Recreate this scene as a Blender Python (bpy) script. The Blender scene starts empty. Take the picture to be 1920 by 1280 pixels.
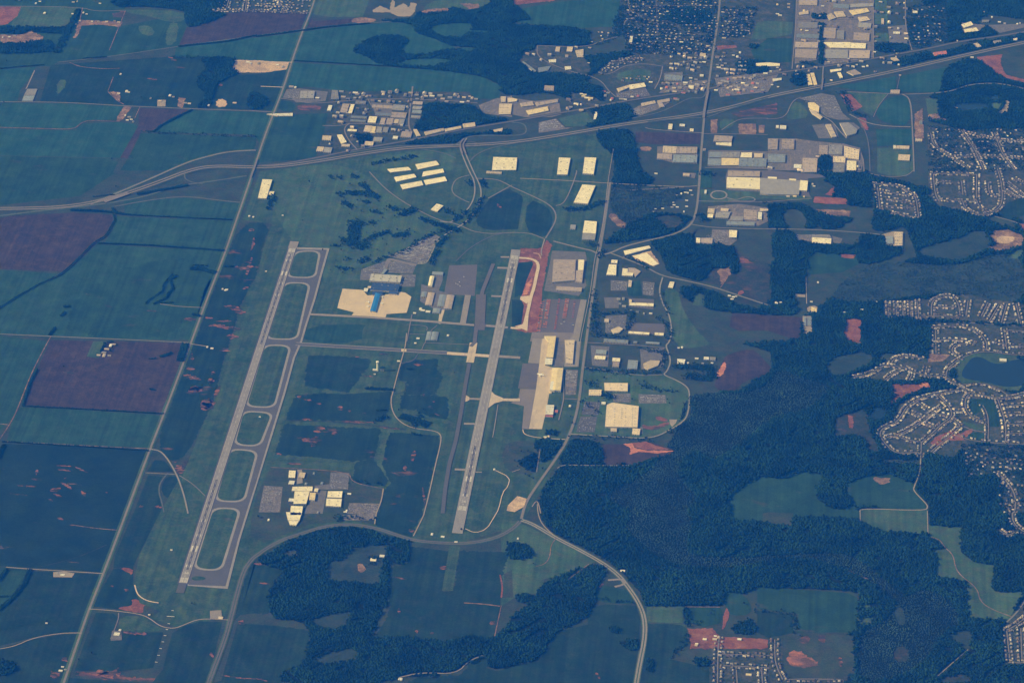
import bpy, math, random
import numpy as np
from mathutils import Matrix, Vector
R = math.radians
SC = bpy.context.scene
# ------------------------------------------------------------------ camera
CAM = np.array([3158.5, -13424.8, 10279.8]); PIT, YAW, ROL, FPX = 1.00892512, 0.09391917, 0.01455487, 5518.96
MW = Matrix.Rotation(YAW, 4, 'Z') @ Matrix.Rotation(PIT, 4, 'X') @ Matrix.Rotation(ROL, 4, 'Z')
cd = bpy.data.cameras.new('camera'); cam = bpy.data.objects.new('camera', cd); SC.collection.objects.link(cam)
cam.matrix_world = Matrix.Translation(Vector(CAM)) @ MW
cd.sensor_width = 36; cd.sensor_fit = 'HORIZONTAL'; cd.lens = FPX * 36 / 1920; cd.clip_start = 10; cd.clip_end = 200000
SC.camera = cam
# ------------------------------------------------------------------ light
SUN = Vector((-122, -21, 80)).normalized()
el = math.asin(SUN.z); az = math.atan2(SUN.x, SUN.y)
w = bpy.data.worlds.new('World'); SC.world = w; w.use_nodes = True
nt = w.node_tree; bg = nt.nodes['Background']; sky = nt.nodes.new('ShaderNodeTexSky')
sky.sky_type = 'NISHITA'; sky.sun_disc = False; sky.sun_elevation = el; sky.sun_rotation = az
nt.links.new(sky.outputs[0], bg.inputs[0]); bg.inputs[1].default_value = 0.10
ld = bpy.data.lights.new('sun', 'SUN'); ld.energy = 5.0; ld.angle = R(0.5); ld.color = (1.0, 0.86, 0.66)
lo = bpy.data.objects.new('sun', ld); SC.collection.objects.link(lo)
lo.rotation_euler = SUN.to_track_quat('Z', 'Y').to_euler(); lo.location = (0, 0, 9000)
SC.view_settings.view_transform = 'Standard'; SC.view_settings.look = 'None'; SC.view_settings.gamma = 1
SC.view_settings.exposure = 0.0
SC.cycles.use_denoising = True; SC.cycles.max_bounces = 4; SC.cycles.volume_bounces = 0
SC.cycles.diffuse_bounces = 2; SC.cycles.glossy_bounces = 1; SC.cycles.transmission_bounces = 1
HAZE_DENS, HAZE_COL, HAZE_ANI, HAZE_ABS = 2.45e-5, (0.010, 0.175, 1.0), 0.0, (1, 1, 1)

# ------------------------------------------------------------------ helpers
rnd = random.Random(7); RG = np.random.default_rng(7)
M3 = np.array(MW.to_3x3())
def U(uv, z=0.0):
    uv = np.atleast_2d(np.array(uv, float))
    d = np.c_[(uv[:, 0] - 960) / FPX, -(uv[:, 1] - 640) / FPX, -np.ones(len(uv))] @ M3.T
    t = (z - CAM[2]) / d[:, 2]
    return (CAM + d * t[:, None])[:, :2]
def PX(xy, z=0.0):
    xy = np.atleast_2d(xy); p = np.c_[xy, np.full(len(xy), z)] - CAM; c = p @ M3
    return np.c_[960 + FPX * c[:, 0] / -c[:, 2], 640 - FPX * c[:, 1] / -c[:, 2]]
def P(s):
    """points read off the photograph: tNM = tile column N, row M enlarged four times; f = whole frame"""
    ox = oy = 0; k = 1.0; out = []
    for t in s.split():
        if t[0] == 't': ox, oy, k = int(t[1]) * 480, int(t[2]) * 320, .25
        elif t == 'f': ox = oy = 0; k = 1.0
        else:
            x, y = t.split(','); out.append((ox + float(x) * k, oy + float(y) * k))
    return out
def chaikin(p, n=2, closed=True):
    p = np.array(p, float)
    for _ in range(n):
        if closed: q = np.roll(p, -1, 0); p = np.stack([p * .75 + q * .25, p * .25 + q * .75], 1).reshape(-1, 2)
        else:
            a, b = p[:-1], p[1:]
            m = np.stack([a * .75 + b * .25, a * .25 + b * .75], 1).reshape(-1, 2); p = np.vstack([p[:1], m[1:-1], p[-1:]])
    return p
def resample(p, step):
    p = np.array(p, float); d = np.r_[0, np.cumsum(np.hypot(*(p[1:] - p[:-1]).T))]
    n = max(2, int(d[-1] / step) + 1); s = np.linspace(0, d[-1], n)
    return np.c_[np.interp(s, d, p[:, 0]), np.interp(s, d, p[:, 1])], s
def tangents(p):
    t = np.gradient(p, axis=0); return t / np.maximum(np.hypot(t[:, 0], t[:, 1]), 1e-6)[:, None]
ROOTS = {}
def link(name, me, parent=None):
    o = bpy.data.objects.new(name, me); SC.collection.objects.link(o)
    if parent: o.parent = parent
    return o
def tag(o, label=None, cat=None, group=None, kind=None):
    if label: o['label'] = label
    if cat: o['category'] = cat
    if group: o['group'] = group
    if kind: o['kind'] = kind
    return o
def mesh(name, v, f, m, fm=None, smooth=False):
    me = bpy.data.meshes.new(name)
    me.from_pydata([tuple(map(float, a)) for a in v], [], [tuple(a) for a in f])
    for k in (m if isinstance(m, (list, tuple)) else [m]): me.materials.append(k)
    if fm: me.polygons.foreach_set('material_index', fm)
    if smooth: me.polygons.foreach_set('use_smooth', [True] * len(me.polygons))
    me.update(); return me
def mesh_np(name, V, F, mats, fm=None):
    me = bpy.data.meshes.new(name); n = F.shape[1]
    me.vertices.add(len(V)); me.vertices.foreach_set('co', V.astype(np.float32).ravel())
    me.loops.add(F.size); me.loops.foreach_set('vertex_index', F.astype(np.int32).ravel())
    me.polygons.add(len(F)); me.polygons.foreach_set('loop_start', np.arange(0, F.size, n, dtype=np.int32))
    for k in mats: me.materials.append(k)
    if fm is not None: me.polygons.foreach_set('material_index', fm.astype(np.int32))
    me.update(calc_edges=True); return me
def ordn(n):
    w_ = 'first second third fourth fifth sixth seventh eighth ninth tenth eleventh twelfth thirteenth fourteenth fifteenth sixteenth seventeenth eighteenth nineteenth'.split()
    if n <= 19: return w_[n - 1]
    t = ['', '', 'twent', 'thirt', 'fort', 'fift', 'sixt', 'sevent', 'eight', 'ninet'][n // 10 % 10]
    return t + 'ieth' if n % 10 == 0 else t + 'y-' + w_[n % 10 - 1]

# ------------------------------------------------------------------ materials
MATS = {}
def newmat(name, rough=.9, spec=.2):
    m = bpy.data.materials.new(name); m.use_nodes = True; b = m.node_tree.nodes['Principled BSDF']
    b.inputs['Roughness'].default_value = rough; b.inputs['Specular IOR Level'].default_value = spec
    MATS[name] = m; return m, m.node_tree, b
def N(t, ty, **k):
    n = t.nodes.new(ty)
    for a, b in k.items():
        if a.startswith('i_'): n.inputs[a[2:].replace('_', ' ')].default_value = b
        else: setattr(n, a, b)
    return n
def noise(t, vec, scale, detail=4, rough=.6):
    n = N(t, 'ShaderNodeTexNoise'); n.inputs['Scale'].default_value = scale; n.inputs['Detail'].default_value = detail
    n.inputs['Roughness'].default_value = rough; t.links.new(vec, n.inputs['Vector']); return n.outputs['Fac']
def ramp(t, fac, lo, hi):
    n = N(t, 'ShaderNodeMapRange'); n.inputs['From Min'].default_value = lo; n.inputs['From Max'].default_value = hi
    t.links.new(fac, n.inputs['Value']); return n.outputs[0]
def mix(t, fac, a, b, ty='MIX'):
    n = N(t, 'ShaderNodeMix', data_type='RGBA', blend_type=ty)
    for s, v in ((0, fac), (6, a), (7, b)):
        if hasattr(v, 'is_output'): t.links.new(v, n.inputs[s])
        elif s == 0: n.inputs[0].default_value = v
        else: n.inputs[s].default_value = (*v, 1)
    return n.outputs[2]
def vmap(t, vec, sc, rot=0):
    n = N(t, 'ShaderNodeMapping'); n.inputs['Scale'].default_value = sc; n.inputs['Rotation'].default_value = (0, 0, rot)
    t.links.new(vec, n.inputs['Vector']); return n.outputs[0]
def land(name, c1, c2, soil=None, amt=.62, stripe=0, big=.0035, soft=.10, sst=(.0045, .010, 1), srot=.12, grain=.22, mott=None):
    """ground cover: two tones in broad patches, fine grain, optional swaths and bare-soil patches"""
    m, t, b = newmat(name, 1.0, .03); pos = N(t, 'ShaderNodeNewGeometry').outputs['Position']
    f = ramp(t, noise(t, pos, big, 5, .62), .32, .68)
    col = mix(t, f, c1, c2)
    if mott: col = mix(t, ramp(t, noise(t, pos, .016, 4, .7), .45, .7), col, mott)
    if soil:
        v = vmap(t, pos, sst, srot); s = ramp(t, noise(t, v, 1.0, 6, .62), amt, amt + soft)
        col = mix(t, s, col, soil)
    if stripe:
        v = vmap(t, pos, (1 / stripe, .0006, 1), .02)
        col = mix(t, 1.0, col, mix(t, ramp(t, noise(t, v, 1.0, 2, .5), .3, .7), (.80,) * 3, (1.18,) * 3), 'MULTIPLY')
    col = mix(t, 1.0, col, mix(t, ramp(t, noise(t, pos, .0075, 6, .7), .34, .66), (.76,) * 3, (1.22,) * 3), 'MULTIPLY')
    g = noise(t, pos, .07, 3, .8)
    col = mix(t, 1.0, col, mix(t, ramp(t, g, .3, .7), (1 - grain,) * 3, (1 + grain,) * 3), 'MULTIPLY')
    t.links.new(col, b.inputs['Base Color']); return m
def paved(name, c, c2=None, joint=0, rough=.85, big=.012, grain=.12, blot=None):
    m, t, b = newmat(name, rough, .3); pos = N(t, 'ShaderNodeNewGeometry').outputs['Position']
    c2 = c2 or tuple(x * .82 for x in c)
    col = mix(t, ramp(t, noise(t, pos, big, 5, .65), .3, .7), c, c2)
    if blot: col = mix(t, ramp(t, noise(t, vmap(t, pos, (.03, .008, 1)), 1, 5, .7), .5, .75), col, blot)
    col = mix(t, 1.0, col, mix(t, ramp(t, noise(t, pos, .15, 3, .8), .3, .7), (1 - grain,) * 3, (1 + grain,) * 3), 'MULTIPLY')
    t.links.new(col, b.inputs['Base Color']); return m
def obmat(name, c, var=.25, rough=.6, panel=0, spec=.3, isl=False, vc=.02, stain=.85):
    """roofs, walls and crowns: a tone of its own for every object (or every crown), blotches, panel seams"""
    m, t, b = newmat(name, rough, spec); pos = N(t, 'ShaderNodeNewGeometry')
    rn = pos.outputs['Random Per Island'] if isl else N(t, 'ShaderNodeObjectInfo').outputs['Random']
    col = mix(t, rn, tuple(x * (1 - var) for x in c), tuple(min(.95, x * (1 + var)) for x in c))
    n = ramp(t, noise(t, pos.outputs['Position'], vc * 1.7 if not isl else .0045, 6, .68), .36, .66)
    col = mix(t, 1.0, col, mix(t, n, (stain if not isl else .55,) * 3, (1.08 if not isl else 1.9,) * 3), 'MULTIPLY')
    if panel:
        sm_ = N(t, 'ShaderNodeTexBrick'); sm_.inputs['Scale'].default_value = .03; sm_.inputs['Mortar Size'].default_value = .02; sm_.inputs['Color1'].default_value = (1, 1, 1, 1); sm_.inputs['Color2'].default_value = (.93, .93, .93, 1); sm_.inputs['Mortar'].default_value = (.80, .80, .80, 1); t.links.new(pos.outputs['Position'], sm_.inputs['Vector']); col = mix(t, 1.0, col, sm_.outputs['Color'], 'MULTIPLY')
        w_ = N(t, 'ShaderNodeTexWave', wave_type='BANDS', bands_direction='X'); w_.inputs['Scale'].default_value = panel
        t.links.new(pos.outputs['Position'], w_.inputs['Vector'])
        col = mix(t, 1.0, col, mix(t, ramp(t, w_.outputs['Fac'], .0, .25), (.86,) * 3, (1.0,) * 3), 'MULTIPLY')
    t.links.new(col, b.inputs['Base Color']); return m

land('grass', (.040, .090, .042), (.062, .112, .050), stripe=26, mott=(.078, .098, .055))
land('airfield_grass', (.028, .068, .030), (.050, .088, .038), stripe=22, mott=(.070, .094, .048), soil=(.15, .10, .065), amt=.66, soft=.25)
land('rough_grass', (.030, .054, .026), (.050, .070, .034), mott=(.062, .062, .04), soil=(.20, .10, .065), amt=.66, soft=.2)
land('crop', (.022, .062, .038), (.030, .074, .042), stripe=20, grain=.16, mott=(.034, .070, .044))
land('crop_hazed', (.020, .068, .050), (.028, .080, .056), stripe=20, grain=.14, mott=(.034, .074, .052))  # crop of the far fields, extra distance haze painted in as bluer, brighter colour
land('rust_patchy', (.014, .034, .019), (.045, .045, .026), soil=(.30, .12, .06), amt=.44, soft=.2, sst=(.02, .05, 1), grain=.3)
land('crop_mid', (.019, .052, .030), (.028, .066, .034), stripe=24, grain=.2, soil=(.11, .07, .05), amt=.62, soft=.3)
land('crop_dark', (.012, .034, .018), (.020, .044, .022), stripe=24, grain=.24, mott=(.026, .044, .028))
land('crop_soil', (.012, .033, .018), (.021, .043, .022), stripe=24, grain=.24, soil=(.30, .11, .060), amt=.62, soft=.22)
land('crop_arcs', (.010, .027, .020), (.018, .038, .024), grain=.24, soil=(.30, .15, .08), amt=.66, soft=.12, sst=(.0035, .018, 1))
land('fallow', (.040, .030, .020), (.054, .038, .026), stripe=18, grain=.18, mott=(.074, .050, .034))
land('red_dirt', (.25, .088, .045), (.15, .062, .036), mott=(.30, .14, .08), grain=.3)
land('orange_dirt', (.52, .20, .10), (.38, .15, .085), mott=(.66, .32, .16), grain=.3)
land('rust', (.24, .100, .050), (.13, .065, .040), mott=(.30, .15, .08), grain=.35)
land('red_patchy', (.030, .040, .028), (.075, .055, .040), soil=(.27, .105, .058), amt=.46, soft=.24, sst=(.006, .018, 1), grain=.3)
land('orange_patchy', (.060, .050, .034), (.16, .09, .06), soil=(.46, .175, .085), amt=.42, soft=.2, sst=(.005, .012, 1), grain=.3)
land('dirt', (.20, .125, .085), (.13, .09, .065), mott=(.38, .25, .16), grain=.35)
land('sand', (.56, .41, .27), (.44, .32, .22), mott=(.36, .27, .20), grain=.3)
land('scrub', (.022, .040, .024), (.042, .052, .032), mott=(.058, .048, .034), soil=(.16, .085, .06), amt=.60, soft=.2, big=.008, grain=.4)
land('marsh', (.022, .046, .034), (.036, .056, .038), mott=(.046, .058, .042), big=.005, grain=.35)
land('yards', (.028, .052, .028), (.055, .064, .040), mott=(.10, .09, .065), big=.02, grain=.45)
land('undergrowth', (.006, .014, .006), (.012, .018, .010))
land('ground', (.030, .055, .032), (.046, .064, .038), mott=(.055, .056, .038))
paved('asphalt', (.125, .115, .120)); paved('asphalt_dark', (.10, .10, .108)); paved('asphalt_pale', (.21, .185, .175))
paved('lot', (.165, .158, .155), (.10, .097, .10), grain=.3, big=.03)
paved('lot_busy', (.18, .165, .155), (.10, .095, .105), grain=.5, big=.05, blot=(.28, .22, .20))
paved('concrete', (.28, .25, .23), (.22, .20, .185), blot=(.22, .195, .18))
paved('runway_concrete', (.27, .255, .265), (.225, .215, .23), blot=(.16, .15, .165))
paved('bright_concrete', (.62, .50, .36), (.52, .42, .31), blot=(.50, .40, .28))
paved('tan_concrete', (.56, .46, .35), (.47, .39, .31), blot=(.34, .28, .24))
paved('new_concrete', (.62, .50, .38), (.52, .42, .32))
paved('gravel', (.33, .28, .22)); paved('rubber', (.085, .080, .105)); paved('shoulder', (.28, .265, .27))
paved('paint', (.62, .60, .56), (.42, .41, .40), big=.05); paved('track_ballast', (.16, .14, .13))
m_, t_, b_ = newmat('water', .25, .5); b_.inputs['Base Color'].default_value = (.012, .028, .035, 1)
ROOF = {}
for k, c, v, pn in (('c', (.90, .82, .62), .05, .25), ('w', (.80, .78, .72), .08, .25), ('g', (.30, .29, .29), .25, .25), ('b', (.040, .085, .22), .2, .25),
                    ('s', (.24, .28, .33), .25, .25), ('t', (.60, .50, .38), .15, .25), ('d', (.07, .075, .085), .3, 0), ('r', (.50, .17, .12), .2, .25),
                    ('p', (.40, .33, .29), .2, 0), ('h', (.50, .49, .47), .05, .25), ('y', (.80, .66, .38), .06, .25), ('l', (.03, .20, .60), .15, .25), ('o', (.64, .53, .39), .15, 0)):
    ROOF[k] = obmat('roofing_' + k, c, v, .65, pn)
RN = dict(c='cream', w='white', g='grey', b='blue', s='slate grey', t='tan', d='dark', r='red', p='brownish', y='yellow', h='pale grey', l='bright blue', o='buff')
obmat('wall_pale', (.55, .50, .42), .15); obmat('wall_grey', (.28, .27, .26), .2); obmat('wall_brick', (.30, .17, .12), .2)
obmat('glass_dark', (.03, .04, .05), .2, .2, spec=.5); obmat('metal', (.45, .45, .46), .2, .4); obmat('roof_unit_metal', (.30, .29, .28), .7)
obmat('shingle_tan', (.34, .29, .24), .35, .9); obmat('shingle_grey', (.27, .25, .25), .4, .9); obmat('shingle_brown', (.17, .12, .10), .35, .9)
obmat('shingle_pale', (.52, .47, .41), .3, .9); obmat('siding', (.44, .40, .35), .35)
obmat('crowns', (.0085, .026, .008), .35, .95, isl=True, spec=.05); obmat('crowns_light', (.026, .050, .024), .35, .95, isl=True, spec=.05)
obmat('tree_crown', (.013, .025, .013), .35, .95, spec=.05); obmat('bark', (.09, .07, .05), .2, .95)
obmat('car_paint', (.36, .36, .38), .9, .35, spec=.5); obmat('aircraft_white', (.85, .85, .84), .05, .35, spec=.5)
obmat('container_red', (.50, .12, .07), .35, .6); obmat('container_orange', (.68, .24, .09), .2, .6); obmat('container_blue', (.07, .18, .42), .3, .6); obmat('container_white', (.7, .68, .62), .2, .6)

# ------------------------------------------------------------------ land cover raster for the woods
X0, Y0, RES = -4600, -2600, 6.0; NX, NY = 1960, 2200
VEG = np.zeros((NY, NX), np.int16)
def raster(poly, val):
    p = np.array(poly, float); lo = np.floor((p.min(0) - (X0, Y0)) / RES).astype(int); hi = np.ceil((p.max(0) - (X0, Y0)) / RES).astype(int) + 1
    lo = np.maximum(lo, 0); hi = np.minimum(hi, (NX, NY))
    if (hi <= lo).any(): return
    gx = X0 + (np.arange(lo[0], hi[0]) + .5) * RES; gy = Y0 + (np.arange(lo[1], hi[1]) + .5) * RES
    ins = np.zeros((len(gy), len(gx)), bool)
    q = np.roll(p, -1, 0)
    for (xa, ya), (xb, yb) in zip(p, q):
        if ya == yb: continue
        c = ((ya > gy) != (yb > gy)); xi = xa + (gy - ya) * (xb - xa) / (yb - ya)
        ins ^= c[:, None] & (gx[None, :] < xi[:, None])
    VEG[lo[1]:hi[1], lo[0]:hi[0]][ins] = val
def clear_line(p, wd):
    q, _ = resample(p, 4.0); k = int(wd / RES) + 1
    for dx in range(-k, k + 1):
        for dy in range(-k, k + 1):
            if math.hypot(dx, dy) * RES > wd: continue
            ix = ((q[:, 0] - X0) / RES).astype(int) + dx; iy = ((q[:, 1] - Y0) / RES).astype(int) + dy
            ok = (ix >= 0) & (iy >= 0) & (ix < NX) & (iy < NY); VEG[iy[ok], ix[ok]] = -1

ZI = [0.10]
def zz(): ZI[0] += .004; return ZI[0]
def field(name, mt, s, smooth=0, jit=0, keep=False):
    """a patch of ground traced from the photograph; erases woods under it"""
    p = chaikin(U(P(s)), smooth) if smooth else U(P(s))
    if jit >= 4: mt = mt.replace('_dirt', '_patchy') if mt in ('red_dirt', 'orange_dirt') else mt
    if jit:
        p, _ = resample(np.vstack([p, p[:1]]), 14); p = p[:-1] + RG.normal(0, jit, (len(p) - 1, 2))
    if not keep: raster(p, 0)
    z = zz(); o = link(name, mesh(name, [(a, b, z) for a, b in p], [list(range(len(p)))], MATS[mt])); o['kind'] = 'structure'; return o
WOODS = []
def wood(label, s, smooth=1, mt='crowns', dens=1.0, sz=1.0):
    WOODS.append((label, mt, dens, sz)); raster(chaikin(U(P(s)), smooth) if smooth else U(P(s)), len(WOODS))
def streak(s, wd, mt='rust_patchy'):
    p, _ = resample(chaikin(U(P(s)), 1, False), 9); n = len(p); u = np.linspace(0, math.pi, n); wv = wd * 1.7 * (np.sin(u) ** .6 + .05) * (1 + RG.normal(0, .35, n)).clip(.3, 1.8)
    o = link('bare_soil', strip_mesh('bare_soil', p + RG.normal(0, wd * .12, p.shape), wv, MATS[mt], zz())); o['kind'] = 'structure'
ROADS = []; RZ = [1.9]
def strip_mesh(name, p, wd, mt, z, dz=0):
    t = tangents(p); n = np.c_[-t[:, 1], t[:, 0]]; k = len(p)
    wd = np.broadcast_to(wd, (k,))[:, None]
    a, b = p + n * wd / 2, p - n * wd / 2
    zs = np.broadcast_to(z, (k,))
    v = [(*a[i], zs[i]) for i in range(k)] + [(*b[i], zs[i]) for i in range(k)]
    return mesh(name, v, [(i, k + i, k + i + 1, i + 1) for i in range(k - 1)], mt)
def road(s, wd, mt='asphalt', name='road', verge=0, smooth=2, dual=0, vm='grass', clear=None):
    """a road along traced points; dual = distance between two carriageways"""
    p = chaikin(U(P(s)), smooth, False) if smooth else U(P(s)); p, _ = resample(p, 12)
    ROADS.append((p, (dual + wd) / 2 + (verge if clear is None else clear) + 6))
    if verge:
        z = zz(); o = link('verge', strip_mesh('verge', p, wd + dual + verge * 2, MATS[vm], z)); o['kind'] = 'structure'
    n = tangents(p); n = np.c_[-n[:, 1], n[:, 0]]
    for sgn in ((-1, 1) if dual else (0,)):
        RZ[0] += .006; o = link(name, strip_mesh(name, p + n * sgn * dual / 2, wd, MATS[mt], RZ[0])); o['kind'] = 'structure'
    return p
def quad_rot(cx, cy, w_, h_, a):
    c, s = math.cos(a), math.sin(a); return [(cx + x * c - y * s, cy + x * s + y * c) for x, y in ((-w_/2, -h_/2), (w_/2, -h_/2), (w_/2, h_/2), (-w_/2, h_/2))]
FOOT = []
def box_vf(q, z0, z1, v, f):
    n = len(q); k = len(v); v += [(x, y, z0) for x, y in q] + [(x, y, z1) for x, y in q]
    f += [(k + i, k + (i + 1) % n, k + n + (i + 1) % n, k + n + i) for i in range(n)] + [tuple(range(k + n, k + 2 * n))]
NAMEZ = {}
def building(label, s, h=9, roof='c', kind='warehouse', cat=None, gable=0, units=None, doors=True, group=None, wall='wall_pale', wp=None):
    """walls, a proud roof (flat or ridged), rooftop units and loading doors; s = roof corners in the photograph"""
    if wp is None:
        pts = P(s)
        if len(pts) == 2:
            (xa, ya), (xb, yb) = U(pts, h); q = np.array([(xa, yb), (xb, yb), (xb, ya), (xa, ya)])
        else: q = U(pts, h)
    else: q = np.array(wp, float)
    ar = .5 * (np.roll(q[:, 0], 1) * q[:, 1] - q[:, 0] * np.roll(q[:, 1], 1)).sum()
    if ar < 0: q = q[::-1]; ar = -ar
    c = q.mean(0); root = bpy.data.objects.new(kind, None); SC.collection.objects.link(root); root.location = (c[0], c[1], 0)
    root.empty_display_size = 5
    tag(root, label, cat or kind.replace('_', ' '), group); FOOT.append(q)
    l = q - c; n = len(l)
    v, f = [], []; box_vf(l, 0, h - .3, v, f); wl_ = link('wall', mesh('wall', v, f[:-1], MATS[wall]), root)
    lp = l * (1 + .8 / max(12, np.abs(l).max()))
    if gable and n == 4:
        e = [np.hypot(*(lp[(i + 1) % 4] - lp[i])) for i in range(4)]
        if e[0] < e[1]: lp = np.roll(lp, -1, 0)
        a, b = (lp[0] + lp[3]) / 2, (lp[1] + lp[2]) / 2; z = h - .3; zr = h + gable
        v = [(*p_, z) for p_ in lp] + [(*a, zr), (*b, zr)]
        f = [(0, 1, 5, 4), (2, 3, 4, 5), (0, 4, 3), (1, 2, 5), (3, 2, 1, 0)]
    else:
        v, f = [], []; box_vf(lp, h - .3, h + .6, v, f)
        zi = h + .1
        li = lp * (1 - 1.4 / max(12, np.abs(l).max())); k = len(v)
        f.pop(); v += [(x, y, h + .6) for x, y in li] + [(x, y, zi) for x, y in li]
        f += [(n + i, n + (i + 1) % n, k + (i + 1) % n, k + i) for i in range(n)] + [(k + i, k + (i + 1) % n, k + n + (i + 1) % n, k + n + i) for i in range(n)] + [tuple(range(k + n, k + 2 * n))]
    rf_ = link('roof', mesh('roof', v, f, ROOF[roof]), root)
    if units is None: units = 0 if gable else int(min(3 if roof in 'cy' else 18, ar / 700))
    if units and n == 4:
        nx = max(1, int(math.sqrt(units * 1.6))); ny = max(1, round(units / nx))
        for i in range(nx):
            for j in range(ny):
                u_, w_ = (i + .5 + rnd.uniform(-.12, .12)) / nx, (j + .5 + rnd.uniform(-.12, .12)) / ny
                p_ = (l[0] * (1 - u_) + l[1] * u_) * (1 - w_) + (l[3] * (1 - u_) + l[2] * u_) * w_
                sz = rnd.uniform(.05, .09) * math.sqrt(ar) if ar > 2500 else rnd.uniform(2.5, 5); sz = min(sz, 9); v, f = [], []; box_vf(quad_rot(p_[0], p_[1], sz, sz * rnd.uniform(.5, .9), 0), h + .1, h + rnd.uniform(2, 3), v, f)
                link('roof_unit', mesh('roof_unit', v, f, MATS['roof_unit_metal']), rf_)
    if doors and ar > 700:
        i = min(range(n), key=lambda j: (l[j] + l[(j + 1) % n])[1]); a, b = l[i], l[(i + 1) % n]; L = np.hypot(*(b - a)); nd = int(min(8, L / 14))
        d = (b - a) / max(L, 1); o_ = np.array([d[1], -d[0]])
        if o_[1] > 0: o_ = -o_
        for j in range(nd):
            p_ = a + d * L * (j + .5) / nd + o_ * .05; qd = [p_ - d * 2.2, p_ + d * 2.2, p_ + d * 2.2 + o_ * .2, p_ - d * 2.2 + o_ * .2]
            if np.cross(d, o_) < 0: qd = qd[::-1]
            v, f = [], []; box_vf([tuple(x) for x in qd], .4, min(h * .55, 4.5), v, f)
            link('loading_door', mesh('loading_door', v, f, MATS['glass_dark']), wl_)
    return root
SMALL = {}
def sheds(where, s, roof='w', w_=16, d_=11, h=5, kind='shed', rot=0, gable=1.5):
    """small buildings of one cluster, each told apart by its order from the left"""
    pts = sorted(P(s)); n = len(pts); ws = U(pts)
    for i, (x, y) in enumerate(ws):
        k = rnd.choice(roof); a = rot + rnd.choice((0, 0, 1.57)) ; sc = rnd.uniform(.8, 1.3)
        pl = ('leftmost' if i == 0 else 'rightmost' if i == n - 1 else ordn(i + 1) + ' from left')
        lb = '%s %s, %s %s' % (RN[k], kind.replace('_', ' '), pl, where) if n > 1 else 'lone %s-roofed %s %s' % (RN[k], kind.replace('_', ' '), where)
        building(lb, None, h * rnd.uniform(.8, 1.2), k, kind, gable=gable, units=0, doors=False, group=('small buildings ' + where) if n > 1 else None, wp=quad_rot(x, y, w_ * sc, d_ * sc, a))
# ================================================================== THE SETTING
z_ = 30000
o = link('ground', mesh('ground', [(1500 - z_, 4000 - z_, 0), (1500 + z_, 4000 - z_, 0), (1500 + z_, 4000 + z_, 0), (1500 - z_, 4000 + z_, 0)], [(0, 1, 2, 3)], MATS['ground'])); o['kind'] = 'structure'
F = field
# ---- farmland, upper left
F('field', 'crop_mid', 'f -60,-20 240,-20 232,30 215,60 105,118 100,125 -60,120', keep=1)
F('field', 'grass', 't00 130,50 590,60 500,215 80,205')
F('bare_ground', 'red_dirt', 't00 -80,50 160,52 130,120 60,180 -80,210', jit=3)
wood('belt of dark trees below the green field by the red lots', 't00 -80,205 520,212 470,255 240,245 200,265 -80,240', 0)
wood('dark wood under the orange dirt lot at the far left', 't00 -80,325 130,335 340,300 400,320 405,400 -80,405')
F('bare_ground', 'dirt', 't00 -40,262 150,262 230,232 330,275 320,300 130,328 20,325', jit=4)
wood('narrow diagonal belt of dark trees near the top left corner', 't00 585,60 605,80 530,230 450,400 400,400 470,270 520,170')
F('field', 'crop_mid', 't00 630,200 900,200 1380,110 1400,200 1340,345 820,425 430,465 440,400 540,230')
F('field', 'grass', 't00 930,70 1390,85 1390,160 1270,170 1100,120 960,100', smooth=1)
F('pasture', 'grass', 't00 1020,190 1150,200 1160,270 1070,270', smooth=2, jit=4)
F('pasture', 'grass', 't00 1270,160 1350,180 1310,340 1230,340', smooth=2, jit=4)
F('bare_ground', 'red_dirt', 't00 845,100 945,82 935,130 850,132', jit=4)
F('bare_ground', 'dirt', 't00 600,150 700,155 920,165 905,205 720,185 610,195 575,280 550,290 580,200', jit=4)
wood('wood at the top edge beside the first subdivision', 't00 820,-60 1710,-60 1700,60 1590,80 1690,105 1660,140 1480,195 1410,210 1380,150 1390,75 1040,50 850,60')
F('field', 'fallow', 't00 1400,210 1480,195 1660,140 1700,100 1920,90 t10 400,105 430,160 740,140 700,175 350,228 0,270 t00 1700,312 1340,350')
F('bare_ground', 'dirt', 't10 720,140 800,130 920,150 860,170 720,175', smooth=1, jit=3)
F('field', 'crop_mid', 't00 -80,405 430,405 470,470 330,488 -80,520')
F('field', 'crop_hazed', 't00 -80,530 270,500 240,560 150,680 130,760 -80,765')
F('field', 'crop_dark', 't00 380,490 1290,425 1500,520 1560,780 1460,810 900,790 300,765')
F('pasture', 'grass', 't00 430,600 510,600 470,680 420,720', smooth=1, jit=4)
F('field', 'crop_hazed', 't00 1320,360 1920,285 t10 0,285 330,245 280,430 260,470 0,455 t00 1770,445 1310,425')
F('field', 'crop_soil', 't00 1290,430 1500,440 1560,500 1480,640 1560,740 1240,790 1250,600')
wood('dark crooked wood left of the sand coloured clearing', 't00 1490,435 1775,440 1740,505 1800,560 1700,600 1600,690 1590,745 1560,812 1460,815 1560,720 1470,640 1500,560 1560,510')
F('field', 'crop_dark', 't00 1640,620 1760,565 1920,560 t10 0,560 240,520 190,660 130,830 t00 1570,810 1600,700')
F('bare_ground', 'sand', 't00 1770,450 1920,455 t10 260,470 250,520 60,545 t00 1790,545 1740,510', jit=3)
F('field', 'crop_hazed', 't00 -80,775 460,778 925,802 870,900 680,905 600,925 560,972 380,965 -80,955')
F('field', 'crop_hazed', 't00 -80,965 560,980 620,930 880,915 1000,930 1050,960 900,1185 -80,1165')
F('field', 'fallow', 't00 1040,810 1440,825 1300,900 1160,985 1060,985 960,1190 900,1185 1040,940')
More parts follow.
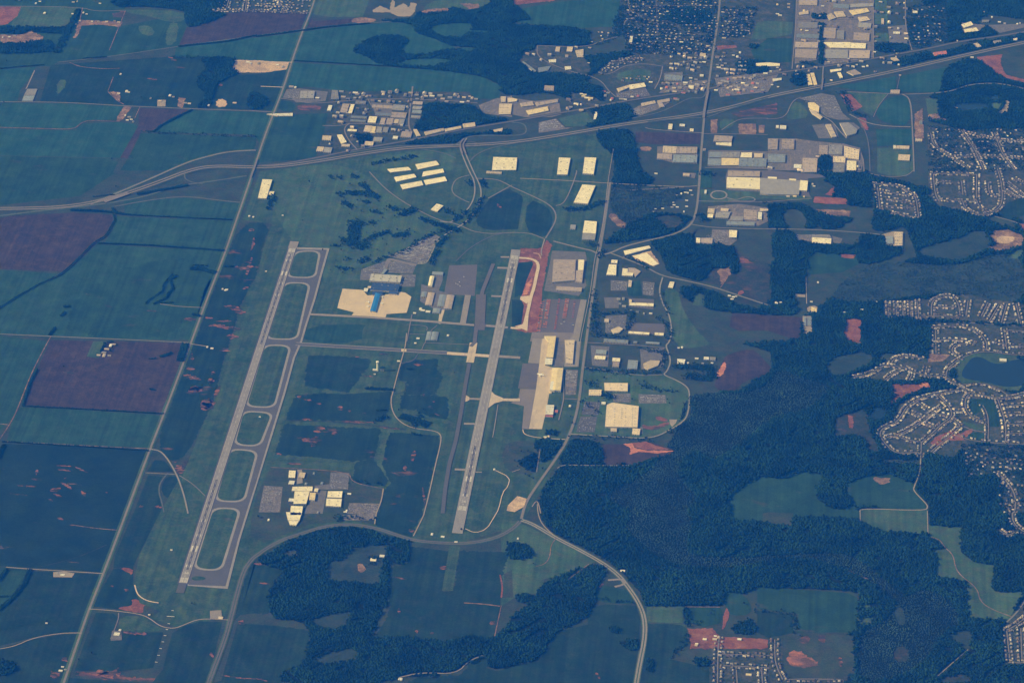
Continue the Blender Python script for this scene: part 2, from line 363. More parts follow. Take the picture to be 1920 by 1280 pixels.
F('field', 'crop_hazed', 't00 1450,830 1890,840 t10 125,860 30,1090 t00 1910,1010 1160,992 1230,920')
F('field', 'crop_mid', 't00 1060,1000 1920,1030 t10 0,1080 t00 1900,1125 1700,1128 1500,1180 1300,1280 900,1280 960,1190')
F('field', 'crop_mid', 't00 -80,1170 900,1190 850,1290 t01 860,20 600,190 -80,270')
F('bare_ground', 'dirt', 't00 820,690 900,690 900,760 870,745', jit=3); F('bare_ground', 'dirt', 't00 930,800 990,800 920,900 870,915 880,880', jit=3)
F('bare_ground', 'dirt', 't00 1340,730 1390,740 1370,810 1330,800', jit=3); F('bare_ground', 'sand', 't00 1620,750 1690,740 1710,800 1620,810', smooth=1, jit=3)
F('bare_ground', 'gravel', 't00 1180,750 1245,750 1240,800 1180,800')
# ---- left centre
F('field', 'crop', 't01 870,345 1740,375 1690,590 780,542 850,440')
F('field', 'fallow', 't01 -80,370 80,340 530,315 840,330 855,385 780,500 640,620 470,757 -80,735')
F('field', 'crop', 't01 -80,740 440,772 330,840 -80,1070')
F('field', 'crop', 't01 730,555 1680,602 1560,900 1440,1270 500,1255 -80,1225 -80,1070 300,860 500,760 640,640')
F('field', 'crop_mid', 't01 930,700 1640,640 1440,1250 520,1250 520,1000 700,880', smooth=1, jit=10)
F('field', 'crop', 't01 930,230 1380,205 1800,245 1750,365 940,330')
F('field', 'crop', 't02 -80,-50 370,0 240,220 150,470 100,560 -80,760')
F('field', 'fallow', 't02 380,-10 1400,10 1350,160 1225,542 700,510 170,482 300,160')
F('pasture', 'grass', 't02 700,0 800,0 740,125 650,112')
F('field', 'crop', 't02 160,492 700,520 1215,555 1130,800 700,782 50,750 100,560')
F('field', 'crop_arcs', 't02 20,765 700,792 1115,822 950,1280 t03 770,450 420,425 -80,400 t02 -80,1000')
F('field', 'crop_dark', 't03 -80,400 230,430 200,510 -80,780')
F('field', 'crop_dark', 't03 235,440 770,465 680,720 605,895 470,900 240,940 -80,1020 -80,790 120,640')
F('field', 'crop_mid', 't03 -60,440 200,440 90,640 -60,780', jit=3)
F('field', 'crop_dark', 't03 -80,1040 250,950 470,915 605,912 470,1290 -80,1290')
F('field', 'crop_soil', 'f 452,416 508,420 490,470 484,510 462,548 446,585 438,620 415,690 405,740 380,795 352,850 325,868 292,838 320,760 362,650 405,530', smooth=1, jit=5)
F('field', 'crop_soil', 't02 1160,890 1230,890 1300,975 1100,975'); F('field', 'crop_dark', 't02 1110,1000 1215,1015 1185,1080 1215,1190 1240,1280 t03 1200,0 1000,400 850,420 860,330 t02 1020,1240')
F('field', 'crop_dark', 't02 1250,1010 1335,1010 1375,1140 1300,1175 1230,1165 1205,1090', smooth=1)
F('bare_ground', 'scrub', 't02 1350,900 1450,880 1535,880 1530,940 1480,990 1370,990', smooth=1, jit=3)
F('field', 'crop_soil', 't03 850,425 1000,400 1000,540 1040,650 1060,745 860,725 700,705 770,560')
F('bare_ground', 'red_dirt', 't03 910,415 1000,420 990,480 960,450 920,430', smooth=1, jit=3)
F('bare_ground', 'red_dirt', 't03 980,650 1050,660 1140,700 1060,700 1080,760 960,740 860,715 1000,700', smooth=1, jit=3)
# ---- airport turf
F('airfield', 'airfield_grass', 'f 487,322 700,285 1140,250 1152,280 1120,455 1095,640 1078,810 1002,940 975,985 850,1020 770,1010 690,985 570,990 482,1035 440,1140 420,1155 340,1180 322,1172 280,1158 300,1145 262,1130 250,1095 262,1040 300,960 352,868 380,798 405,742 416,690 440,620 448,585 465,545 486,510 492,470 510,420 455,412')
F('field', 'airfield_grass', 't03 900,780 1060,775 1130,810 1200,865 1240,890 920,900 890,850', smooth=1)
F('field', 'crop_dark', 't03 720,750 850,757 885,790 830,940 825,960 920,960 925,905 1225,898 1150,1165 900,1190 560,1185 640,960')
F('bare_ground', 'red_dirt', 't03 560,1190 850,1200 880,1160 900,1170 890,1230 1280,1250 1280,1275 840,1255 560,1225', smooth=1, jit=5)
F('field', 'crop_dark', 't03 520,1240 840,1265 1400,1290 500,1290')
F('field', 'crop_dark', 't03 1290,905 1390,850 1500,815 1665,822 1620,1020 1540,1290 1130,1290 1220,1180')
F('field', 'crop_dark', 't12 395,105 620,110 860,135 850,185 800,240 760,300 690,385 360,330', jit=5)
F('field', 'crop_soil', 't12 300,400 480,390 690,395 1015,375 1005,470 970,600 230,585 240,520', jit=5)
F('field', 'crop_soil', 't12 205,620 940,655 905,800 880,880 730,900 430,865 140,850', jit=5)
F('field', 'crop_dark', 't12 745,905 880,880 960,990 1000,1050 950,1085 720,1060', smooth=0, jit=5)
F('field', 'crop_soil', 't12 1005,680 1130,690 1370,705 1382,765 1330,950 1250,1280 t13 1255,10 1160,190 1000,150 895,100 920,0 t12 965,1110 1015,1060 945,930 960,850', jit=5)
F('field', 'crop_dark', 't12 1100,170 1200,140 1370,130 1360,200 1400,260 1350,400 1110,398 1145,320 1070,280 1080,210', smooth=0, jit=5)
F('field', 'crop_soil', 't12 1090,403 1345,402 1450,425 1440,585 1300,560 1200,520 1080,500', smooth=0, jit=5)
F('field', 'crop_dark', 't13 820,20 890,10 860,60 820,60', jit=5)
F('field', 'crop_mid', 't11 380,1160 840,1150 800,1180 790,1290 350,1290', smooth=1)
F('field', 'crop_dark', 't11 1770,190 1900,130 1920,150 t21 0,150 100,200 60,440 0,440 t11 1900,440 1740,450 1640,400 1680,300', smooth=1)
F('field', 'crop_dark', 't21 120,210 270,270 310,360 290,430 240,510 90,440', smooth=1)
F('grass_strip', 'grass', 't21 85,200 115,205 75,440 45,440', keep=1)
F('field', 'crop_mid', 't10 90,870 540,850 480,1130 430,1190 20,1220')
F('field', 'crop_hazed', 't10 290,250 700,195 1000,172 1180,180 1200,250 1340,290 1440,330 1500,360 1680,360 1600,410 1500,360 1250,420 1100,420 930,490 290,460')
F('field', 'crop_hazed', 't10 280,475 900,500 1330,525 1480,540 1700,580 1840,650 1820,740 1660,745 1500,700 600,680 430,655 240,650 210,620')
wood('big dark forest between the upper green fields and the town', 't10 870,160 1200,150 1210,90 1330,100 1440,50 1480,60 1560,90 1680,80 1780,0 1920,-60 t20 0,20 110,120 140,150 0,170 0,190 590,215 570,330 700,330 560,350 180,335 150,400 60,430 60,460 210,545 300,490 420,560 560,600 580,640 660,650 700,690 640,800 350,720 240,690 0,720 t10 1840,700 1840,640 1700,575 1480,540 1350,525 920,490 850,430 700,380 850,290 1000,260 1150,290 1060,400 1250,420 1480,360 1600,400 1680,360 1500,350 1420,330 1310,280 1190,250 1180,175')
F('field', 'crop_hazed', 't10 1310,190 1600,170 1640,200 1560,290 1400,280 1310,240', smooth=1); F('field', 'crop_hazed', 't10 1590,230 1740,228 1740,250 1600,250')
F('field', 'crop_hazed', 't10 1180,280 1300,310 1440,345 1250,405 1130,410 1070,370', smooth=1); F('field', 'crop_hazed', 't10 1040,480 1160,440 1450,440 1470,470 1300,510 1080,490', smooth=1)
F('field', 'crop_hazed', 't20 60,70 350,15 560,0 820,-60 780,200 460,215 240,195 0,165 140,150 90,90', smooth=0)
F('bare_ground', 'red_dirt', 't20 0,0 330,-20 320,8 100,30 0,45', jit=3)
F('field', 'grass', 't10 440,-40 860,-40 830,60 800,130 560,130 430,110')
F('bare_ground', 'gravel', 't10 870,80 930,45 1000,75 1020,0 1040,10 1040,60 1110,25 1150,60 1160,20 1205,30 1190,90 1160,125 1060,125 1000,95 880,95', jit=3)
F('field', 'grass', 't10 1290,20 1480,-20 1780,-20 1720,60 1640,75 1500,60 1240,90', smooth=1); F('bare_ground', 'dirt', 't10 1230,90 1300,70 1440,60 1450,90 1240,110', jit=4); F('bare_ground', 'dirt', 't10 1530,30 1660,30 1680,60 1600,70', jit=4)
wood('dark tree lot behind the row of small industrial yards', 't10 1260,770 1540,780 1640,800 1700,850 1720,880 1920,900 1640,960 1560,930 1300,985 1180,970 1200,930 1250,880')
wood('small dark wood beside the interstate junction', 't10 1900,960 1920,1020 1700,1000 1560,1000 1300,1040 1080,1080 1200,1090 1480,1090 1560,1030 1660,1010', 1)
wood('dark clump between the yards and the county road', 't10 0,705 100,745 60,810 -60,830 -60,700'); wood('trees left of the interchange yards', 't10 760,1000 860,1010 860,1090 760,1100 720,1040')
wood('dark wood beneath the caravan yard and the interstate', 't20 580,820 640,810 700,795 860,780 890,840 960,880 820,920 640,960 540,950 640,900 600,850')
F('field', 'crop_mid', 't10 170,750 290,770 300,835 170,835', smooth=1); F('bare_ground', 'red_dirt', 't10 300,785 500,790 500,820 320,835', smooth=1, jit=5)
F('bare_ground', 'lot', 't10 230,670 330,665 540,690 520,760 400,770 300,770 270,740 200,735'); F('industrial_ground', 'yards', 't10 550,680 720,690 1600,690 1680,790 1540,790 1260,770 1240,890 1150,960 1200,1000 1140,1030 1000,1040 740,1000 660,940 560,930 640,880 540,840')
F('bare_ground', 'lot_busy', 't10 1670,790 1800,740 1920,720 1920,880 t20 0,880 t10 1700,850'); F('bare_ground', 'lot_busy', 't20 -10,735 170,760 350,740 370,860 300,880 100,880 0,860')
F('industrial_ground', 'yards', 't10 500,1010 740,990 790,1130 560,1160 450,1180 470,1100'); F('bare_ground', 'lot', 't10 860,770 1020,775 1020,870 900,870')
# ---- interchange and business park
F('field', 'grass', 't10 1240,1130 1500,1150 1540,1280 840,1280 820,1200', keep=1)
wood('tree belt along the straight road beside the business park', 't20 630,980 760,975 900,990 920,1100 960,1280 t21 1000,20 1060,80 1000,130 920,200 880,300 780,260 700,230 740,100 780,0 t20 750,1150 650,1080')
wood('scrubby woods between the plants and the straight road', 't21 760,90 1000,120 1290,130 1270,200 1180,260 1060,300 880,400 760,400 740,250', 1, 'crowns_light', .5, .8)
wood('wood west of the diagonal road near the junction', 't21 690,540 860,420 960,350 1100,320 1330,340 1330,380 1200,480 1060,500 700,555', 1, 'crowns', .8)
F('clearing', 'scrub', 't21 1050,340 1250,330 1290,400 1180,450 1120,400', smooth=1, jit=4)
F('bare_ground', 'dirt', 't21 725,320 790,325 800,370 850,380 850,440 800,420 770,390 740,370', smooth=1, jit=4)
F('field', 'fallow', 't20 925,990 1000,990 1420,1005 1410,1080 1100,1085 930,1070')
F('bare_ground', 'dirt', 't20 950,1100 1050,1100 1050,1130 980,1140', smooth=1, jit=3)
F('industrial_ground', 'lot_busy', 't20 1090,1100 1390,1100 1390,1230 1200,1220 1090,1190')
F('golf_course', 'grass', 't11 100,0 560,-60 820,20 980,160 1200,300 1420,400 1340,450 1300,500 1080,600 800,710 760,800 600,860 480,830 540,590 320,560 250,500 130,300', smooth=1, keep=1)
# ---- terminal area
F('car_park', 'lot_busy', 't11 990,640 1110,590 1280,500 1350,480 1385,500 1340,560 1290,680 1240,705 1100,670')
F('car_park', 'lot', 't11 1000,675 1200,710 1175,775 990,765'); F('car_park', 'lot', 't11 790,740 960,680 1000,670 985,770 870,775 860,820 780,820')
F('forecourt', 'asphalt_pale', 't11 1000,655 1210,700 1200,715 1080,690 1010,672 975,740 955,740 980,665'); F('car_park', 'lot', 't11 1080,775 1200,780 1190,870 1080,870')
F('terminal_apron', 'bright_concrete', 't11 650,885 800,895 835,935 1050,925 1065,905 1120,915 1165,945 1130,1065 980,1075 970,1102 710,1094 735,1062 610,1030 625,970')
F('general_aviation_apron', 'asphalt', 't11 1450,710 1660,705 1640,940 1410,925'); F('general_aviation_apron', 'lot', 't11 1240,850 1300,870 1340,790 1400,780 1400,820 1370,900 1480,930 1470,1040 1360,1050 1230,980')
F('taxiway', 'tan_concrete', 't11 1380,1040 1415,1045 1385,1150 1365,1145')
# ---- east side of the airfield
F('construction_ground', 'red_dirt', 't21 65,580 160,585 225,580 260,518 300,560 270,640 262,700 240,830 215,1000 190,1212 100,1215 20,1190 30,1110 60,1050 70,980 60,800 30,720', jit=3)
F('bare_ground', 'crop_dark', 't21 50,690 150,680 160,700 110,820 75,930 20,950 30,760', smooth=0); F('bare_ground', 'orange_dirt', 't21 160,780 140,860 110,930 75,935 110,850', jit=3)
F('bare_ground', 'crop_dark', 't21 0,965 70,970 90,1010 70,1150 0,1170')
F('industrial_ground', 'lot', 't21 300,600 550,610 560,655 545,800 560,860 500,940 240,900 290,660')
F('container_yard', 'asphalt', 't21 235,965 515,965 470,1215 195,1212'); F('freight_road', 'concrete', 't21 515,965 560,970 500,1280 t22 520,0 500,190 390,190 400,110 420,0 t21 460,1215')
F('ramp', 'asphalt_pale', 't21 150,1210 470,1215 420,1280 t22 400,110 385,190 310,190 285,0 120,0 t21 135,1280')
F('ramp', 'concrete', 't22 155,-20 230,-20 205,165 120,162'); F('ramp', 'asphalt', 't22 80,165 210,165 185,355 45,352')
F('ramp', 'tan_concrete', 't22 225,-20 285,-20 250,180 305,195 280,385 260,500 225,657 128,655 180,355 205,165')
F('ramp', 'asphalt_pale', 't22 60,355 180,357 128,657 75,655 90,485 -10,460 20,440 50,420')
F('car_park', 'lot_busy', 't22 400,210 495,215 480,400 400,400'); F('bare_ground', 'lot', 't22 320,0 400,0 385,190 310,190')
F('business_park', 'rough_grass', 't21 640,640 1000,730 1130,800 1150,1000 1200,1150 1210,1280 560,1280 600,1000', keep=1)
F('field', 'crop_mid', 't21 860,850 960,820 980,940 870,940'); F('bare_ground', 'lot', 't21 740,820 870,830 860,900 740,900'); F('bare_ground', 'lot', 't21 980,830 1070,840 1060,940 980,930')
F('bare_ground', 'lot', 't21 690,950 800,950 800,1030 700,1030'); F('bare_ground', 'asphalt', 't21 870,955 1065,965 1060,1040 880,1020'); F('bare_ground', 'asphalt', 't21 880,1140 1150,1150 1140,1240 870,1200')
F('bare_ground', 'lot', 't21 700,1090 860,1080 850,1200 700,1220'); F('bare_ground', 'lot', 't22 590,30 730,40 720,190 600,180'); F('bare_ground', 'lot', 't22 960,60 1140,50 1140,190 970,210')
F('field', 'grass', 't21 1140,880 1240,880 1280,1040 1370,1180 1480,1290 t22 1480,30 1260,60 1230,0 t21 1210,1280 1200,1120 1150,1000', smooth=1)
F('factory_grounds', 'grass', 't22 530,200 720,230 1150,250 1310,340 1335,440 1320,560 1200,660 1100,710 980,725 450,700 500,400', smooth=0)
F('car_park', 'lot', 't22 760,390 890,390 890,460 760,455'); F('car_park', 'lot', 't22 950,395 1150,400 1160,465 950,465'); F('car_park', 'asphalt_dark', 't22 545,450 665,455 645,555 520,548'); F('car_park', 'asphalt_dark', 't22 515,560 640,562 620,680 480,680')
F('bare_ground', 'red_dirt', 't22 960,620 1060,640 1170,600 1180,620 1080,665 990,660', smooth=1, jit=4); F('bare_ground', 'red_dirt', 't22 1070,560 1150,570 1170,600 1100,600', smooth=1, jit=4)
F('bare_ground', 'gravel', 't22 1180,585 1240,585 1230,610 1200,640 1185,620')
F('bare_ground', 'lot', 't22 960,640 980,640 980,690 940,700')
wood('trees by the bend in the fork of the freight road', 't22 250,680 330,670 330,705 240,700'); 
F('field', 'rough_grass', 't22 0,750 150,740 210,800 200,900 170,1000 0,990 -80,900 -60,780', smooth=1)
wood('dark trees in the meadow west of the diagonal road', 't22 60,890 140,850 190,840 200,920 180,990 130,960 50,930'); wood('trees beside the pale circle meadow', 't22 150,740 350,735 370,770 300,860 220,920 200,850')
# ---- the great woods of the lower right
wood('scrub wood east of the diagonal road', 't22 420,730 670,760 690,920 470,925 340,920 400,800', 1, 'crowns', .8)
wood('great dark forest filling the middle right of the picture', 'f 1015,925 1050,872 1130,868 1190,872 1262,848 1290,815 1310,770 1345,735 1385,735 1450,690 1445,660 1395,645 1480,640 1500,600 1560,560 1600,540 1720,480 1700,430 1640,400 1640,350 1540,330 1530,300 1640,330 1760,360 1900,400 1950,480 1950,1290 1580,1290 1560,1200 1605,1180 1610,1110 1560,1105 1420,1100 1350,1135 1210,1135 1200,1110 1165,1070 1130,1045 1030,995 1010,960', 0, 'crowns', 1.0, 1.1)
wood('forest tongue between the interstate fields and quarry', 'f 1770,128 1830,105 1880,150 1930,160 1930,240 1740,240 1745,178', 1, 'crowns', .8)
wood('lighter scrubby stand running through the great forest', 't22 1300,420 1480,380 1700,400 1920,330 t32 80,200 300,300 500,330 300,520 60,560 t22 1900,620 1700,780 1500,900 1380,800 1260,900 1240,1000 1300,1080 1400,1180 1300,1280 t23 1360,60 1300,240 1340,330 1700,350 1900,330 t33 500,300 700,360 900,540 1050,640 980,700 760,520 500,400 200,340 0,360 t23 1700,420 1300,420 1100,340 960,250 840,120 900,0 t22 800,1240 700,1150 900,1050 1000,1000 1100,900 1180,760 1250,640', 1, 'crowns_light', .85, .62)
wood('second lighter stand at the south of the great forest', 't33 700,900 880,820 1000,640 1240,560 1480,820 1300,900 1200,1100 1000,1240 700,1280 660,1100', 1, 'crowns_light', .85, .6)
F('field', 'crop_mid', 't23 900,590 870,680 670,650 650,570 700,550')
F('field', 'fallow', 't21 1650,1070 1920,1080 t31 0,1085 260,1100 240,1280 t21 1920,1200 1700,1200 1630,1170')
wood('dark wood around the purple field near the substation', 't31 30,590 290,580 280,780 280,930 180,930 240,1085 20,1085 t21 1640,1060 1500,1050 1400,1000 1300,960 1250,900 1300,860 1500,900 1650,1000 1920,1060', 1)
F('pasture', 'scrub', 't21 1430,400 1460,440 1340,450 1380,560 1670,560 1700,620 1920,700 t31 0,640 30,900 20,1000 t21 1700,1000 1560,860 1300,800 1280,560', smooth=1)
wood('wood below the truck terminal and the road bend', 't21 1040,500 1200,480 1330,470 1370,545 1660,560 1680,640 1700,800 1500,700 1440,840 1290,800 1160,760 1130,640 1050,560', 1)
wood('wood left of the white roofed distribution barn', 't31 20,445 200,460 210,530 330,550 480,555 560,560 680,560 690,480 860,480 880,570 1020,570 980,640 690,720 300,600 290,780 40,700')
F('bare_ground', 'red_dirt', 't21 1710,630 1780,680 1850,720 1820,745 1750,735 1700,680', smooth=1, jit=4); F('bare_ground', 'dirt', 't21 1530,740 1670,720 1600,830 1560,870 1560,800', smooth=1, jit=5); F('bare_ground', 'red_dirt', 't21 1690,920 1720,890 1750,910 1700,940', smooth=1, jit=3)
F('sports_field', 'grass', 't21 1360,915 1450,920 1440,1015 1355,1010'); 
F('field', 'crop_mid', 't31 340,610 660,640 680,700 560,760 310,780 300,680'); F('bare_ground', 'red_dirt', 't31 545,625 665,630 640,660 550,650', jit=2)
F('pasture', 'marsh', 't31 520,860 680,740 900,680 1400,720 1640,640 1780,620 1920,680 1930,980 1700,990 1500,920 1200,930 860,980 620,990 480,960', smooth=1)
wood('low bluish scrub of the broad valley at the right', 't31 520,860 680,740 900,680 1400,720 1640,640 1780,620 1920,680 1930,980 1700,990 1500,920 1200,930 860,980 620,990 480,960', 1, 'crowns_light', .35, .6)
F('pasture', 'marsh', 't31 1180,560 1400,520 1600,420 1690,560 1560,640 1380,690 1080,620', smooth=1)
F('bare_ground', 'dirt', 't31 1650,490 1700,450 1780,435 1900,480 1930,500 1920,560 1730,620 1640,585 1700,550', smooth=0, jit=4); F('bare_ground', 'sand', 't31 1710,490 1850,490 1840,540 1720,550', smooth=1, jit=4)
F('field', 'grass', 't31 1800,620 1920,560 1930,650 1830,665', smooth=1); F('field', 'rough_grass', 't31 1620,350 1720,345 1860,400 1860,440 1700,400', smooth=1)
F('field', 'crop_dark', 't31 1700,320 1800,240 1930,190 1930,330 1800,380', smooth=0)
F('bare_ground', 'red_dirt', 't31 1880,400 1930,400 1930,450 1880,430')
F('field', 'fallow', 't22 1540,240 1590,120 1640,90 1750,60 1830,70 1920,170 t32 30,210 -30,270 t22 1750,290 1660,385 1510,360', smooth=1)
F('bare_ground', 'orange_dirt', 't22 1590,150 1610,170 1580,260 1520,260', smooth=1, jit=3)
F('field', 'fallow', 't22 680,770 830,770 1060,760 1220,815 1180,850 1000,890 900,920 700,925 670,830'); F('bare_ground', 'orange_dirt', 't22 835,770 900,760 920,800 1000,815 1230,820 1090,840 960,825 880,850 890,800', smooth=0, jit=2); F('bare_ground', 'red_dirt', 't22 900,762 1010,750 1070,775 1180,810 1000,810 920,790', jit=2)
F('field', 'crop_mid', 't32 0,1010 100,1030 250,980 300,975 430,1010 365,1090 370,1180 470,1250 690,1262 t33 690,60 500,45 190,35 170,110 0,85 t23 1640,60 1630,0 t22 1640,1150 1760,1060 1900,1010', smooth=0)
F('field', 'rough_grass', 't33 0,0 190,5 170,108 0,88 t23 1880,70 1880,10')
F('field', 'crop_mid', 't32 590,1060 780,1000 900,990 1080,1060 1130,1130 1190,1240 1180,1280 690,1240 600,1280 620,1200 580,1130', smooth=0); F('bare_ground', 'dirt', 't32 780,1020 880,1015 920,1050 850,1080', smooth=1, jit=6)
F('field', 'grass', 't33 695,-20 1195,-20 1200,165 900,155 750,120 690,60'); F('field', 'grass', 't33 1205,95 1450,115 1450,300 1540,370 1700,400 1680,560 1700,590 1930,595 1800,810 1500,800 1490,520 1250,490 1260,380 1240,300 1300,260 1210,170', smooth=0)
F('clearing', 'rough_grass', 't32 840,880 1140,890 1140,925 850,915'); F('clearing', 'scrub', 't32 500,560 620,540 740,500 760,680 860,840 720,830 740,740 620,700 520,730 480,640', smooth=1); F('bare_ground', 'red_dirt', 't32 600,550 640,560 640,650 610,650', jit=3)
F('clearing', 'marsh', 't32 400,180 560,90 760,80 800,160 640,230 500,280', smooth=1); F('bare_ground', 'dirt', 't32 620,-10 700,0 690,25 620,20', jit=3)
F('pasture', 'rough_grass', 't32 820,90 920,90 930,120 830,150')
F('field', 'crop_mid', 't33 -20,560 0,562 600,605 670,640 660,900 220,900 230,760 100,745 0,730 t23 1840,720 1840,560', smooth=0)
F('field', 'crop_dark', 't33 0,745 180,770 190,905 0,940 t23 1840,900 1840,740'); F('field', 'crop_mid', 't23 1560,600 1700,590 1790,680 1800,760 1650,780 1600,710', smooth=1)
F('field', 'rough_grass', 't33 150,910 650,920 650,1230 450,1240 180,1160 130,1060', smooth=0); F('bare_ground', 'orange_dirt', 't33 150,1040 250,1040 300,1080 410,1140 240,1170 140,1130', smooth=1, jit=6); F('bare_ground', 'red_dirt', 't33 240,930 320,930 310,980 240,990', smooth=1, jit=4); F('bare_ground', 'red_dirt', 't33 380,910 440,920 430,980 380,980', smooth=1, jit=4)
F('field', 'grass', 't33 670,690 770,690 770,710 700,720'); F('field', 'grass', 't33 665,790 790,790 770,840 670,860')
F('clearing', 'marsh', 't33 1330,930 1450,880 1530,900 1540,990 1480,1060 1440,1000', smooth=1); F('clearing', 'scrub', 't33 1300,1230 1500,1210 1540,1290 1250,1290', smooth=1); F('clearing', 'scrub', 't33 940,1010 1050,1000 1060,1120 940,1130', smooth=1); F('clearing','marsh','t33 930,720 1010,700 1040,840 970,850',smooth=1)
# ---- lower centre
F('pasture', 'grass', 't23 -80,90 60,80 230,160 640,360 580,400 400,470 240,500 230,600 60,620 -80,700', smooth=0)
F('field', 'crop_mid', 't23 640,570 900,600 940,690 700,680 620,650', smooth=1); F('field', 'crop_dark', 't23 560,720 700,690 930,700 960,800 950,1000 900,1290 0,1290 0,1150 200,1120 330,900 570,840')
F('field', 'grass', 't23 1010,700 1290,705 1280,830 1010,825'); F('field', 'crop_dark', 't23 1020,835 1260,840 1310,870 1310,940 1320,1000 1220,1040 1180,1100 1480,1165 1480,1290 960,1290 1010,1000')
F('field', 'crop_mid', 't23 1300,715 1560,710 1580,760 1560,830 1440,860 1320,820'); F('bare_ground', 'red_dirt', 't23 1320,870 1510,870 1550,930 1920,950 t33 0,1020 t23 1490,1030 1340,1020', jit=3); F('bare_ground', 'red_dirt', 't23 1600,705 1635,750 1600,860 1570,890', smooth=1, jit=2)
F('pasture', 'rough_grass', 't23 1240,1040 1480,1010 1480,1160 1400,1150 1190,1100', smooth=1)
F('field', 'crop_dark', 't13 -20,370 60,400 220,430 120,540 100,760 -200,760', jit=5); F('field', 'crop_dark', 't03 1870,420 1920,380 t13 -10,370 110,550 100,740 t03 1800,770 1760,810')
F('field', 'crop_dark', 't03 1780,840 t13 150,850 400,890 380,1130 200,1200 t03 1560,1290 1660,1260')
F('field', 'crop_dark', 't13 -80,830 380,880 400,900 380,1130 180,1200 200,1290 -240,1290', jit=5)
F('field', 'crop_dark', 't13 1000,420 1130,380 1170,260 1450,290 1400,590 1480,590 1530,290 1900,300 1850,470 1830,700 1780,950 1600,950 1450,1000 1300,960 1000,940 880,950 960,830 1000,700 1000,600', jit=5)
F('pasture', 'rough_grass', 't13 1860,460 1920,430 1930,640 1850,640')
F('field', 'airfield_grass', 't13 1450,250 1530,260 1475,590 1395,588')
wood('curved dark wood below the training campus', 't13 0,350 80,320 300,190 480,120 700,100 880,130 960,190 1090,195 1165,240 1130,380 1060,390 1000,370 980,540 1000,640 880,860 860,960 1100,930 1300,965 1480,975 1600,920 1680,950 1780,950 1900,850 t23 0,770 130,700 240,520 560,400 680,400 700,450 640,560 610,700 560,800 330,880 200,1110 0,1140 t13 1920,1150 1740,1180 1720,1080 1560,1160 1500,1210 1060,1240 900,1290 180,1290 200,1190 360,1160 420,900 330,810 100,800 100,560 240,440 60,400', 1)
F('pasture', 'marsh', 't13 530,430 560,350 620,370 700,320 720,265 900,245 1000,240 960,330 930,540 830,540 700,525 530,515'); F('bare_ground', 'dirt', 't13 760,385 800,385 830,430 790,460 760,430', smooth=1, jit=3)
F('clearing', 'rough_grass', 't13 230,290 300,280 340,330 180,330', smooth=1); F('clearing', 'marsh', 't13 450,1080 720,1010 770,1060 740,1120 420,1140', smooth=1); F('clearing', 'marsh', 't13 380,820 560,760 740,740 650,880 500,880', smooth=1)
F('field', 'crop_dark', 't13 1530,1220 1600,1140 1720,1080 1740,1170 1800,1190 t23 0,1160 0,1290 t13 1100,1290 1200,1240', jit=5)
wood('small dark clump at the end of the east runway', 't13 1880,240 1920,230 t23 100,250 170,320 100,360 -30,350'); wood('round clump beside the curve of the dual road', 't23 30,620 110,610 180,640 100,680 30,670')
wood('dark wood at the left of the striped subdivision', 't23 1290,710 1330,715 1330,860 1290,850'); wood('narrow wood above the striped subdivision', 't23 1640,870 1720,820 1800,810 1840,900 1700,920'); wood('wood beside the red building lots', 't23 1370,1100 1480,1090 1480,1165 1380,1150')
wood('dark tree clump left of the dual carriageway', 't23 800,980 880,950 940,960 940,1040 860,1030'); wood('oval tree clump west of the dual carriageway', 't23 730,860 800,870 800,910 740,905'); wood('narrow trees east of the dual carriageway', 't23 1020,1100 1070,1120 1070,1190 1020,1200')
wood('dark corner wood at the lower left edge', 't03 -60,1110 60,1120 140,1160 60,1220 -60,1230')
# ---- training campus south of the west runway
F('campus_ground', 'rough_grass', 't12 110,945 700,975 715,1060 960,1110 900,1280 t13 890,90 700,60 400,90 60,230 -40,180 t03 1880,60 t12 0,1160'); F('car_park', 'lot_busy', 't12 60,1080 200,1090 180,1280 20,1280'); F('car_park', 'lot_busy', 't12 700,1210 930,1215 900,1300 680,1290'); F('bare_ground', 'lot', 't12 560,980 700,985 690,1110 440,1110 440,1080 550,1070'); F('bare_ground', 'lot', 't12 440,1110 530,1120 500,1290 360,1290'); F('bare_ground', 'concrete', 't12 310,960 345,960 350,1060 305,1070')
F('bare_ground', 'lot_busy', 't13 650,20 900,10 880,60 660,60')
# ---- upper right: town, interstate side, plants
F('town_ground', 'yards', 't20 820,-60 1920,-60 t30 200,-40 160,540 -40,560 t20 1800,560 1500,690 1020,650 800,740 700,560 640,500 760,420 880,400 830,260 840,60', keep=1)
wood('leafy streets of the old town at the top centre', 't20 840,-40 1540,-40 1530,80 1540,260 1450,400 1080,415 860,400 840,250 700,330 560,350 720,290', 0, 'crowns', .45, .8); wood('leafy blocks right of the town main street', 't20 1560,60 1830,60 1790,240 1700,290 1560,280', 0, 'crowns', .4, .8)
wood('dense trees in the middle of the old town', 't20 1150,80 1400,60 1530,130 1400,190 1180,180', 1); wood('trees left of the crescent of terraces', 't20 450,440 600,420 840,390 900,400 860,430 700,470 640,540 590,560 570,640 700,700 640,790 560,760 420,570 330,440')
wood('dark wood along the street beside the school field', 't20 1660,470 1820,450 1920,470 1920,560 1740,560', 1); wood('trees above the crescent football ground', 't20 1770,340 1920,340 1920,370 1790,370', 1)
F('field', 'grass', 't20 1840,170 1920,160 t30 190,170 180,260 0,290 t20 1790,300', smooth=0); F('field', 'crop_mid', 't30 0,290 180,290 170,470 0,470 t20 1830,460 1790,380'); F('bare_ground', 'red_dirt', 't20 1530,345 1680,340 1690,360 1540,375', jit=3)
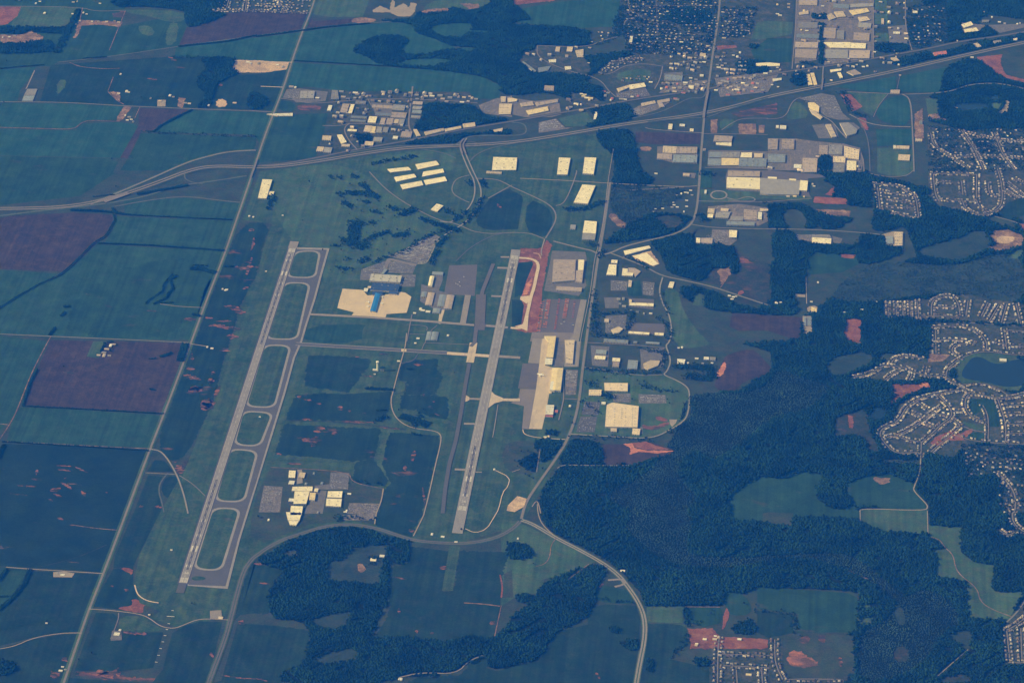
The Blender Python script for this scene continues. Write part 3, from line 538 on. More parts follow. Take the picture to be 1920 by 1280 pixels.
F('field', 'grass', 't20 800,540 1040,510 1040,600 900,620 780,600', smooth=1, keep=1); F('car_park', 'lot', 't20 1140,550 1280,540 1280,610 1140,610'); F('bare_ground', 'lot_busy', 't20 1180,620 1500,600 1440,680 1100,700'); F('bare_ground', 'lot_busy', 't20 1520,590 1920,540 t30 100,520 0,690 t20 1560,730')
F('industrial_ground', 'yards', 't20 60,430 160,370 180,340 340,350 540,360 540,420 600,530 560,570 400,560 200,545 60,470'); F('caravan_yard', 'lot_busy', 't20 200,920 330,890 400,960 460,960 200,1000'); F('yard', 'lot_busy', 't20 890,830 960,790 1200,740 1180,770 1100,820 960,870 900,860')
F('field', 'grass', 't20 350,890 560,840 620,920 520,950 400,950', smooth=0); F('bare_ground', 'asphalt', 't20 780,700 1000,660 1040,720 900,740 780,730'); F('bare_ground', 'yards', 't20 430,690 600,720 680,770 600,800 430,780')
F('industrial_ground', 'lot_busy', 't30 210,-40 790,-40 790,440 640,460 420,490 430,440 200,480'); wood('row of trees down the middle of the factory block', 't30 385,180 415,180 420,470 385,480', 0, 'crowns', .8); wood('trees between the workshops at top right', 't30 440,110 480,140 400,150 330,140 330,110')
F('field', 'grass', 't30 800,0 890,0 900,190 800,180'); F('field', 'grass', 't30 810,250 900,250 910,310 800,320'); F('bare_ground', 'lot', 't30 900,200 1040,190 1050,330 910,320'); wood('dark copse beside the business street', 't30 800,330 1040,330 1060,380 900,400 800,380')
wood('large woodland in the top right corner', 't30 1160,-60 1930,-60 1930,150 1640,110 1560,170 1640,200 1740,270 1600,310 1340,330 1340,30 1170,120', 0, 'crowns', .9); wood('leafy housing left of the top right woodland', 't30 1040,60 1340,0 1350,320 1120,370 1050,330', 0, 'crowns', .5, .8)
F('bare_ground', 'lot_busy', 't30 1450,170 1640,190 1600,230 1480,250 1440,220'); F('bare_ground', 'lot', 't30 1640,190 1920,180 1920,210 1740,250')
wood('strip of trees between the highway and the interstate', 't30 1000,440 1200,390 1240,410 1500,340 1760,290 1920,260 1930,310 1500,400 1200,450 1000,500 900,470', 0, 'crowns', .8); wood('trees by the sheds near the highway bridge', 't30 180,550 290,550 300,630 180,650')
F('field', 'crop_hazed', 't30 1000,570 1340,505 1290,695 1000,690 970,640'); F('field', 'crop_hazed', 't30 500,650 960,575 960,670 900,700 740,690'); F('field', 'grass', 't30 560,690 900,710 830,790 780,870 700,830 640,710')
F('bare_ground', 'red_dirt', 't30 540,705 620,710 710,800 640,840 580,780', jit=2); F('bare_ground', 'lot', 't30 230,740 400,700 500,720 560,850 620,900 520,900 440,880 400,850 370,790 300,760'); F('pasture', 'grass', 't30 180,760 270,780 310,880 200,900 130,890', smooth=1)
F('field', 'crop_hazed', 't30 800,870 830,800 900,740 980,715 1060,730 1070,940 900,935', smooth=1); F('field', 'crop_hazed', 't30 810,970 1080,970 1085,1080 820,1100'); F('field', 'grass', 't30 820,1110 1080,1110 1085,1280 t31 1080,10 1040,45 900,40 820,10'); F('bare_ground', 'red_dirt', 't30 680,880 740,890 750,980 700,960', jit=3); F('bare_ground', 'dirt', 't30 1100,860 1160,810 1170,1060 1100,1060', jit=3); F('bare_ground', 'dirt', 't30 1200,870 1260,810 1290,880 1360,905 1210,905', jit=4)
wood('trees around the quarry ponds at the right', 't30 1290,700 1400,680 1640,640 1860,660 1930,700 1930,960 1500,980 1210,910 1350,905 1280,820', 0, 'crowns', .9); F('clearing', 'grass', 't30 1180,740 1280,740 1280,850 1200,860'); F('field', 'rough_grass', 't30 1740,430 1930,350 1930,600 1790,560', smooth=0)
F('bare_ground', 'red_dirt', 't30 1560,430 1760,410 1740,470 1780,560 1930,600 1930,620 1760,580 1640,500', jit=3)
F('water', 'water', 't30 1380,770 1640,770 1660,820 1560,830 1440,840 1400,790', smooth=2); F('water', 'water', 't30 1650,715 1740,710 1740,755 1660,760', smooth=1); F('bare_ground', 'sand', 't30 1380,795 1430,810 1400,835', jit=2); F('pasture', 'grass', 't30 1650,775 1760,765 1770,800 1700,830', smooth=1, jit=2); F('bare_ground', 'gravel', 't30 1790,740 1820,780 1780,860 1700,850 1760,820', smooth=1, jit=3)
F('sports_ground', 'red_dirt', 't20 1640,850 1920,790 t30 70,770 70,860 0,860 t20 1700,880', jit=4); F('sports_ground', 'dirt', 't20 1700,930 1830,930 1830,1010 1700,1010', jit=2); F('sports_ground', 'dirt', 't20 1850,940 1895,940 1890,1000 1850,1000'); F('pasture', 'grass', 't20 1560,890 1690,900 1640,960 1560,980', smooth=1); F('bare_ground', 'dirt', 't20 1490,900 1540,895 1540,1000 1490,1000', jit=2)
F('industrial_ground', 'lot', 't30 430,930 500,930 530,1030 470,1030'); F('car_park', 'lot', 't30 530,920 640,920 690,960 640,1010 580,1040', smooth=0); F('car_park', 'lot', 't30 330,940 420,930 500,1040 380,1040'); F('industrial_ground', 'lot_busy', 't30 0,1040 200,1040 350,1060 560,1080 690,1110 720,1200 700,1280 450,1280 0,1280'); wood('clump between the two grey factories', 't30 390,1160 480,1170 500,1280 370,1280')
F('industrial_ground', 'lot', 't20 1470,1130 1920,1140 t30 0,1130 130,1280 t20 1470,1250'); F('industrial_ground', 'asphalt', 't21 1620,-10 1920,0 t31 400,30 430,50 300,60 310,180 330,210 t21 1850,180 1620,150 1600,50')
F('factory_grounds', 'grass', 't21 1410,140 1860,160 t31 330,200 300,230 0,210 t21 1500,240 1420,240', keep=1); wood('square dark wood behind the big plant', 't31 430,20 740,10 770,120 770,280 600,260 590,210 480,190 500,120 430,80', 0); F('bare_ground', 'red_dirt', 't31 430,180 490,120 510,150 480,190', jit=2); F('bare_ground', 'red_dirt', 't31 350,195 590,210 590,255 440,250 340,240', jit=2); F('bare_ground', 'dirt', 't31 360,290 620,300 610,350 400,335', jit=3)
wood('round headed wood left of the small meadow', 't31 0,255 240,250 340,300 350,430 0,440', 0); F('field', 'rough_grass', 't31 110,290 240,290 300,380 300,440 120,440', smooth=1); wood('trees below the red dirt strip', 't31 350,300 480,350 660,350 560,420 500,440 380,440'); F('field', 'rough_grass', 't31 650,350 780,350 780,460 540,430')
wood('wood on the left of the first housing estate', 't31 790,310 930,330 1020,350 1100,380 1000,420 840,460 780,440'); F('industrial_ground', 'lot_busy', 't21 1470,270 1700,250 1920,280 1920,380 1850,415 1620,410 1630,350 1480,350'); F('industrial_ground', 'lot_busy', 't21 1500,440 1640,445 1640,510 1690,520 1640,560 1390,545 1390,510 1500,500')
F('truck_yard', 'lot_busy', 't31 200,480 330,480 330,530 210,525'); F('bare_ground', 'lot', 't31 480,490 560,510 540,550 480,550'); F('bare_ground', 'gravel', 't31 850,480 945,455 1015,460 1020,565 880,570 880,490'); F('field', 'crop', 't21 1370,0 1500,0 1500,130 1410,130 1400,50', keep=1)
F('bare_ground', 'lot_busy', 't21 1280,15 1380,20 1370,60 1280,40'); F('bare_ground', 'sand', 't21 900,640 1040,600 1110,700 1060,720 1000,690 940,680', jit=2); F('bare_ground', 'lot', 't21 840,640 880,650 830,665 820,655')
F('substation', 'gravel', 't31 260,1090 330,1090 330,1225 260,1225'); F('bare_ground', 'gravel', 't31 290,1020 370,1010 370,1065 300,1065', smooth=1); F('bare_ground', 'red_dirt', 't31 580,1110 700,1110 695,1290 t32 590,0 t31 560,1250', jit=2); F('bare_ground', 'gravel', 't31 190,925 280,930 280,950 200,945'); wood('dark wood below the hedged houses of the far estate', 't31 710,1100 1220,1130 1210,1290 t32 1200,95 790,90 700,40 t31 700,1290', 0); wood('wood between the red lot and the purple field', 't31 340,1080 560,1090 560,1250 590,1290 330,1290')
# ---- housing estates
F('estate', 'yards', 't31 790,90 900,90 1020,110 1110,170 1140,360 1000,360 900,310 830,300'); F('estate', 'yards', 't31 1200,0 1570,10 1740,-10 1930,-10 1930,200 1800,240 1720,330 1600,355 1460,310 1260,270 1200,190'); F('estate', 'yards', 't30 1200,950 1500,980 1740,960 1930,980 1930,1290 1200,1290'); wood('tree shaded estate right of the striped fields', 't30 1200,950 1500,980 1740,960 1930,980 1930,1290 1200,1290', 0, 'crowns', .4, .75)
F('estate', 'yards', 't31 860,980 1200,960 1300,930 1400,930 1500,925 1640,960 1930,1000 1930,1160 1240,1125 850,1085'); F('estate', 'yards', 't31 1240,1130 1930,1170 1930,1290 t32 1930,100 1640,80 1440,140 1320,290 1200,290 1080,300 860,300 630,280 630,250 820,200 920,95 1200,130 1220,0 t31 1220,1280')
F('lakeside', 'grass', 't32 1400,160 1480,100 1640,85 1930,120 1930,350 1840,400 1700,325 1580,300 1440,325 1380,260', smooth=1); F('water', 'water', 't32 1450,230 1490,170 1530,120 1600,115 1680,165 1760,170 1860,130 1960,150 1960,310 1880,340 1750,340 1640,305 1460,280', smooth=2)
F('bare_ground', 'red_dirt', 't32 920,320 1120,320 1200,305 1210,330 1370,295 1200,350 1060,400 920,480 900,470 940,420', jit=2); F('bare_ground', 'orange_dirt', 't32 1130,315 1210,305 1200,345 1130,340', jit=2); F('bare_ground','dirt','t32 1200,95 1370,100 1310,150 1200,155')
F('estate', 'yards', 't32 1060,410 1400,350 1500,320 1700,330 1840,400 1930,380 1930,770 1650,770 1480,780 1400,880 1140,840 960,840 830,730 780,660 940,590 960,480', smooth=0); F('bare_ground', 'red_dirt', 't32 1250,720 1400,660 1490,745 1360,740 1280,790 1220,770', jit=3); F('bare_ground', 'red_dirt', 't32 1430,700 1530,650 1540,670 1480,720', jit=3); F('bare_ground', 'crop_mid', 't32 1500,700 1540,680 1640,690 1640,750 1500,735'); F('bare_ground', 'crop_mid', 't32 1260,620 1340,570 1390,560 1280,640'); F('bare_ground', 'crop_mid', 't32 1500,430 1720,430 1740,640 1660,640 1630,500 1540,560 1490,500'); F('bare_ground', 'grass', 't32 1400,590 1560,620 1640,620 1640,670 1540,660 1470,620')
F('water', 'water', 't32 770,490 880,490 910,530 860,590 770,610', smooth=2); wood('leafy estate beside the lower right forest', 't32 1450,780 1860,780 1930,830 1930,1290 1740,1290 1730,1000 1500,1020', 0, 'crowns', .5, .8); F('estate', 'yards', 't32 1740,1000 1830,1020 1900,1280 t33 1930,0 1930,190 1760,190 1730,120 t32 1740,1280', keep=1)
F('estate', 'yards', 't23 1480,1020 1920,1030 t33 110,950 110,1150 160,1260 600,1230 600,1300 t23 1480,1300'); F('estate', 'yards', 't33 1750,880 1800,820 1930,690 1930,1140 1780,1140')

# bare soil washing out of the crops, traced patch by patch
for q_ in (('t01 1750,722 1830,735 1900,720', 26), ('t01 1890,650 1860,740 1850,790', 12), ('t01 1690,1015 1760,1030 1780,1060 1840,1065', 30), ('t01 1560,1165 1640,1160 1700,1180 1810,1190', 24), ('t01 1620,1130 1740,1128', 10), ('t01 1700,1240 1790,1250', 26), ('t01 1870,870 1820,890', 12), ('t01 1540,1100 1600,1108', 12), ('t01 1380,1112 1480,1118', 18), ('t01 1870,440 1910,450', 26), ('t01 1880,600 1900,560 1905,500', 9), ('t02 1400,205 1460,210', 22), ('t02 1380,250 1430,265 1510,290', 24), ('t02 1425,345 1460,370 1505,345', 44), ('t02 1555,300 1610,295', 30), ('t02 1580,235 1620,240', 14), ('t02 1600,440 1560,450 1535,520', 46), ('t02 1650,330 1610,420', 12), ('t02 1440,90 1445,150', 10), ('t02 1640,70 1730,72', 7), ('t02 1340,920 1360,990', 26), ('t02 1300,900 1330,905', 14), ('t02 1160,1235 1215,1245', 14), ('t02 1040,1240 1080,1235', 12),
              ('t12 360,435 420,445', 14), ('t12 450,465 490,470', 12), ('t12 320,400 330,430', 10), ('t12 345,583 440,585', 14), ('t12 430,650 520,655', 20), ('t12 430,672 490,680', 14), ('t12 565,685 610,685', 26), ('t12 345,735 400,745 490,740', 26), ('t12 410,770 450,785', 16), ('t12 440,720 470,715', 16), ('t12 630,480 640,520', 18), ('t12 690,510 710,530', 12), ('t12 1190,820 1170,900', 14), ('t12 1120,930 1115,970', 12), ('t12 1245,400 1270,405', 12), ('t12 1320,450 1345,455', 10), ('t12 1340,540 1400,570', 9), ('t12 640,600 760,605 900,610', 14), ('t12 920,640 1120,660', 12), ('t12 225,915 340,920', 12), ('t12 150,840 200,850', 12), ('t12 1250,1090 1270,1250', 8), ('t12 740,115 780,120', 8), ('t12 1180,170 1270,180', 12), ('t12 800,260 880,265', 8), ('t12 920,95 1000,98', 9),
              ('t02 230,1030 310,1038', 8), ('t02 130,1080 270,1088', 8), ('t02 280,960 270,1000', 9), ('t02 445,1055 490,1070 540,1110', 15), ('t02 380,1110 420,1120 450,1100', 20), ('t02 400,1140 470,1170', 14), ('t02 425,930 540,938', 8), ('t02 425,958 530,972', 8), ('t02 560,940 660,985', 8), ('t02 610,1120 640,1160', 12), ('t02 360,1180 400,1200', 12), ('t02 790,1130 810,1135', 8), ('t02 480,1030 500,1020', 8),
              ('t03 520,95 560,100', 18), ('t03 430,40 480,60', 9), ('t03 830,545 850,560', 12), ('t03 930,575 960,590', 12), ('t03 460,1090 510,1120', 16), ('t03 390,1190 440,1250', 26), ('t03 740,1180 790,1230 850,1245', 30), ('t03 560,1210 600,1205', 14), ('t03 890,1170 890,1230', 14), ('t03 920,895 1000,905 1100,915', 18), ('t03 1790,820 1830,825', 20), ('t03 1580,1050 1600,1090', 10), ('t03 1660,1222 1780,1240 1920,1250', 7), ('t13 1390,400 1410,430', 20), ('t13 980,490 1060,490 1130,505', 8), ('t13 1150,130 1180,150', 18), ('t13 1310,900 1330,915', 14), ('t13 1760,820 1790,840', 18), ('t13 0,1245 100,1270', 7), ('t13 -20,385 80,395', 8), ('t13 20,530 110,540', 8), ('t13 730,750 770,745', 10), ('t13 1070,720 1075,760', 8), ('t13 1200,880 1210,910', 8),
              ('t11 1810,250 1840,280', 14), ('t11 140,1215 160,1225', 12), ('t00 1550,570 1580,575', 8), ('t00 1260,430 1300,440', 8), ('t00 1640,640 1670,640', 22), ('t00 1100,590 1180,600', 14, ), ('t01 780,1010 840,1025', 9), ('t01 1000,820 1050,825', 6), ('t01 1100,1050 1180,1055', 7), ('t02 470,230 560,240', 9, 'scrub'), ('t10 610,885 670,890', 18), ('t23 120,620 170,660', 14), ('t23 640,570 690,530', 14), ('t23 630,1200 660,1250', 8), ('t23 900,950 930,945', 14), ('t33 590,440 660,460', 10), ('t33 720,490 750,500', 10), ('t33 540,1080 550,1160', 16), ('t33 1110,820 1140,830', 8)):
    streak(*q_)
# ================================================================== ROADS
road('f -60,392 60,391 120,388 175,380 240,362 310,337 350,321 395,311 475,314 530,312 600,302 680,288 760,277 850,274 960,268 1060,252 1135,239 1200,229 1310,215 1385,198 1440,181 1540,162 1640,142 1740,120 1840,97 1980,68', 13, 'asphalt_pale', 'interstate', 20, dual=27, vm='rough_grass', clear=10)
road('f 475,312 530,308 595,296 670,280 750,267 805,256 855,245 960,228 1035,215 1120,200 1160,192 1235,180 1310,170 1330,167 1380,155 1440,141 1485,133 1540,126 1600,117 1665,105 1740,92 1800,78 1865,70 1980,50', 18, 'asphalt', 'highway', 8, vm='rough_grass')
road('t01 680,255 850,180 1100,75 1400,-60 t00 1520,1185 1700,1140 1900,1128 t10 0,1130', 14, 'asphalt_pale', 'road', 8)
road('t01 -80,350 400,290 760,255 1100,195 1300,120 1600,80 1850,40', 8, 'asphalt', 'road', 8); road('t01 860,270 1100,225 1380,190 1650,225 1800,240', 8, 'asphalt', 'road', 5); road('t01 1390,0 1380,60 1440,90 1520,100', 6, 'asphalt', 'road', 4)
CL = 'f 593,-10 580,30 567,60 550,107 530,170 512,215 494,262 475,320 447,402 420,480 386,566 360,638 310,770 282,840 237,960 195,1072 167,1142 150,1190 116,1290'
road(CL, 13, 'asphalt_pale', 'road', 13)
# local roads upper left
road('t00 -80,765 460,768 900,795 1470,820 1920,835 t10 130,845', 7, 'asphalt_pale', 'road', 4); road('t00 430,470 820,428 1340,350 1920,270 t10 350,225 850,175 1000,165', 5, 'track_ballast', 'railway_bed', 4)
road('t00 -80,955 380,968 560,972 610,920 680,903 900,915', 6, 'dirt', 'farm_track'); road('t00 810,690 850,730 880,760 930,785', 6, 'dirt', 'farm_track'); road('t00 940,85 820,380', 5, 'dirt', 'farm_track'); road('t00 -80,48 600,55 720,90 940,80', 6, 'asphalt_pale', 'road', 3); road('t00 620,60 600,150 590,260', 6, 'dirt', 'farm_track'); road('t00 260,530 210,640 195,670', 9, 'concrete', 'farm_track'); road('t00 520,470 600,505 780,520 900,515', 6, 'dirt', 'farm_track'); road('t00 850,580 810,685', 5, 'dirt', 'farm_track'); road('t00 1050,805 1010,890', 5, 'dirt', 'farm_track')
road('t01 -80,1222 380,1243 900,1265 t02 1420,10', 7, 'asphalt_pale', 'road', 4); road('t01 380,1245 t02 240,225 150,460 95,590 -20,760', 6, 'dirt', 'farm_track'); road('t02 1380,12 1500,30 1560,40', 6, 'gravel', 'farm_track'); road('t01 1200,1000 1340,1020 1520,1028', 5, 'gravel', 'farm_track')
road('t02 20,750 360,765 700,785 1120,805', 5, 'dirt', 'farm_track'); road('t02 -80,610 60,625', 5, 'dirt', 'farm_track')
road('t02 1125,808 1215,820 1320,980 1380,1150 1410,1290', 9, 'concrete', 'road', 3); road('t02 1090,985 1330,998', 6, 'asphalt_pale', 'road', 3); road('t02 1260,985 1200,1060 1190,1130 1215,1210 1230,1280', 5, 'asphalt', 'road', 3); road('t02 1345,1005 1450,1070 1540,1160', 5, 'asphalt_pale', 'road')
road('t03 45,412 230,427 500,442 770,460', 6, 'gravel', 'farm_track'); road('t03 -80,1035 100,1010 250,940 470,905 610,905', 6, 'gravel', 'farm_track'); road('t03 670,725 860,738 1060,765 1130,800 1200,855 1300,875 1380,845 1480,802 1600,800 1720,808', 6, 'gravel', 'service_road'); road('t03 890,755 890,800 830,950', 5, 'asphalt_pale', 'service_road'); road('t03 1010,545 1030,620 1100,665 1190,680', 7, 'new_concrete', 'service_road')
road('t03 540,95 700,120 880,135', 5, 'dirt', 'farm_track'); road('t03 300,410 560,350 800,245', 5, 'scrub', 'farm_track')
road('t10 0,1240 t10 190,740 270,750 400,780 560,770 840,745 1160,745 1500,760 1640,770', 8, 'asphalt_pale', 'street', 0) if 0 else road('t10 185,740 270,750 400,780 560,770 840,745 1160,745 1500,760 1660,775', 8, 'asphalt_pale', 'street')
road('t10 1175,650 1170,700 1160,780 1140,940 1165,990', 12, 'asphalt_pale', 'street'); road('t10 840,745 860,790 900,830', 7, 'asphalt_pale', 'street'); road('t10 500,945 640,945 700,928 900,932 1140,945', 8, 'asphalt_pale', 'street'); road('t10 700,928 655,965 690,1050 760,1125', 9, 'asphalt_pale', 'street'); road('t10 -160,460 270,470', 8, 'new_concrete', 'street'); road('t10 35,650 200,657', 8, 'new_concrete', 'street'); road('t00 1890,832 t10 130,845', 7, 'asphalt_pale', 'street')
# interchange ramps and airport boulevard
road('t10 700,1145 1000,1100 1200,1092 1420,1100 1500,1090 1560,1040 1640,1018 1920,1020 t20 100,1010 110,960 80,925 0,920', 7, 'asphalt', 'ramp', 5); road('t10 1600,1215 1650,1160 1760,1110 1960,1072', 7, 'asphalt', 'ramp', 5); road('t10 1240,1120 1420,1150 1500,1190', 7, 'asphalt', 'ramp', 5); road('t10 1520,1075 1600,1060 1680,1080 1600,1100', 6, 'asphalt', 'ramp')
road('t10 1560,1040 1525,1090 1545,1160 1600,1290 t11 1640,80 1642,190 1600,280 1530,345 1455,395 1380,380', 9, 'concrete', 'boulevard', 5); road('t10 1580,1040 1545,1090 1570,1150 1630,1290 t11 1685,120 1690,200 1660,290 1590,375 1510,430 1400,490 1340,560 1300,660 1270,700 1210,700', 9, 'concrete', 'boulevard', 5)
road('t11 1740,210 1920,110', 8, 'asphalt_pale', 'road', 4); road('t11 1600,35 1500,60 1465,130 1480,180 1560,225 1600,240', 7, 'asphalt_pale', 'road', 4); road('t11 1660,60 1800,65 1880,100 t21 -20,115 150,190 290,260 335,330 320,400 250,510', 9, 'asphalt_pale', 'road', 4); road('t11 850,10 960,130 1080,220 1200,290 1360,370 1500,400 1560,425 1620,455 1740,475 1860,470 t21 0,465 140,470 245,515', 8, 'asphalt_pale', 'road', 3); road('t11 1860,470 1760,490 1600,580 1500,680', 6, 'asphalt', 'service_road')
road('t21 245,515 215,610 225,640', 8, 'concrete', 'service_road'); road('t21 330,265 390,250 450,120 490,0 t20 480,1280', 8, 'asphalt_pale', 'road', 3); road('t21 60,60 290,70 470,80 700,95 1280,125 1390,115', 7, 'gravel', 'road', 2); road('t20 760,1120 740,1240 t21 720,80 690,350 650,560 620,650 590,900 550,1100 510,1280 t22 495,190', 5, 'concrete', 'road')
road('t21 735,90 700,350 665,560 640,680 610,900 580,1100 555,1290 t22 530,200 500,480 440,690 350,850 200,1060 100,1210 t23 70,50', 16, 'asphalt_pale', 'road', 6)
road('t20 1560,-20 1550,130 1510,370 1480,600 1455,760 1435,940 1420,1130 1410,1280 t21 1400,150 1385,300 1350,400 1280,450 1180,490 1000,530 840,570 740,620 660,635 600,600 520,585 310,530', 15, 'asphalt_pale', 'road', 4)
road('t21 740,620 820,650 1000,720 1120,790 1300,825 1500,870 1620,910 1800,970 1920,1010', 11, 'asphalt_pale', 'road', 4); road('t21 1350,405 1500,430 1920,440 t31 0,437 400,445 780,472 870,485', 9, 'asphalt_pale', 'road', 3); road('t21 1560,880 1600,830 1570,770', 5, 'dirt', 'track'); road('t21 870,150 1290,125', 5, 'gravel', 'track')
road('t21 1130,800 1100,900 1130,1000 1180,1080 1200,1200 1180,1290 t22 1150,30 1180,100 1190,160 1160,230 1130,250 1220,285 1310,335 1335,390 1320,560 1260,620 1180,665 1090,712 980,728 840,718 650,708 440,695', 9, 'concrete', 'road', 3); road('t22 1130,250 960,260 700,215 540,195', 7, 'asphalt_pale', 'street', 2); road('t22 570,10 940,30 1150,50', 7, 'asphalt_pale', 'street')
road('t22 380,190 390,410 380,470 350,590', 8, 'asphalt_pale', 'service_road'); road('t22 385,430 490,435', 7, 'asphalt_pale', 'service_road'); road('t22 80,660 90,700 200,725 400,735', 5, 'new_concrete', 'service_road'); road('t22 210,810 185,980', 6, 'asphalt_pale', 'service_road'); road('t22 340,950 380,928 470,928 700,932 900,930', 5, 'gravel', 'track')
# four lane highway sweeping round the south of the field
road('t03 1560,1290 1690,950 1730,800 1780,600 1830,430 1900,340 t13 0,330 80,270 200,205 330,165 500,108 700,88 900,118 1080,180 1200,215 1400,232 1600,235 1800,195 t23 0,130 60,70', 10, 'asphalt', 'highway', 7, dual=15)
road('t23 70,60 150,85 330,195 500,280 680,380 800,470 870,560 940,660 985,760 1000,860 990,980 960,1120 930,1290', 10, 'concrete', 'highway', 6, dual=16); road('t23 190,-60 195,20 230,100 320,180', 6, 'gravel', 'road'); road('t22 150,1240 190,1180 215,1290', 6, 'gravel', 'road'); road('t23 330,195 290,250 285,340 240,395 180,405', 5, 'dirt', 'track'); road('t23 575,390 420,505', 6, 'dirt', 'track'); road('t23 720,510 840,500 850,540 770,560', 16, 'concrete', 'lay_by')
road('t23 1010,815 1180,830 1300,850', 5, 'grass', 'track'); road('t23 1300,710 1560,712', 5, 'dirt', 'track'); road('t13 1840,700 1790,930', 5, 'dirt', 'track'); road('t13 1560,680 1700,688 1830,705', 8, 'dirt', 'track'); road('t13 1830,470 1850,560 1840,640', 9, 'red_dirt', 'track'); road('t13 1070,1240 1240,1200 1500,1215 1600,1110 1700,1075', 6, 'gravel', 'track')
road('t33 1210,185 1290,205 1320,260 1390,320 1405,420 1450,480 1570,570 1590,670 1680,730 1830,785', 6, 'dirt', 'track', 3); road('t33 690,-10 692,65', 5, 'gravel', 'track'); road('t32 690,1280 690,1252 1180,1270 1200,1240 1180,1210 1090,1120 1095,1090 1140,980 1145,880', 7, 'gravel', 'track', 2); road('t33 1195,-10 1200,165', 5, 'gravel', 'track'); road('t33 1270,1230 1440,1080 1500,1030', 5, 'gravel', 'track')
road('t33 1790,825 1860,760 1930,660', 9, 'asphalt_pale', 'road', 3); road('t33 740,500 690,480 600,440', 4, 'dirt', 'track')
# upper right
road('t20 1460,680 1440,740 1330,735 1230,790 1100,850 900,890', 7, 'asphalt', 'ramp', 4); road('t20 1440,885 1500,870 1700,795 1920,735', 7, 'asphalt', 'ramp', 4); road('t20 1420,885 1200,895 1020,915', 7, 'asphalt', 'ramp', 4)
road('t20 190,345 550,360 700,300 790,280', 8, 'asphalt_pale', 'street'); road('t20 190,345 185,420 300,490 480,550 610,580 680,620 720,680 780,730', 8, 'asphalt_pale', 'street'); road('t20 1130,500 1110,600 1070,670', 9, 'asphalt_pale', 'street'); road('t20 650,560 740,560 850,490 1000,480 1130,500', 7, 'asphalt_pale', 'street'); road('t20 670,540 760,460 880,440 1000,440', 7, 'asphalt_pale', 'street')
road('t20 870,0 880,90 980,120 850,150 840,190', 7, 'asphalt_pale', 'street'); road('t20 900,50 1500,45 1560,45', 7, 'asphalt_pale', 'street'); road('t20 880,270 1100,265 1480,260', 6, 'asphalt', 'street'); road('t20 1080,-20 1090,260', 6, 'asphalt', 'street'); road('t20 1250,470 1400,455 1440,400', 8, 'asphalt_pale', 'street')
road('t30 215,-20 205,250 180,520', 9, 'asphalt_pale', 'street'); road('t30 790,-20 790,440', 9, 'asphalt_pale', 'street'); road('t30 1030,-20 1030,220 1080,380', 9, 'asphalt_pale', 'street'); road('t30 415,500 405,640', 10, 'asphalt_pale', 'street', 2); road('t30 200,310 790,310', 6, 'asphalt_pale', 'street'); road('t30 210,150 380,150 790,150', 6, 'asphalt', 'street')
road('t30 -10,895 130,890 180,760 250,730', 7, 'asphalt_pale', 'street'); road('t30 560,690 900,705 1010,712 1280,700 1400,680 1500,640 1650,625 1780,635 1930,670', 9, 'asphalt_pale', 'road', 3); road('t30 1010,712 1070,740 1085,1000 1095,1290', 10, 'asphalt_pale', 'road', 3); road('t30 990,570 965,680', 6, 'asphalt', 'road'); road('t30 900,710 830,790 790,880', 5, 'asphalt_pale', 'road'); road('t30 610,860 740,925 880,950 1070,955', 9, 'concrete', 'road', 2); road('t30 300,800 400,870 480,910 540,990 590,1040', 7, 'concrete', 'road'); road('t20 1570,980 1640,930 1720,890 1920,890', 7, 'asphalt_pale', 'road')
road('t20 1480,1130 1920,1140 t30 200,1150', 7, 'asphalt_pale', 'street'); road('t20 1450,1260 1920,1270 t30 720,1290', 8, 'asphalt_pale', 'street'); road('t20 1420,1005 1920,1012', 7, 'asphalt_pale', 'street'); road('t20 1000,960 1050,975 1430,1000', 6, 'gravel', 'street')
road('t30 660,880 730,980 760,1100 765,1290', 7, 'asphalt', 'road', 2); road('t30 560,1080 660,1110 715,1180 720,1290', 8, 'asphalt_pale', 'street'); road('t31 750,20 880,50 1040,45 1090,0', 7, 'asphalt_pale', 'street')
p_ = U(P('t21 1490,185 1500,165 1550,150 1600,165 1612,185 1600,205 1550,220 1500,205 1490,185')); road('t21 1490,185 1502,162 1550,152 1598,162 1614,185 1598,208 1550,218 1502,208 1490,185', 12, 'concrete', 'roundabout', 0); road('t21 1610,205 1680,225 1740,200 1800,200 1830,220 1800,235 1620,225', 7, 'concrete', 'drive'); road('t21 1400,230 1880,240 t31 0,235 330,210', 7, 'asphalt_pale', 'street')
road('t31 285,800 290,1000', 6, 'gravel', 'track'); road('t31 1700,345 1850,385 1900,410', 8, 'asphalt_pale', 'road', 2); road('t31 0,437 -10,437', 4, 'gravel', 'track')

# ================================================================== AIRPORT PAVEMENT
def pave(name, mt, s, smooth=0):
    p = U(P(s)); p = chaikin(p, smooth) if smooth else p; RZ[0] += .006; raster(p, -1)
    o = link(name, mesh(name, [(a, b, RZ[0]) for a, b in p], [list(range(len(p)))], MATS[mt])); o['kind'] = 'structure'; return o
def fillet(q, r):
    """round the corners of a traced island"""
    out = []; n = len(q)
    for i in range(n):
        a, b, c = q[i - 1], q[i], q[(i + 1) % n]; d1 = (a - b) / np.hypot(*(a - b)); d2 = (c - b) / np.hypot(*(c - b))
        rr = min(r, np.hypot(*(a - b)) * .45, np.hypot(*(c - b)) * .45)
        for t in np.linspace(0, 1, 7):
            out.append((1 - t) ** 2 * (b + d1 * rr) + 2 * t * (1 - t) * b + t * t * (b + d2 * rr))
    return np.array(out)
def grow(q, d):
    c = q.mean(0); out = []
    for p in q:
        v = p - c; out.append(c + v + np.sign(v) * d)
    return np.array(out)
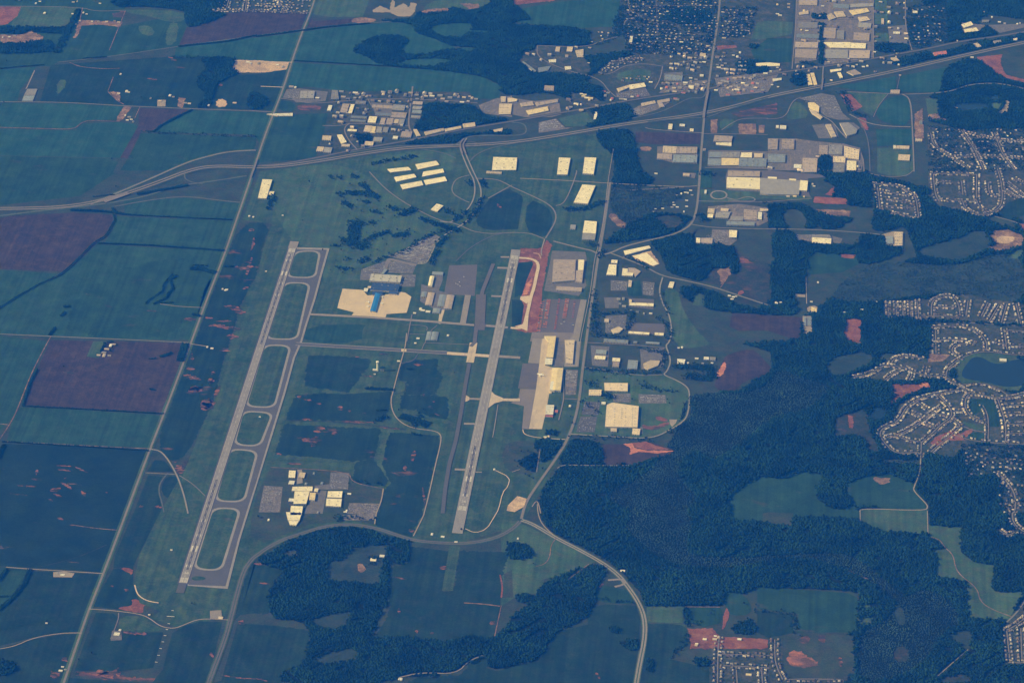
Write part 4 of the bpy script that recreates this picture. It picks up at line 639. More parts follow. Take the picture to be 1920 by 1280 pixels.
pave('taxiway', 'shoulder', 'f 553,464 618,466 604,515 592,560 575,612 567,640 553,672 535,738 512,812 483,905 467,957 450,1012 427,1104 352,1098 350,1085')
pave('taxiway', 'asphalt_dark', 'f 553,468 613,469 600,515 588,560 571,612 563,640 549,672 531,738 508,812 480,905 463,957 446,1012 423,1099 354,1096 350,1085')
ISL = ['t11 300,612 472,608 436,800 240,797', 't11 222,845 395,850 300,1262 82,1258', 't12 70,33 250,38 130,492 t02 1852,484', 't02 1830,528 t12 117,542 22,782 t02 1765,770', 't02 1732,812 t12 2,828 t02 1822,1198 1622,1192', 't02 1602,1255 1792,1260 t03 1652,432 1462,420']
for s in ISL:
    q = U(P(s)); 
    for mt, g in (('shoulder', 15), ('airfield_grass', 0)):
        p = fillet(grow(q, g), 75 if g else 68); RZ[0] += .006
        o = link('grass_island', mesh('grass_island', [(a, b, RZ[0]) for a, b in p], [list(range(len(p)))], MATS[mt])); o['kind'] = 'structure'
pave('grass_island', 'airfield_grass', 't03 1435,490 1480,478 1545,490 1535,508 1480,515 1440,508', 1)
def seg(s, wd, mt, name='taxiway'):
    return road(s, wd, mt, name, smooth=0, clear=20)
# cross taxiways
seg('t11 395,1078 840,1100 1300,1132 1635,1160', 26, 'concrete'); seg('t11 1720,1163 1890,1178', 26, 'concrete'); seg('t11 1640,1160 1725,1165', 40, 'asphalt')
seg('t12 300,20 1430,88', 40, 'shoulder'); seg('t12 300,20 1430,88', 27, 'asphalt_dark'); seg('t12 1432,90 1760,112', 34, 'tan_concrete'); seg('t12 1750,110 1920,120 t22 62,124', 30, 'concrete'); seg('t12 1632,12 1605,160', 50, 'tan_concrete'); seg('t12 1090,68 1128,68', 30, 'bright_concrete')
seg('t11 1835,650 1900,650', 22, 'concrete'); seg('t11 1810,730 1890,733', 24, 'concrete'); seg('t11 1765,942 1850,945', 22, 'concrete'); seg('t11 1590,935 1552,1145', 40, 'concrete'); seg('t12 1570,430 1700,435', 22, 'concrete'); seg('t12 1560,618 1650,620', 20, 'concrete'); seg('t12 1490,960 1570,964', 22, 'concrete'); seg('t12 1640,980 1695,982', 9, 'concrete'); seg('t12 1740,436 1920,440 t22 60,440', 30, 'tan_concrete')
pave('taxiway', 'tan_concrete', 't12 1750,360 1790,400 1850,425 1850,450 1790,465 1730,510 1700,440'); pave('taxiway', 'tan_concrete', 't12 1575,405 1600,420 1600,442 1570,455')
seg('t11 1780,700 1700,900 1660,1100 1640,1290 t12 1610,40', 26, 'asphalt'); seg('t12 1600,165 1570,330 1540,520 1500,740 1450,920 1420,1100 1400,1290', 25, 'asphalt_dark')
pave('taxiway', 'asphalt', 't11 1650,930 1725,930 1715,1200 1640,1195')
road('t21 40,655 130,660 185,680 200,720 185,780 165,880 140,950 120,1050 90,1170 60,1185 -10,1180', 22, 'new_concrete', 'new_taxiway', smooth=1); pave('new_taxiway', 'new_concrete', 't21 65,945 130,940 130,975 110,1000 60,968'); pave('new_taxiway', 'new_concrete', 't21 100,1080 125,1080 115,1205 60,1180 20,1170 90,1150'); road('t21 160,620 205,625 215,660', 9, 'sand', 'track')
road('t12 1130,-60 1120,40 1100,110 1060,250 1030,370 1008,450 1030,550 1100,620 1190,655 1330,670 1380,690 1392,740 1340,950 1290,1180 1260,1290 t13 1260,20 1180,180', 7, 'gravel', 'service_road'); road('t12 1060,290 1110,300 1130,340 1110,385 1040,395', 5, 'scrub', 'service_road'); road('t12 1215,95 1180,150 1090,165', 6, 'asphalt', 'service_road')
road('t12 120,885 720,905', 5, 'grass', 'service_road'); road('t12 215,592 560,600 900,635 1120,662', 7, 'scrub', 'service_road'); road('t12 955,1105 940,1200 900,1290 t13 890,90', 7, 'gravel', 'service_road'); road('t12 110,945 700,975 715,1060 955,1105', 5, 'dirt', 'service_road')
road('t12 1790,965 1905,1020 1890,1090 1850,1130 1820,1260 t13 1790,30 1730,130 1640,158 1570,125', 5, 'new_concrete', 'service_road', smooth=1); road('t12 1815,475 1790,640 1775,720', 5, 'concrete', 'service_road'); road('t11 1170,1080 1150,1180 1130,1290 t12 1128,0', 7, 'asphalt_pale', 'service_road'); road('t11 1360,1160 1310,1200 1270,1290 t12 1260,20 1240,70', 5, 'asphalt_pale', 'service_road'); road('t11 1150,1225 1270,1230', 5, 'asphalt_pale', 'service_road'); road('t12 1270,12 1590,25', 5, 'asphalt_pale', 'service_road'); road('t11 1130,1155 1290,1165 1280,1200', 5, 'asphalt_pale', 'service_road')
road('t22 0,980 60,960', 5, 'gravel', 'track'); pave('bare_ground', 'sand', 't12 1890,1230 t22 40,1160 110,1180 90,1240 20,1280 t12 1880,1270'); 
# ---- runways: concrete with dark shoulders, rubbered landing lanes and white paint
WA, WB = U((548.2, 466))[0], U((343.2, 1093))[0]        # west runway, north and south threshold
EA, EB = U((965.5, 479))[0], U((866.0, 958))[0]
def onrun(A, B, u, s):
    d = (B - A) / np.hypot(*(B - A)); n = np.array([-d[1], d[0]]); return A + d * s + n * u    # s metres from A, u metres to the east when A is north
def rect(A, B, s0, s1, u0, u1, mt, name, z=None):
    if z is None: RZ[0] += .006; z = RZ[0]
    q = [onrun(A, B, u0, s0), onrun(A, B, u1, s0), onrun(A, B, u1, s1), onrun(A, B, u0, s1)]
    q = q[::-1] if (q[1][0] - q[0][0]) > 0 else q
    o = link(name, mesh(name, [(a, b, z) for a, b in q], [(0, 1, 2, 3)], MATS[mt])); o['kind'] = 'structure'; return o
def runway(A, B, lo, hi, pn, ps, rub, nm, sm):
    L = np.hypot(*(B - A))
    rect(A, B, -lo, L + hi, -32, 32, 'shoulder' if sm else 'rubber', 'runway_shoulder'); rect(A, B, -pn, L + ps, -23.5, 23.5, 'runway_concrete', 'runway')
    for s0, s1 in rub: rect(A, B, s0 if s0 >= 0 else L + s0, s1 if s1 > 0 else L + s1, -6.5, 6.5, 'rubber', 'rubber_marks')
    v, f = [], []; RZ[0] += .03; z = RZ[0]
    def bar(s0, s1, u0, u1):
        k = len(v)
        for s_, u_ in ((s0, u0), (s1, u0), (s1, u1), (s0, u1)): p = onrun(A, B, u_, s_); v.append((p[0], p[1], z))
        f.append((k, k + 1, k + 2, k + 3))
    for sg, base in ((1, 0), (-1, L)):
        for i in range(6):
            for e in (-1, 1): bar(base + sg * 6, base + sg * 52, e * (2.2 + i * 3.5), e * (4.2 + i * 3.5))
        for e in (-1, 1):
            bar(base + sg * 311, base + sg * 365, e * 8, e * 18)
            for d_, n_ in ((152, 3), (457, 2), (610, 2), (762, 1), (914, 1)):
                for j in range(n_): bar(base + sg * d_, base + sg * (d_ + 26), e * (8 + 3 * j), e * (10 + 3 * j))
    s = 130
    while s < L - 130: bar(s, s + 36, -.7, .7); s += 61
    for e in (-1, 1): bar(0, L, e * 21.6, e * 22.8)
    o = link('runway_markings', mesh('runway_markings', v, f, MATS['paint'])); o['kind'] = 'structure'
    for txt, base, sg in nm:
        for k, (ch, off, sz) in enumerate(((txt[:2], 72, 25), (txt[2], 62 - 0, 18))):
            cu = bpy.data.curves.new('runway_number', 'FONT'); cu.body = ch; cu.size = sz * 1.25; cu.align_x = 'CENTER'; cu.materials.append(MATS['paint'])
            s_ = base + sg * (88 if k == 0 else 62); p = onrun(A, B, 0, s_); d = (B - A) / L * sg   # the number reads to a pilot landing along +d
            tmp = bpy.data.objects.new('runway_number', cu); SC.collection.objects.link(tmp)
            tmp.location = (p[0], p[1], z + .01); tmp.rotation_euler = (0, 0, math.atan2(d[1], d[0]) - math.pi / 2); tmp['kind'] = 'structure'
runway(WA, WB, 95, 8, 90, 0, ((60, 1250), (-1050, -130)), (('18R', 0, 1), ('36L', np.hypot(*(WB - WA)), -1)), False)
rect(WA, WB, -92, -2, -30, 30, 'concrete', 'blast_pad'); L_ = np.hypot(*(WB - WA)); rect(WA, WB, L_ + 2, L_ + 95, -24, 24, 'asphalt_dark', 'blast_pad')
runway(EA, EB, 75, 230, 75, 225, ((120, 900), (-700, -150)), (('18L', 0, 1), ('36R', np.hypot(*(EB - EA)), -1)), True)
for p in (WA, WB), (EA, EB): ROADS.append((resample(np.array(p), 20)[0], 40))
pave('pad', 'concrete', 't03 1575,740 1660,735 1665,800 1575,802'); pave('pad', 'lot', 't03 840,890 910,890 915,960 830,965'); pave('pad', 'gravel', 't03 400,450 480,445 560,460 540,490 400,488')
for p, w_ in ROADS: clear_line(p, w_)
# ================================================================== BUILDINGS
B = building
# terminal and its neighbours
B('long white and grey terminal roof facing the car parks', 't11 865,772 1080,838', 14, 'h', 'terminal_building', units=14)
B('blue roofed terminal block between the white roof and the pier', 't11 872,840 1062,905', 12, 'b', 'terminal_building', units=10)
B('bright blue pier building reaching out onto the tan apron', 't11 895,915 935,925 895,1055 855,1050', 10, 'l', 'pier', units=0, gable=2)
B('low blue canopy joining the pier and the terminal block', 't11 872,905 950,905 950,930 872,930', 9, 'b', 'canopy', units=0); B('dark blue wing east of the terminal neck', 't11 1000,905 1055,925', 9, 'b', 'wing_building', units=0)
B('narrow footbridge building leading from the car park to the terminal', 't11 962,735 985,740 955,775 938,772', 9, 's', 'footbridge', units=0)
B('small white building on the corner of the tan apron', 't11 812,880 835,905', 7, 'w', 'service_building'); B('tan block beside the small white apron building', 't11 840,865 870,880', 6, 't', 'service_building')
B('cream hangar west of the general aviation apron', 't11 1305,790 1338,790 1320,865 1290,860', 10, 'c', 'hangar', gable=3); B('light blue roof north of the general aviation apron', 't11 1325,755 1400,782', 8, 's', 'hangar', gable=2)
for k, (s, c, wd) in enumerate((('t11 1245,905 1275,945', 's', 'short pale blue'), ('t11 1290,912 1318,1008', 'p', 'leftmost long brownish'), ('t11 1378,928 1408,1018', 's', 'long light blue'), ('t11 1432,930 1465,1035', 'p', 'rightmost long brownish'), ('t11 1330,1030 1375,1068', 's', 'square pale blue'))):
    B('%s hangar roof between the apron and the taxiway' % wd, s, 7, c, 'hangar', gable=2, group='small aircraft hangars')
for k, s in enumerate(('t11 1285,1205 1303,1270', 't11 1322,1207 1338,1270', 't11 1342,1207 1358,1270')): B('%s of the three thin hangar rows above the lower taxiway' % ('leftmost', 'middle', 'rightmost')[k], s, 5, 's', 'hangar', gable=1, group='thin hangar rows')
sheds('by the rotary clearing near the thin hangar rows', 't11 1190,1070 1440,1240 1215,1260 t12 1195,15', 'wt', 18, 14, 6); sheds('south of the blue hangars', 't11 1250,1050 1290,1060 1235,1040', 'w', 26, 18, 6)
# six warehouse bars
for k, (s, wd) in enumerate((('t10 985,1268 1140,1252 1165,1275 1010,1292', 'top left'), ('t10 1195,1232 1350,1206 1375,1236 1215,1270', 'top right'), ('t11 1036,48 1185,24 1203,48 1052,82', 'middle left'), ('t10 1255,1288 1400,1266 t11 1412,12 1245,45', 'middle right'), ('t11 1082,105 1240,76 1255,108 1100,140', 'bottom left'), ('t11 1258,72 1415,44 1433,76 1275,106', 'bottom right'))):
    B('cream self storage bar, %s of the six north of the airport' % wd, s, 8, 'c', 'warehouse', gable=1.2, group='six cream warehouse bars')
B('lone cream tilted warehouse among trees beside the boulevard', 't11 1312,290 1355,248 1405,262 1360,305', 9, 'c', 'warehouse')
B('broad cream warehouse with tan annex near the boulevard loop', 't10 1780,1178 t20 38,1184 30,1275 t10 1770,1276', 9, 'c', 'warehouse', units=8); B('low tan loading wing under the cream warehouse near the loop', 't11 1730,2 1840,24', 7, 't', 'warehouse')
B('tall cream warehouse, left of the upright pair in the business park', 't20 352,1182 438,1186 415,1310 337,1308', 11, 'c', 'warehouse', group='upright cream pair'); B('tall cream warehouse, right of the upright pair in the business park', 't20 545,1180 632,1184 612,1306 530,1300', 11, 'c', 'warehouse', group='upright cream pair')
B('cream leaning warehouse under the upright pair', 't21 527,104 625,112 568,248 462,238', 11, 'c', 'warehouse'); B('cream warehouse with grey south end beside the straight road', 't21 545,375 636,382 628,470 530,465', 10, 'c', 'warehouse'); B('grey south part of the warehouse beside the straight road', 't21 530,467 628,472 620,518 525,513', 9, 'g', 'warehouse', units=4)
B('small grey building left of the cream and grey warehouse', 't21 440,405 474,438', 7, 'g', 'office_building'); B('big cream warehouse just east of the county road junction', 't11 48,65 122,68 78,208 14,205', 11, 'c', 'warehouse', units=3); B('small cream annex on the east side of the junction warehouse', 't11 100,155 128,182', 7, 'c', 'annex'); sheds('on the pad below the junction warehouse', 't01 1870,345 1900,350', 'gw', 16, 12)
B('long rounded white truck terminal roof on the road bend', 't21 838,600 1025,562 1040,580 850,632', 8, 'c', 'truck_terminal', gable=3, units=0); B('cream irregular stack of trailers and sheds under the truck terminal', 't21 905,640 1010,615 1100,700 1060,712', 5, 'c', 'loading_shed', units=0)
# east industrial strip
B('wide tan factory roof north of the container yard', 't21 312,665 478,668 470,820 300,835', 11, 'p', 'factory', units=14); B('bright cream bar joined to the east side of the tan factory', 't21 497,668 542,668 535,745 494,745', 12, 'c', 'factory', units=0); B('brownish slab south of the bright cream bar', 't21 480,748 535,748 525,835 475,830', 10, 'p', 'factory', units=4); B('long grey roof under the tan factory', 't21 335,865 520,905', 8, 'p', 'warehouse', units=3)
B('small square white warehouse above the twin cream ones', 't21 747,668 788,694', 8, 'c', 'warehouse'); B('cream tapering warehouse left of its squat twin', 't21 728,702 783,705 780,782 707,780', 10, 'c', 'warehouse'); B('L shaped cream warehouse with brownish wing', 't21 830,732 870,735 866,762 910,765 905,788 824,784', 10, 'c', 'warehouse'); B('brownish wing of the L shaped warehouse cluster', 't21 872,728 920,730 965,755 925,795 912,765 868,760', 7, 'p', 'warehouse')
B('white house sized depot in the green strip', 't21 1185,832 1218,835 1205,878 1170,872', 7, 'c', 'depot'); B('cream L shaped school block by the striped lots', 't21 875,820 900,825 893,870 870,868', 6, 't', 'office_building'); B('long cream bar with raised west end on the dark lot', 't21 888,988 1062,995 1060,1016 876,1008', 9, 'c', 'warehouse', units=4); B('small tower block at the west end of the cream bar', 't21 880,965 895,990', 10, 'y', 'plant_tower')
B('long cream bar second down on the dark lots', 't21 875,1203 1028,1228', 9, 'c', 'warehouse', units=4); B('short cream bar right of the second long bar', 't21 1072,1213 1135,1235', 8, 'c', 'warehouse'); B('tan pentagon office amid the striped car parks', 't21 745,1190 800,1168 832,1185 800,1215 762,1218', 9, 't', 'office_building', units=0); B('wide pale blue roof above the row of four squares', 't21 690,1258 870,1290', 9, 's', 'factory'); B('small office with tan court left of the pentagon', 't21 695,1110 725,1135', 7, 't', 'office_building')
B('pale blue narrow roof near the fork of the two parkways', 't22 1005,0 1105,18', 8, 's', 'office_building'); B('cream square warehouse, leftmost of the row of four', 't22 622,105 698,135', 9, 'c', 'warehouse', group='row of four squares'); B('slate office above the leftmost cream square', 't22 632,60 705,95', 8, 's', 'office_building'); B('cream topped square warehouse, second of the row of four', 't22 755,122 808,150', 9, 'c', 'warehouse', group='row of four squares'); B('brownish lower half of the second square warehouse', 't22 757,152 800,190', 8, 'p', 'warehouse', group='row of four squares'); B('slate blue square warehouse, third of the row of four', 't22 872,138 938,205', 9, 's', 'warehouse', group='row of four squares'); B('tan many sided office, rightmost of the row of four', 't22 985,165 1040,140 1110,145 1095,180 1020,210 990,195', 8, 't', 'office_building', group='row of four squares', units=0)
sheds('between the pentagon and the long bars', 't21 800,965 835,965 810,1000 840,1020 890,1055 940,1060 990,1075 1040,1075 925,1290', 'wgs', 20, 14, 7, 'office_building'); B('bright white building right of the parkway bend', 't22 1240,130 1300,135 1290,170 1240,162', 8, 'w', 'office_building'); B('white low house at the east end of the gravel lot', 't22 1440,115 1475,135', 7, 'w', 'office_building'); B('grey square house at the east end of the gravel lot', 't22 1485,115 1525,140', 7, 'g', 'office_building'); sheds('on the gravel lot right of the parkway bend', 't22 1250,50 1275,48 1320,165 1385,130 1430,165 1500,165', 'wg', 18, 12, 5)
B('long buff warehouse north of the huge square factory', 't22 692,310 868,312 866,372 695,368', 10, 'o', 'warehouse', units=3); B('short cream warehouse left of the long buff one', 't22 578,360 672,362 668,405 576,402', 9, 'o', 'warehouse'); B('huge square buff factory roof dotted with vents', 't22 710,475 752,458 950,485 940,642 698,638', 12, 'o', 'factory', units=0)
hf = B('cream loading wing along the south wall of the huge factory', 't22 740,648 785,650 785,675 740,672', 8, 't', 'loading_wing'); B('tan loading block at the south east corner of the huge factory', 't22 905,650 962,655 955,698 900,692', 9, 'o', 'loading_wing'); B('pale corner block at the north west of the huge factory', 't22 672,452 700,470', 7, 'w', 'annex')
q_ = U(P('t22 705,480 945,488 938,638 700,636'), 12)
for k, (ux, y0, y1, n_) in enumerate(((.28, .15, .95, 7), (.5, .12, .6, 6), (.62, .12, .95, 5), (.84, .1, .95, 10), (.92, .1, .9, 6))):
    for j in range(n_):
        v_ = y0 + (y1 - y0) * j / max(1, n_ - 1); p_ = (q_[0] * (1 - ux) + q_[1] * ux) * (1 - v_) + (q_[3] * (1 - ux) + q_[2] * ux) * v_
        v, f = [], []; box_vf(quad_rot(p_[0], p_[1], 7, 4, 0), 12.1, 15, v, f); rt = [o for o in SC.objects if o.get('label', '').startswith('huge square')][0]
        v = [(a - rt.location.x, b - rt.location.y, c) for a, b, c in v]; link('roof_unit', mesh('roof_unit', v, f, MATS['metal']), [c_ for c_ in SC.objects if c_.parent == rt and c_.name.startswith('roof')][0])
# cargo ramp
B('long yellow cargo hangar at the north of the ramp', 't21 242,1240 330,1240 t22 322,20 308,120 255,118 275,0', 13, 'y', 'hangar', units=4); B('white and grey south block of the long yellow hangar', 't22 250,125 305,128 300,172 246,170', 10, 'w', 'hangar'); B('yellow and white hangar behind the parked airliner', 't22 303,197 384,200 365,368 282,362', 14, 'y', 'hangar', gable=3); B('pale ridge roof half of the hangar behind the airliner', 't22 290,300 330,300 320,366 282,362', 15.5, 'w', 'hangar_roof_section', units=0, doors=False); B('white hangar with a red south side', 't22 256,475 316,476 308,546 250,545', 11, 'w', 'hangar'); B('low red lean-to under the white hangar', 't22 252,546 308,548 306,566 250,562', 5, 'r', 'lean_to', doors=False); B('small red shed east of the white hangar', 't22 318,512 342,532', 5, 'r', 'shed', doors=False); sheds('by the south end of the cargo ramp', 't22 290,385 275,715 250,718 435,488', 'wt', 18, 12)
B('tan roofed freight terminal beside the trucking road', 't22 395,-10 470,-10 455,165 405,160', 9, 't', 'freight_terminal', units=8)
# training campus
for s, h, c, lb in (('t12 248,966 297,968 292,1020 243,1018', 9, 'c', 'cream square shop at the top left of the campus'), ('t12 250,1042 283,1070', 7, 'w', 'small white shop under the cream square one'), ('t12 328,980 372,984 360,1020 318,1015', 7, 't', 'tan shop on the concrete pad of the campus'), ('t12 275,1088 424,1086 422,1120 268,1118', 11, 'c', 'long cream hall at the top of the main campus block'), ('t12 290,1122 402,1122 376,1215 280,1215', 12, 'c', 'broad cream middle hall of the campus'), ('t12 404,1132 448,1135 440,1188 398,1184', 11, 'y', 'cream east wing of the campus middle hall'), ('t12 440,1100 462,1124', 9, 'c', 'small cream penthouse east of the long hall'), ('t12 250,1175 282,1198', 8, 'w', 'white stub west of the middle hall'), ('t12 540,1122 648,1122 642,1170 534,1166', 10, 'c', 'upper of the two cream halls east of the campus'), ('t12 528,1176 642,1180 636,1236 524,1230', 10, 'c', 'lower of the two cream halls east of the campus'), ('t12 262,1232 352,1235 340,1300 255,1300', 11, 'c', 'cream hall in the southern row of the campus'), ('t13 226,-2 342,4 325,60 240,58', 11, 'c', 'large cream south hall with notched sides'), ('t13 245,62 322,64 300,96 255,92', 9, 'c', 'small cream end piece of the south hall')): B(lb, s, h, c, 'campus_hall', cat='hall', group='training campus halls')
sheds('around the training campus', 't12 375,1070 495,1065 435,992 680,1270 700,1145', 'ws', 18, 12, 5); sheds('at the south corner of the campus car park', 't13 95,60 670,0 465,5', 'wg', 22, 12, 5)
sheds('on the lawn by the curved wood', 't13 945,332 880,360', 'cw', 26, 20, 6, 'house'); sheds('beside the service roads south of the east runway', 't13 1320,168 1400,185 1500,225 t23 45,200 t12 1787,962 1070,150', 'w', 18, 12, 5); sheds('on the lower left roadside farm pad', 't03 432,458 470,470 455,462', 'wg', 18, 12); sheds('at the lower left dirt bend', 't03 470,1160 490,1180 455,1190', 'gw', 16, 10); B('white shed at the end of the lone airfield drive', 't03 860,898 893,922', 6, 'w', 'shed', gable=1.5); sheds('along the winding airfield drive', 't03 1120,770 900,885 350,832', 'w', 12, 10, 4); B('tan shed on the fenced gravel pad near the highway', 't03 1640,780 1668,800', 5, 't', 'shed'); sheds('by the county road above the north field', 't02 1555,45 1590,55 t01 1670,890 1700,895 1690,900', 'w', 16, 12, 5)
sheds('inside the purple field farmstead', 't02 830,35 855,25 780,85 800,60 740,105 780,108 820,108', 'wgt', 26, 14, 6, 'barn'); sheds('at the roadside stop on the dual highway curve', 't23 830,440 t13 1075,1250 1090,1255', 'w', 20, 12, 5)
# upper left farms and yards
B('long grey greenhouse in the far left fields', 't00 205,668 280,668 262,715 180,715', 5, 'g', 'greenhouse', units=0, doors=False); B('second grey greenhouse below the first one', 't00 180,718 260,718 245,757 165,757', 5, 's', 'greenhouse', units=0, doors=False)
sheds('on the northern farm beside the east-west road', 't00 335,103 545,108 905,560 950,690 965,695 890,705', 'w', 20, 14, 6, 'barn'); sheds('in the farmyard under the east-west road', 't00 955,905 985,900 1000,915 940,870 970,880', 'wg', 20, 12, 5); sheds('along the road between the woods and the farms', 't00 1130,740 1200,760 1230,770 1275,720 1300,730 1390,775 1420,780 1565,795 1760,775', 'wgt', 22, 14, 6); sheds('in the sand coloured clearing', 't00 1860,470 1880,480 t10 20,480 160,490 200,505', 'gw', 22, 14, 5); sheds('on the red lots at the top left corner', 't00 625,100 650,110 570,185 600,160 690,165 740,165 800,165 860,160 890,170 70,280 110,270 20,285 270,30 300,15 550,20 580,15 750,30', 'wgt', 18, 12, 5, 'house')
B('grey roofed works nearest the county road', 't10 335,682 440,684 432,738 328,736', 9, 'g', 'factory', units=8); B('grey roofed warehouse with light east edge', 't10 570,676 612,678 622,742 560,745', 9, 'g', 'warehouse'); sheds('of the industrial row under the big green field', 't10 265,655 295,660 640,690 655,730 745,700 760,710 830,725 955,710 1120,715 1205,715 1210,745 1275,725 1320,725 1380,720 1400,745 1455,735 1430,765 1520,730 1560,735 1545,770 1620,740 1650,745 460,740', 'wgtp', 30, 18, 7, 'workshop')
for k, (s, c) in enumerate((('t10 750,755 820,780', 'g'), ('t10 650,778 690,846', 'p'), ('t10 700,782 718,850', 'c'), ('t10 545,790 560,830', 'w'), ('t10 875,785 1020,815', 'p'), ('t10 900,845 1015,868', 's'), ('t10 1030,785 1110,828', 'g'), ('t10 1020,840 1120,885', 'p'), ('t10 715,868 828,888', 's'), ('t10 710,895 820,915', 's'), ('t10 850,873 895,922', 'c'), ('t10 940,885 970,935', 'p'), ('t10 975,885 1020,935', 'p'), ('t10 1040,893 1065,925', 't'), ('t10 1078,893 1105,935', 'g'), ('t10 820,942 858,990', 't'), ('t10 868,948 895,998', 'y'), ('t10 902,950 945,995', 'g'), ('t10 950,952 985,992', 'g'), ('t10 690,968 752,986', 'c'), ('t10 1180,760 1245,785', 'p'), ('t10 1178,795 1240,820', 'g'), ('t10 1175,825 1238,850', 's'), ('t10 1165,865 1230,886', 'g'))):
    B('%s %s in the yards below the green field, %s from the top left' % (RN[c] + '-roofed', 'works shed', ordn(k + 1)), s, 7, c, 'workshop', group='works sheds in the yards')
for s, c, lb in (('t10 500,1018 565,1020 560,1052 496,1048', 'o', 'cream tan hall at the left of the highway yards'), ('t10 608,1012 645,1010 680,1065 640,1078', 'c', 'bright cream hall in the highway yards'), ('t10 645,1080 700,1100', 't', 'tan annex below the bright cream hall'), ('t10 462,1100 500,1135', 't', 'tan shop nearest the county road corner'), ('t10 515,1105 560,1145', 'g', 'grey shop right of the corner shop'), ('t10 820,1060 875,1092', 't', 'tan roof by the trees along the highway'), ('t10 885,1028 940,1062', 'g', 'grey roof above the tan one along the highway'), ('t10 1030,1020 1060,1042', 'w', 'small white office near the highway'), ('t10 1095,985 1160,1030', 'p', 'brownish shop by the yard street end'), ('t10 1180,970 1205,970 1235,1018 1205,1022', 't', 'tan slanting shop beside the long highway sheds'), ('t10 1262,990 1405,960 1410,980 1275,1015', 't', 'left long tan shed along the highway'), ('t10 1412,968 1535,945 1540,962 1420,988', 't', 'right long tan shed along the highway'), ('t10 1550,930 1640,918 1645,948 1560,958', 'o', 'buff plant at the end of the long sheds'), ('t10 1835,725 1875,725 1870,765 1840,765', 't', 'small tan hall on the pale freight lot'), ('t10 1825,780 1920,780 1910,855 1820,858', 'o', 'broad tan hall on the pale freight lot'), ('t10 1885,735 1920,735 t20 40,745 35,760 t10 1890,768', 'o', 'buff hall at the top of the freight lot'), ('t20 105,830 265,800 275,830 125,862', 'y', 'yellow buff warehouse above the highway'), ('t20 175,770 340,745 345,765 190,795', 'p', 'long brown tan warehouse above the yellow one'), ('t20 60,775 150,760 165,790 75,800', 'p', 'brownish warehouse left of the long one'), ('t10 80,855 275,848 275,870 160,870', 'w', 'narrow white building by the crossroads'), ('t10 1780,975 1850,960 1845,985 1790,990', 't', 'tan motel on the highway strip')): B(lb, s, 8, c, 'warehouse')
# town side
for s, c, lb in (('t20 785,665 870,640 880,655 800,690', 'o', 'buff west half of the shopping hall'), ('t20 875,638 990,622 1005,650 885,672', 'c', 'cream east half of the shopping hall'), ('t20 968,775 1070,755 1078,775 975,798', 't', 'tan motel bar by the caravan yard'), ('t20 1090,755 1180,738 1185,760 1125,770 1145,800 1110,805', 'p', 'zigzag brown motel by the ramp'), ('t20 245,642 315,645 312,680 240,675', 'p', 'brown plant at the forest edge'), ('t20 395,500 440,498 445,520 400,525', 'w', 'bright white workshop on the diagonal street'), ('t20 275,450 330,445 330,468 280,468', 'w', 'white hall on the curved factory street'), ('t20 85,460 180,530 170,545 70,470', 's', 'long pale blue shed on the curved factory street'), ('t20 195,510 290,495 270,530 200,545', 's', 'pale blue hall at the factory street corner'), ('t20 330,352 355,388', 't', 'tan shop at the top of the factory loop'), ('t20 415,352 450,388', 't', 'second tan shop at the top of the factory loop'), ('t20 475,380 535,370 535,430 490,428', 't', 'tan yard building at the loop end'), ('t20 885,272 900,318', 'w', 'thin white block at the edge of the old town'), ('t20 1410,400 1450,425', 't', 'tan church hall near the main street'), ('t20 1830,475 1920,470 t30 88,478 88,495 0,498 t20 1830,495', 'c', 'long white school bar below the dark field'), ('t20 1175,930 1200,970', 'c', 'white upright building beside the interstate ramp'), ('t20 1258,930 1295,948', 'w', 'small white motel beside the interstate ramp'), ('t20 1335,965 1360,985', 'c', 'tiny cream station by the ramp crossroads'), ('t20 620,840 632,895', 'w', 'thin white barn beside the caravan wood'), ('t20 1410,558 1435,575', 'w', 'white square shop near the town crossroads'), ('t20 1325,640 1360,668', 'c', 'cream corner restaurant by the crossroads'), ('t20 1150,560 1275,605', 's', 'slate parking deck left of the crossroads')): B(lb, s, 7, c, 'commercial_building', cat='building')
sheds('in the villa cluster above the highway', 't20 520,710 545,715 560,740 580,755 590,745 535,730', 'cy', 26, 16, 9, 'apartment_block'); sheds('along the shops strip left of the main crossroads', 't20 1120,670 1160,660 1200,630 1240,635 1215,665 1260,660 1300,625 1285,700 1330,690 1380,695 1340,590 1380,600 1220,690 900,730 945,725 690,690 720,700 750,745 740,755 820,745 850,750 1040,620 700,720 440,805 1225,745 1240,750', 'wtrg', 26, 16, 6, 'shop'); sheds('along the shops strip right of the main crossroads', 't20 1540,575 1580,610 1620,600 1670,590 1680,650 1640,655 1620,665 1700,660 1740,590 1800,585 1820,570 1760,645 1805,630 1840,630 1900,555 1620,715 1700,700 1880,680 1800,690 1560,630 1530,680 1740,680', 'wtprg', 26, 18, 6, 'shop'); sheds('in the blocks above the crossroads', 't20 1290,470 1420,440 1440,470 1400,510 1550,510 1540,490 1600,480 1580,520 1660,420 1710,400 1690,430 1470,350 1480,380 1270,320 1275,365 1330,370 1350,300 1590,290', 'wtg', 24, 14, 6, 'shop')
B('pink roofed hall south of the interstate ramp', 't20 1520,1015 1655,1022 1645,1065 1510,1058', 9, 'p', 'hall', units=4); B('cream colonnade in front of the pink hall', 't20 1530,1070 1645,1070 1645,1095 1530,1085', 6, 'c', 'loading_wing')
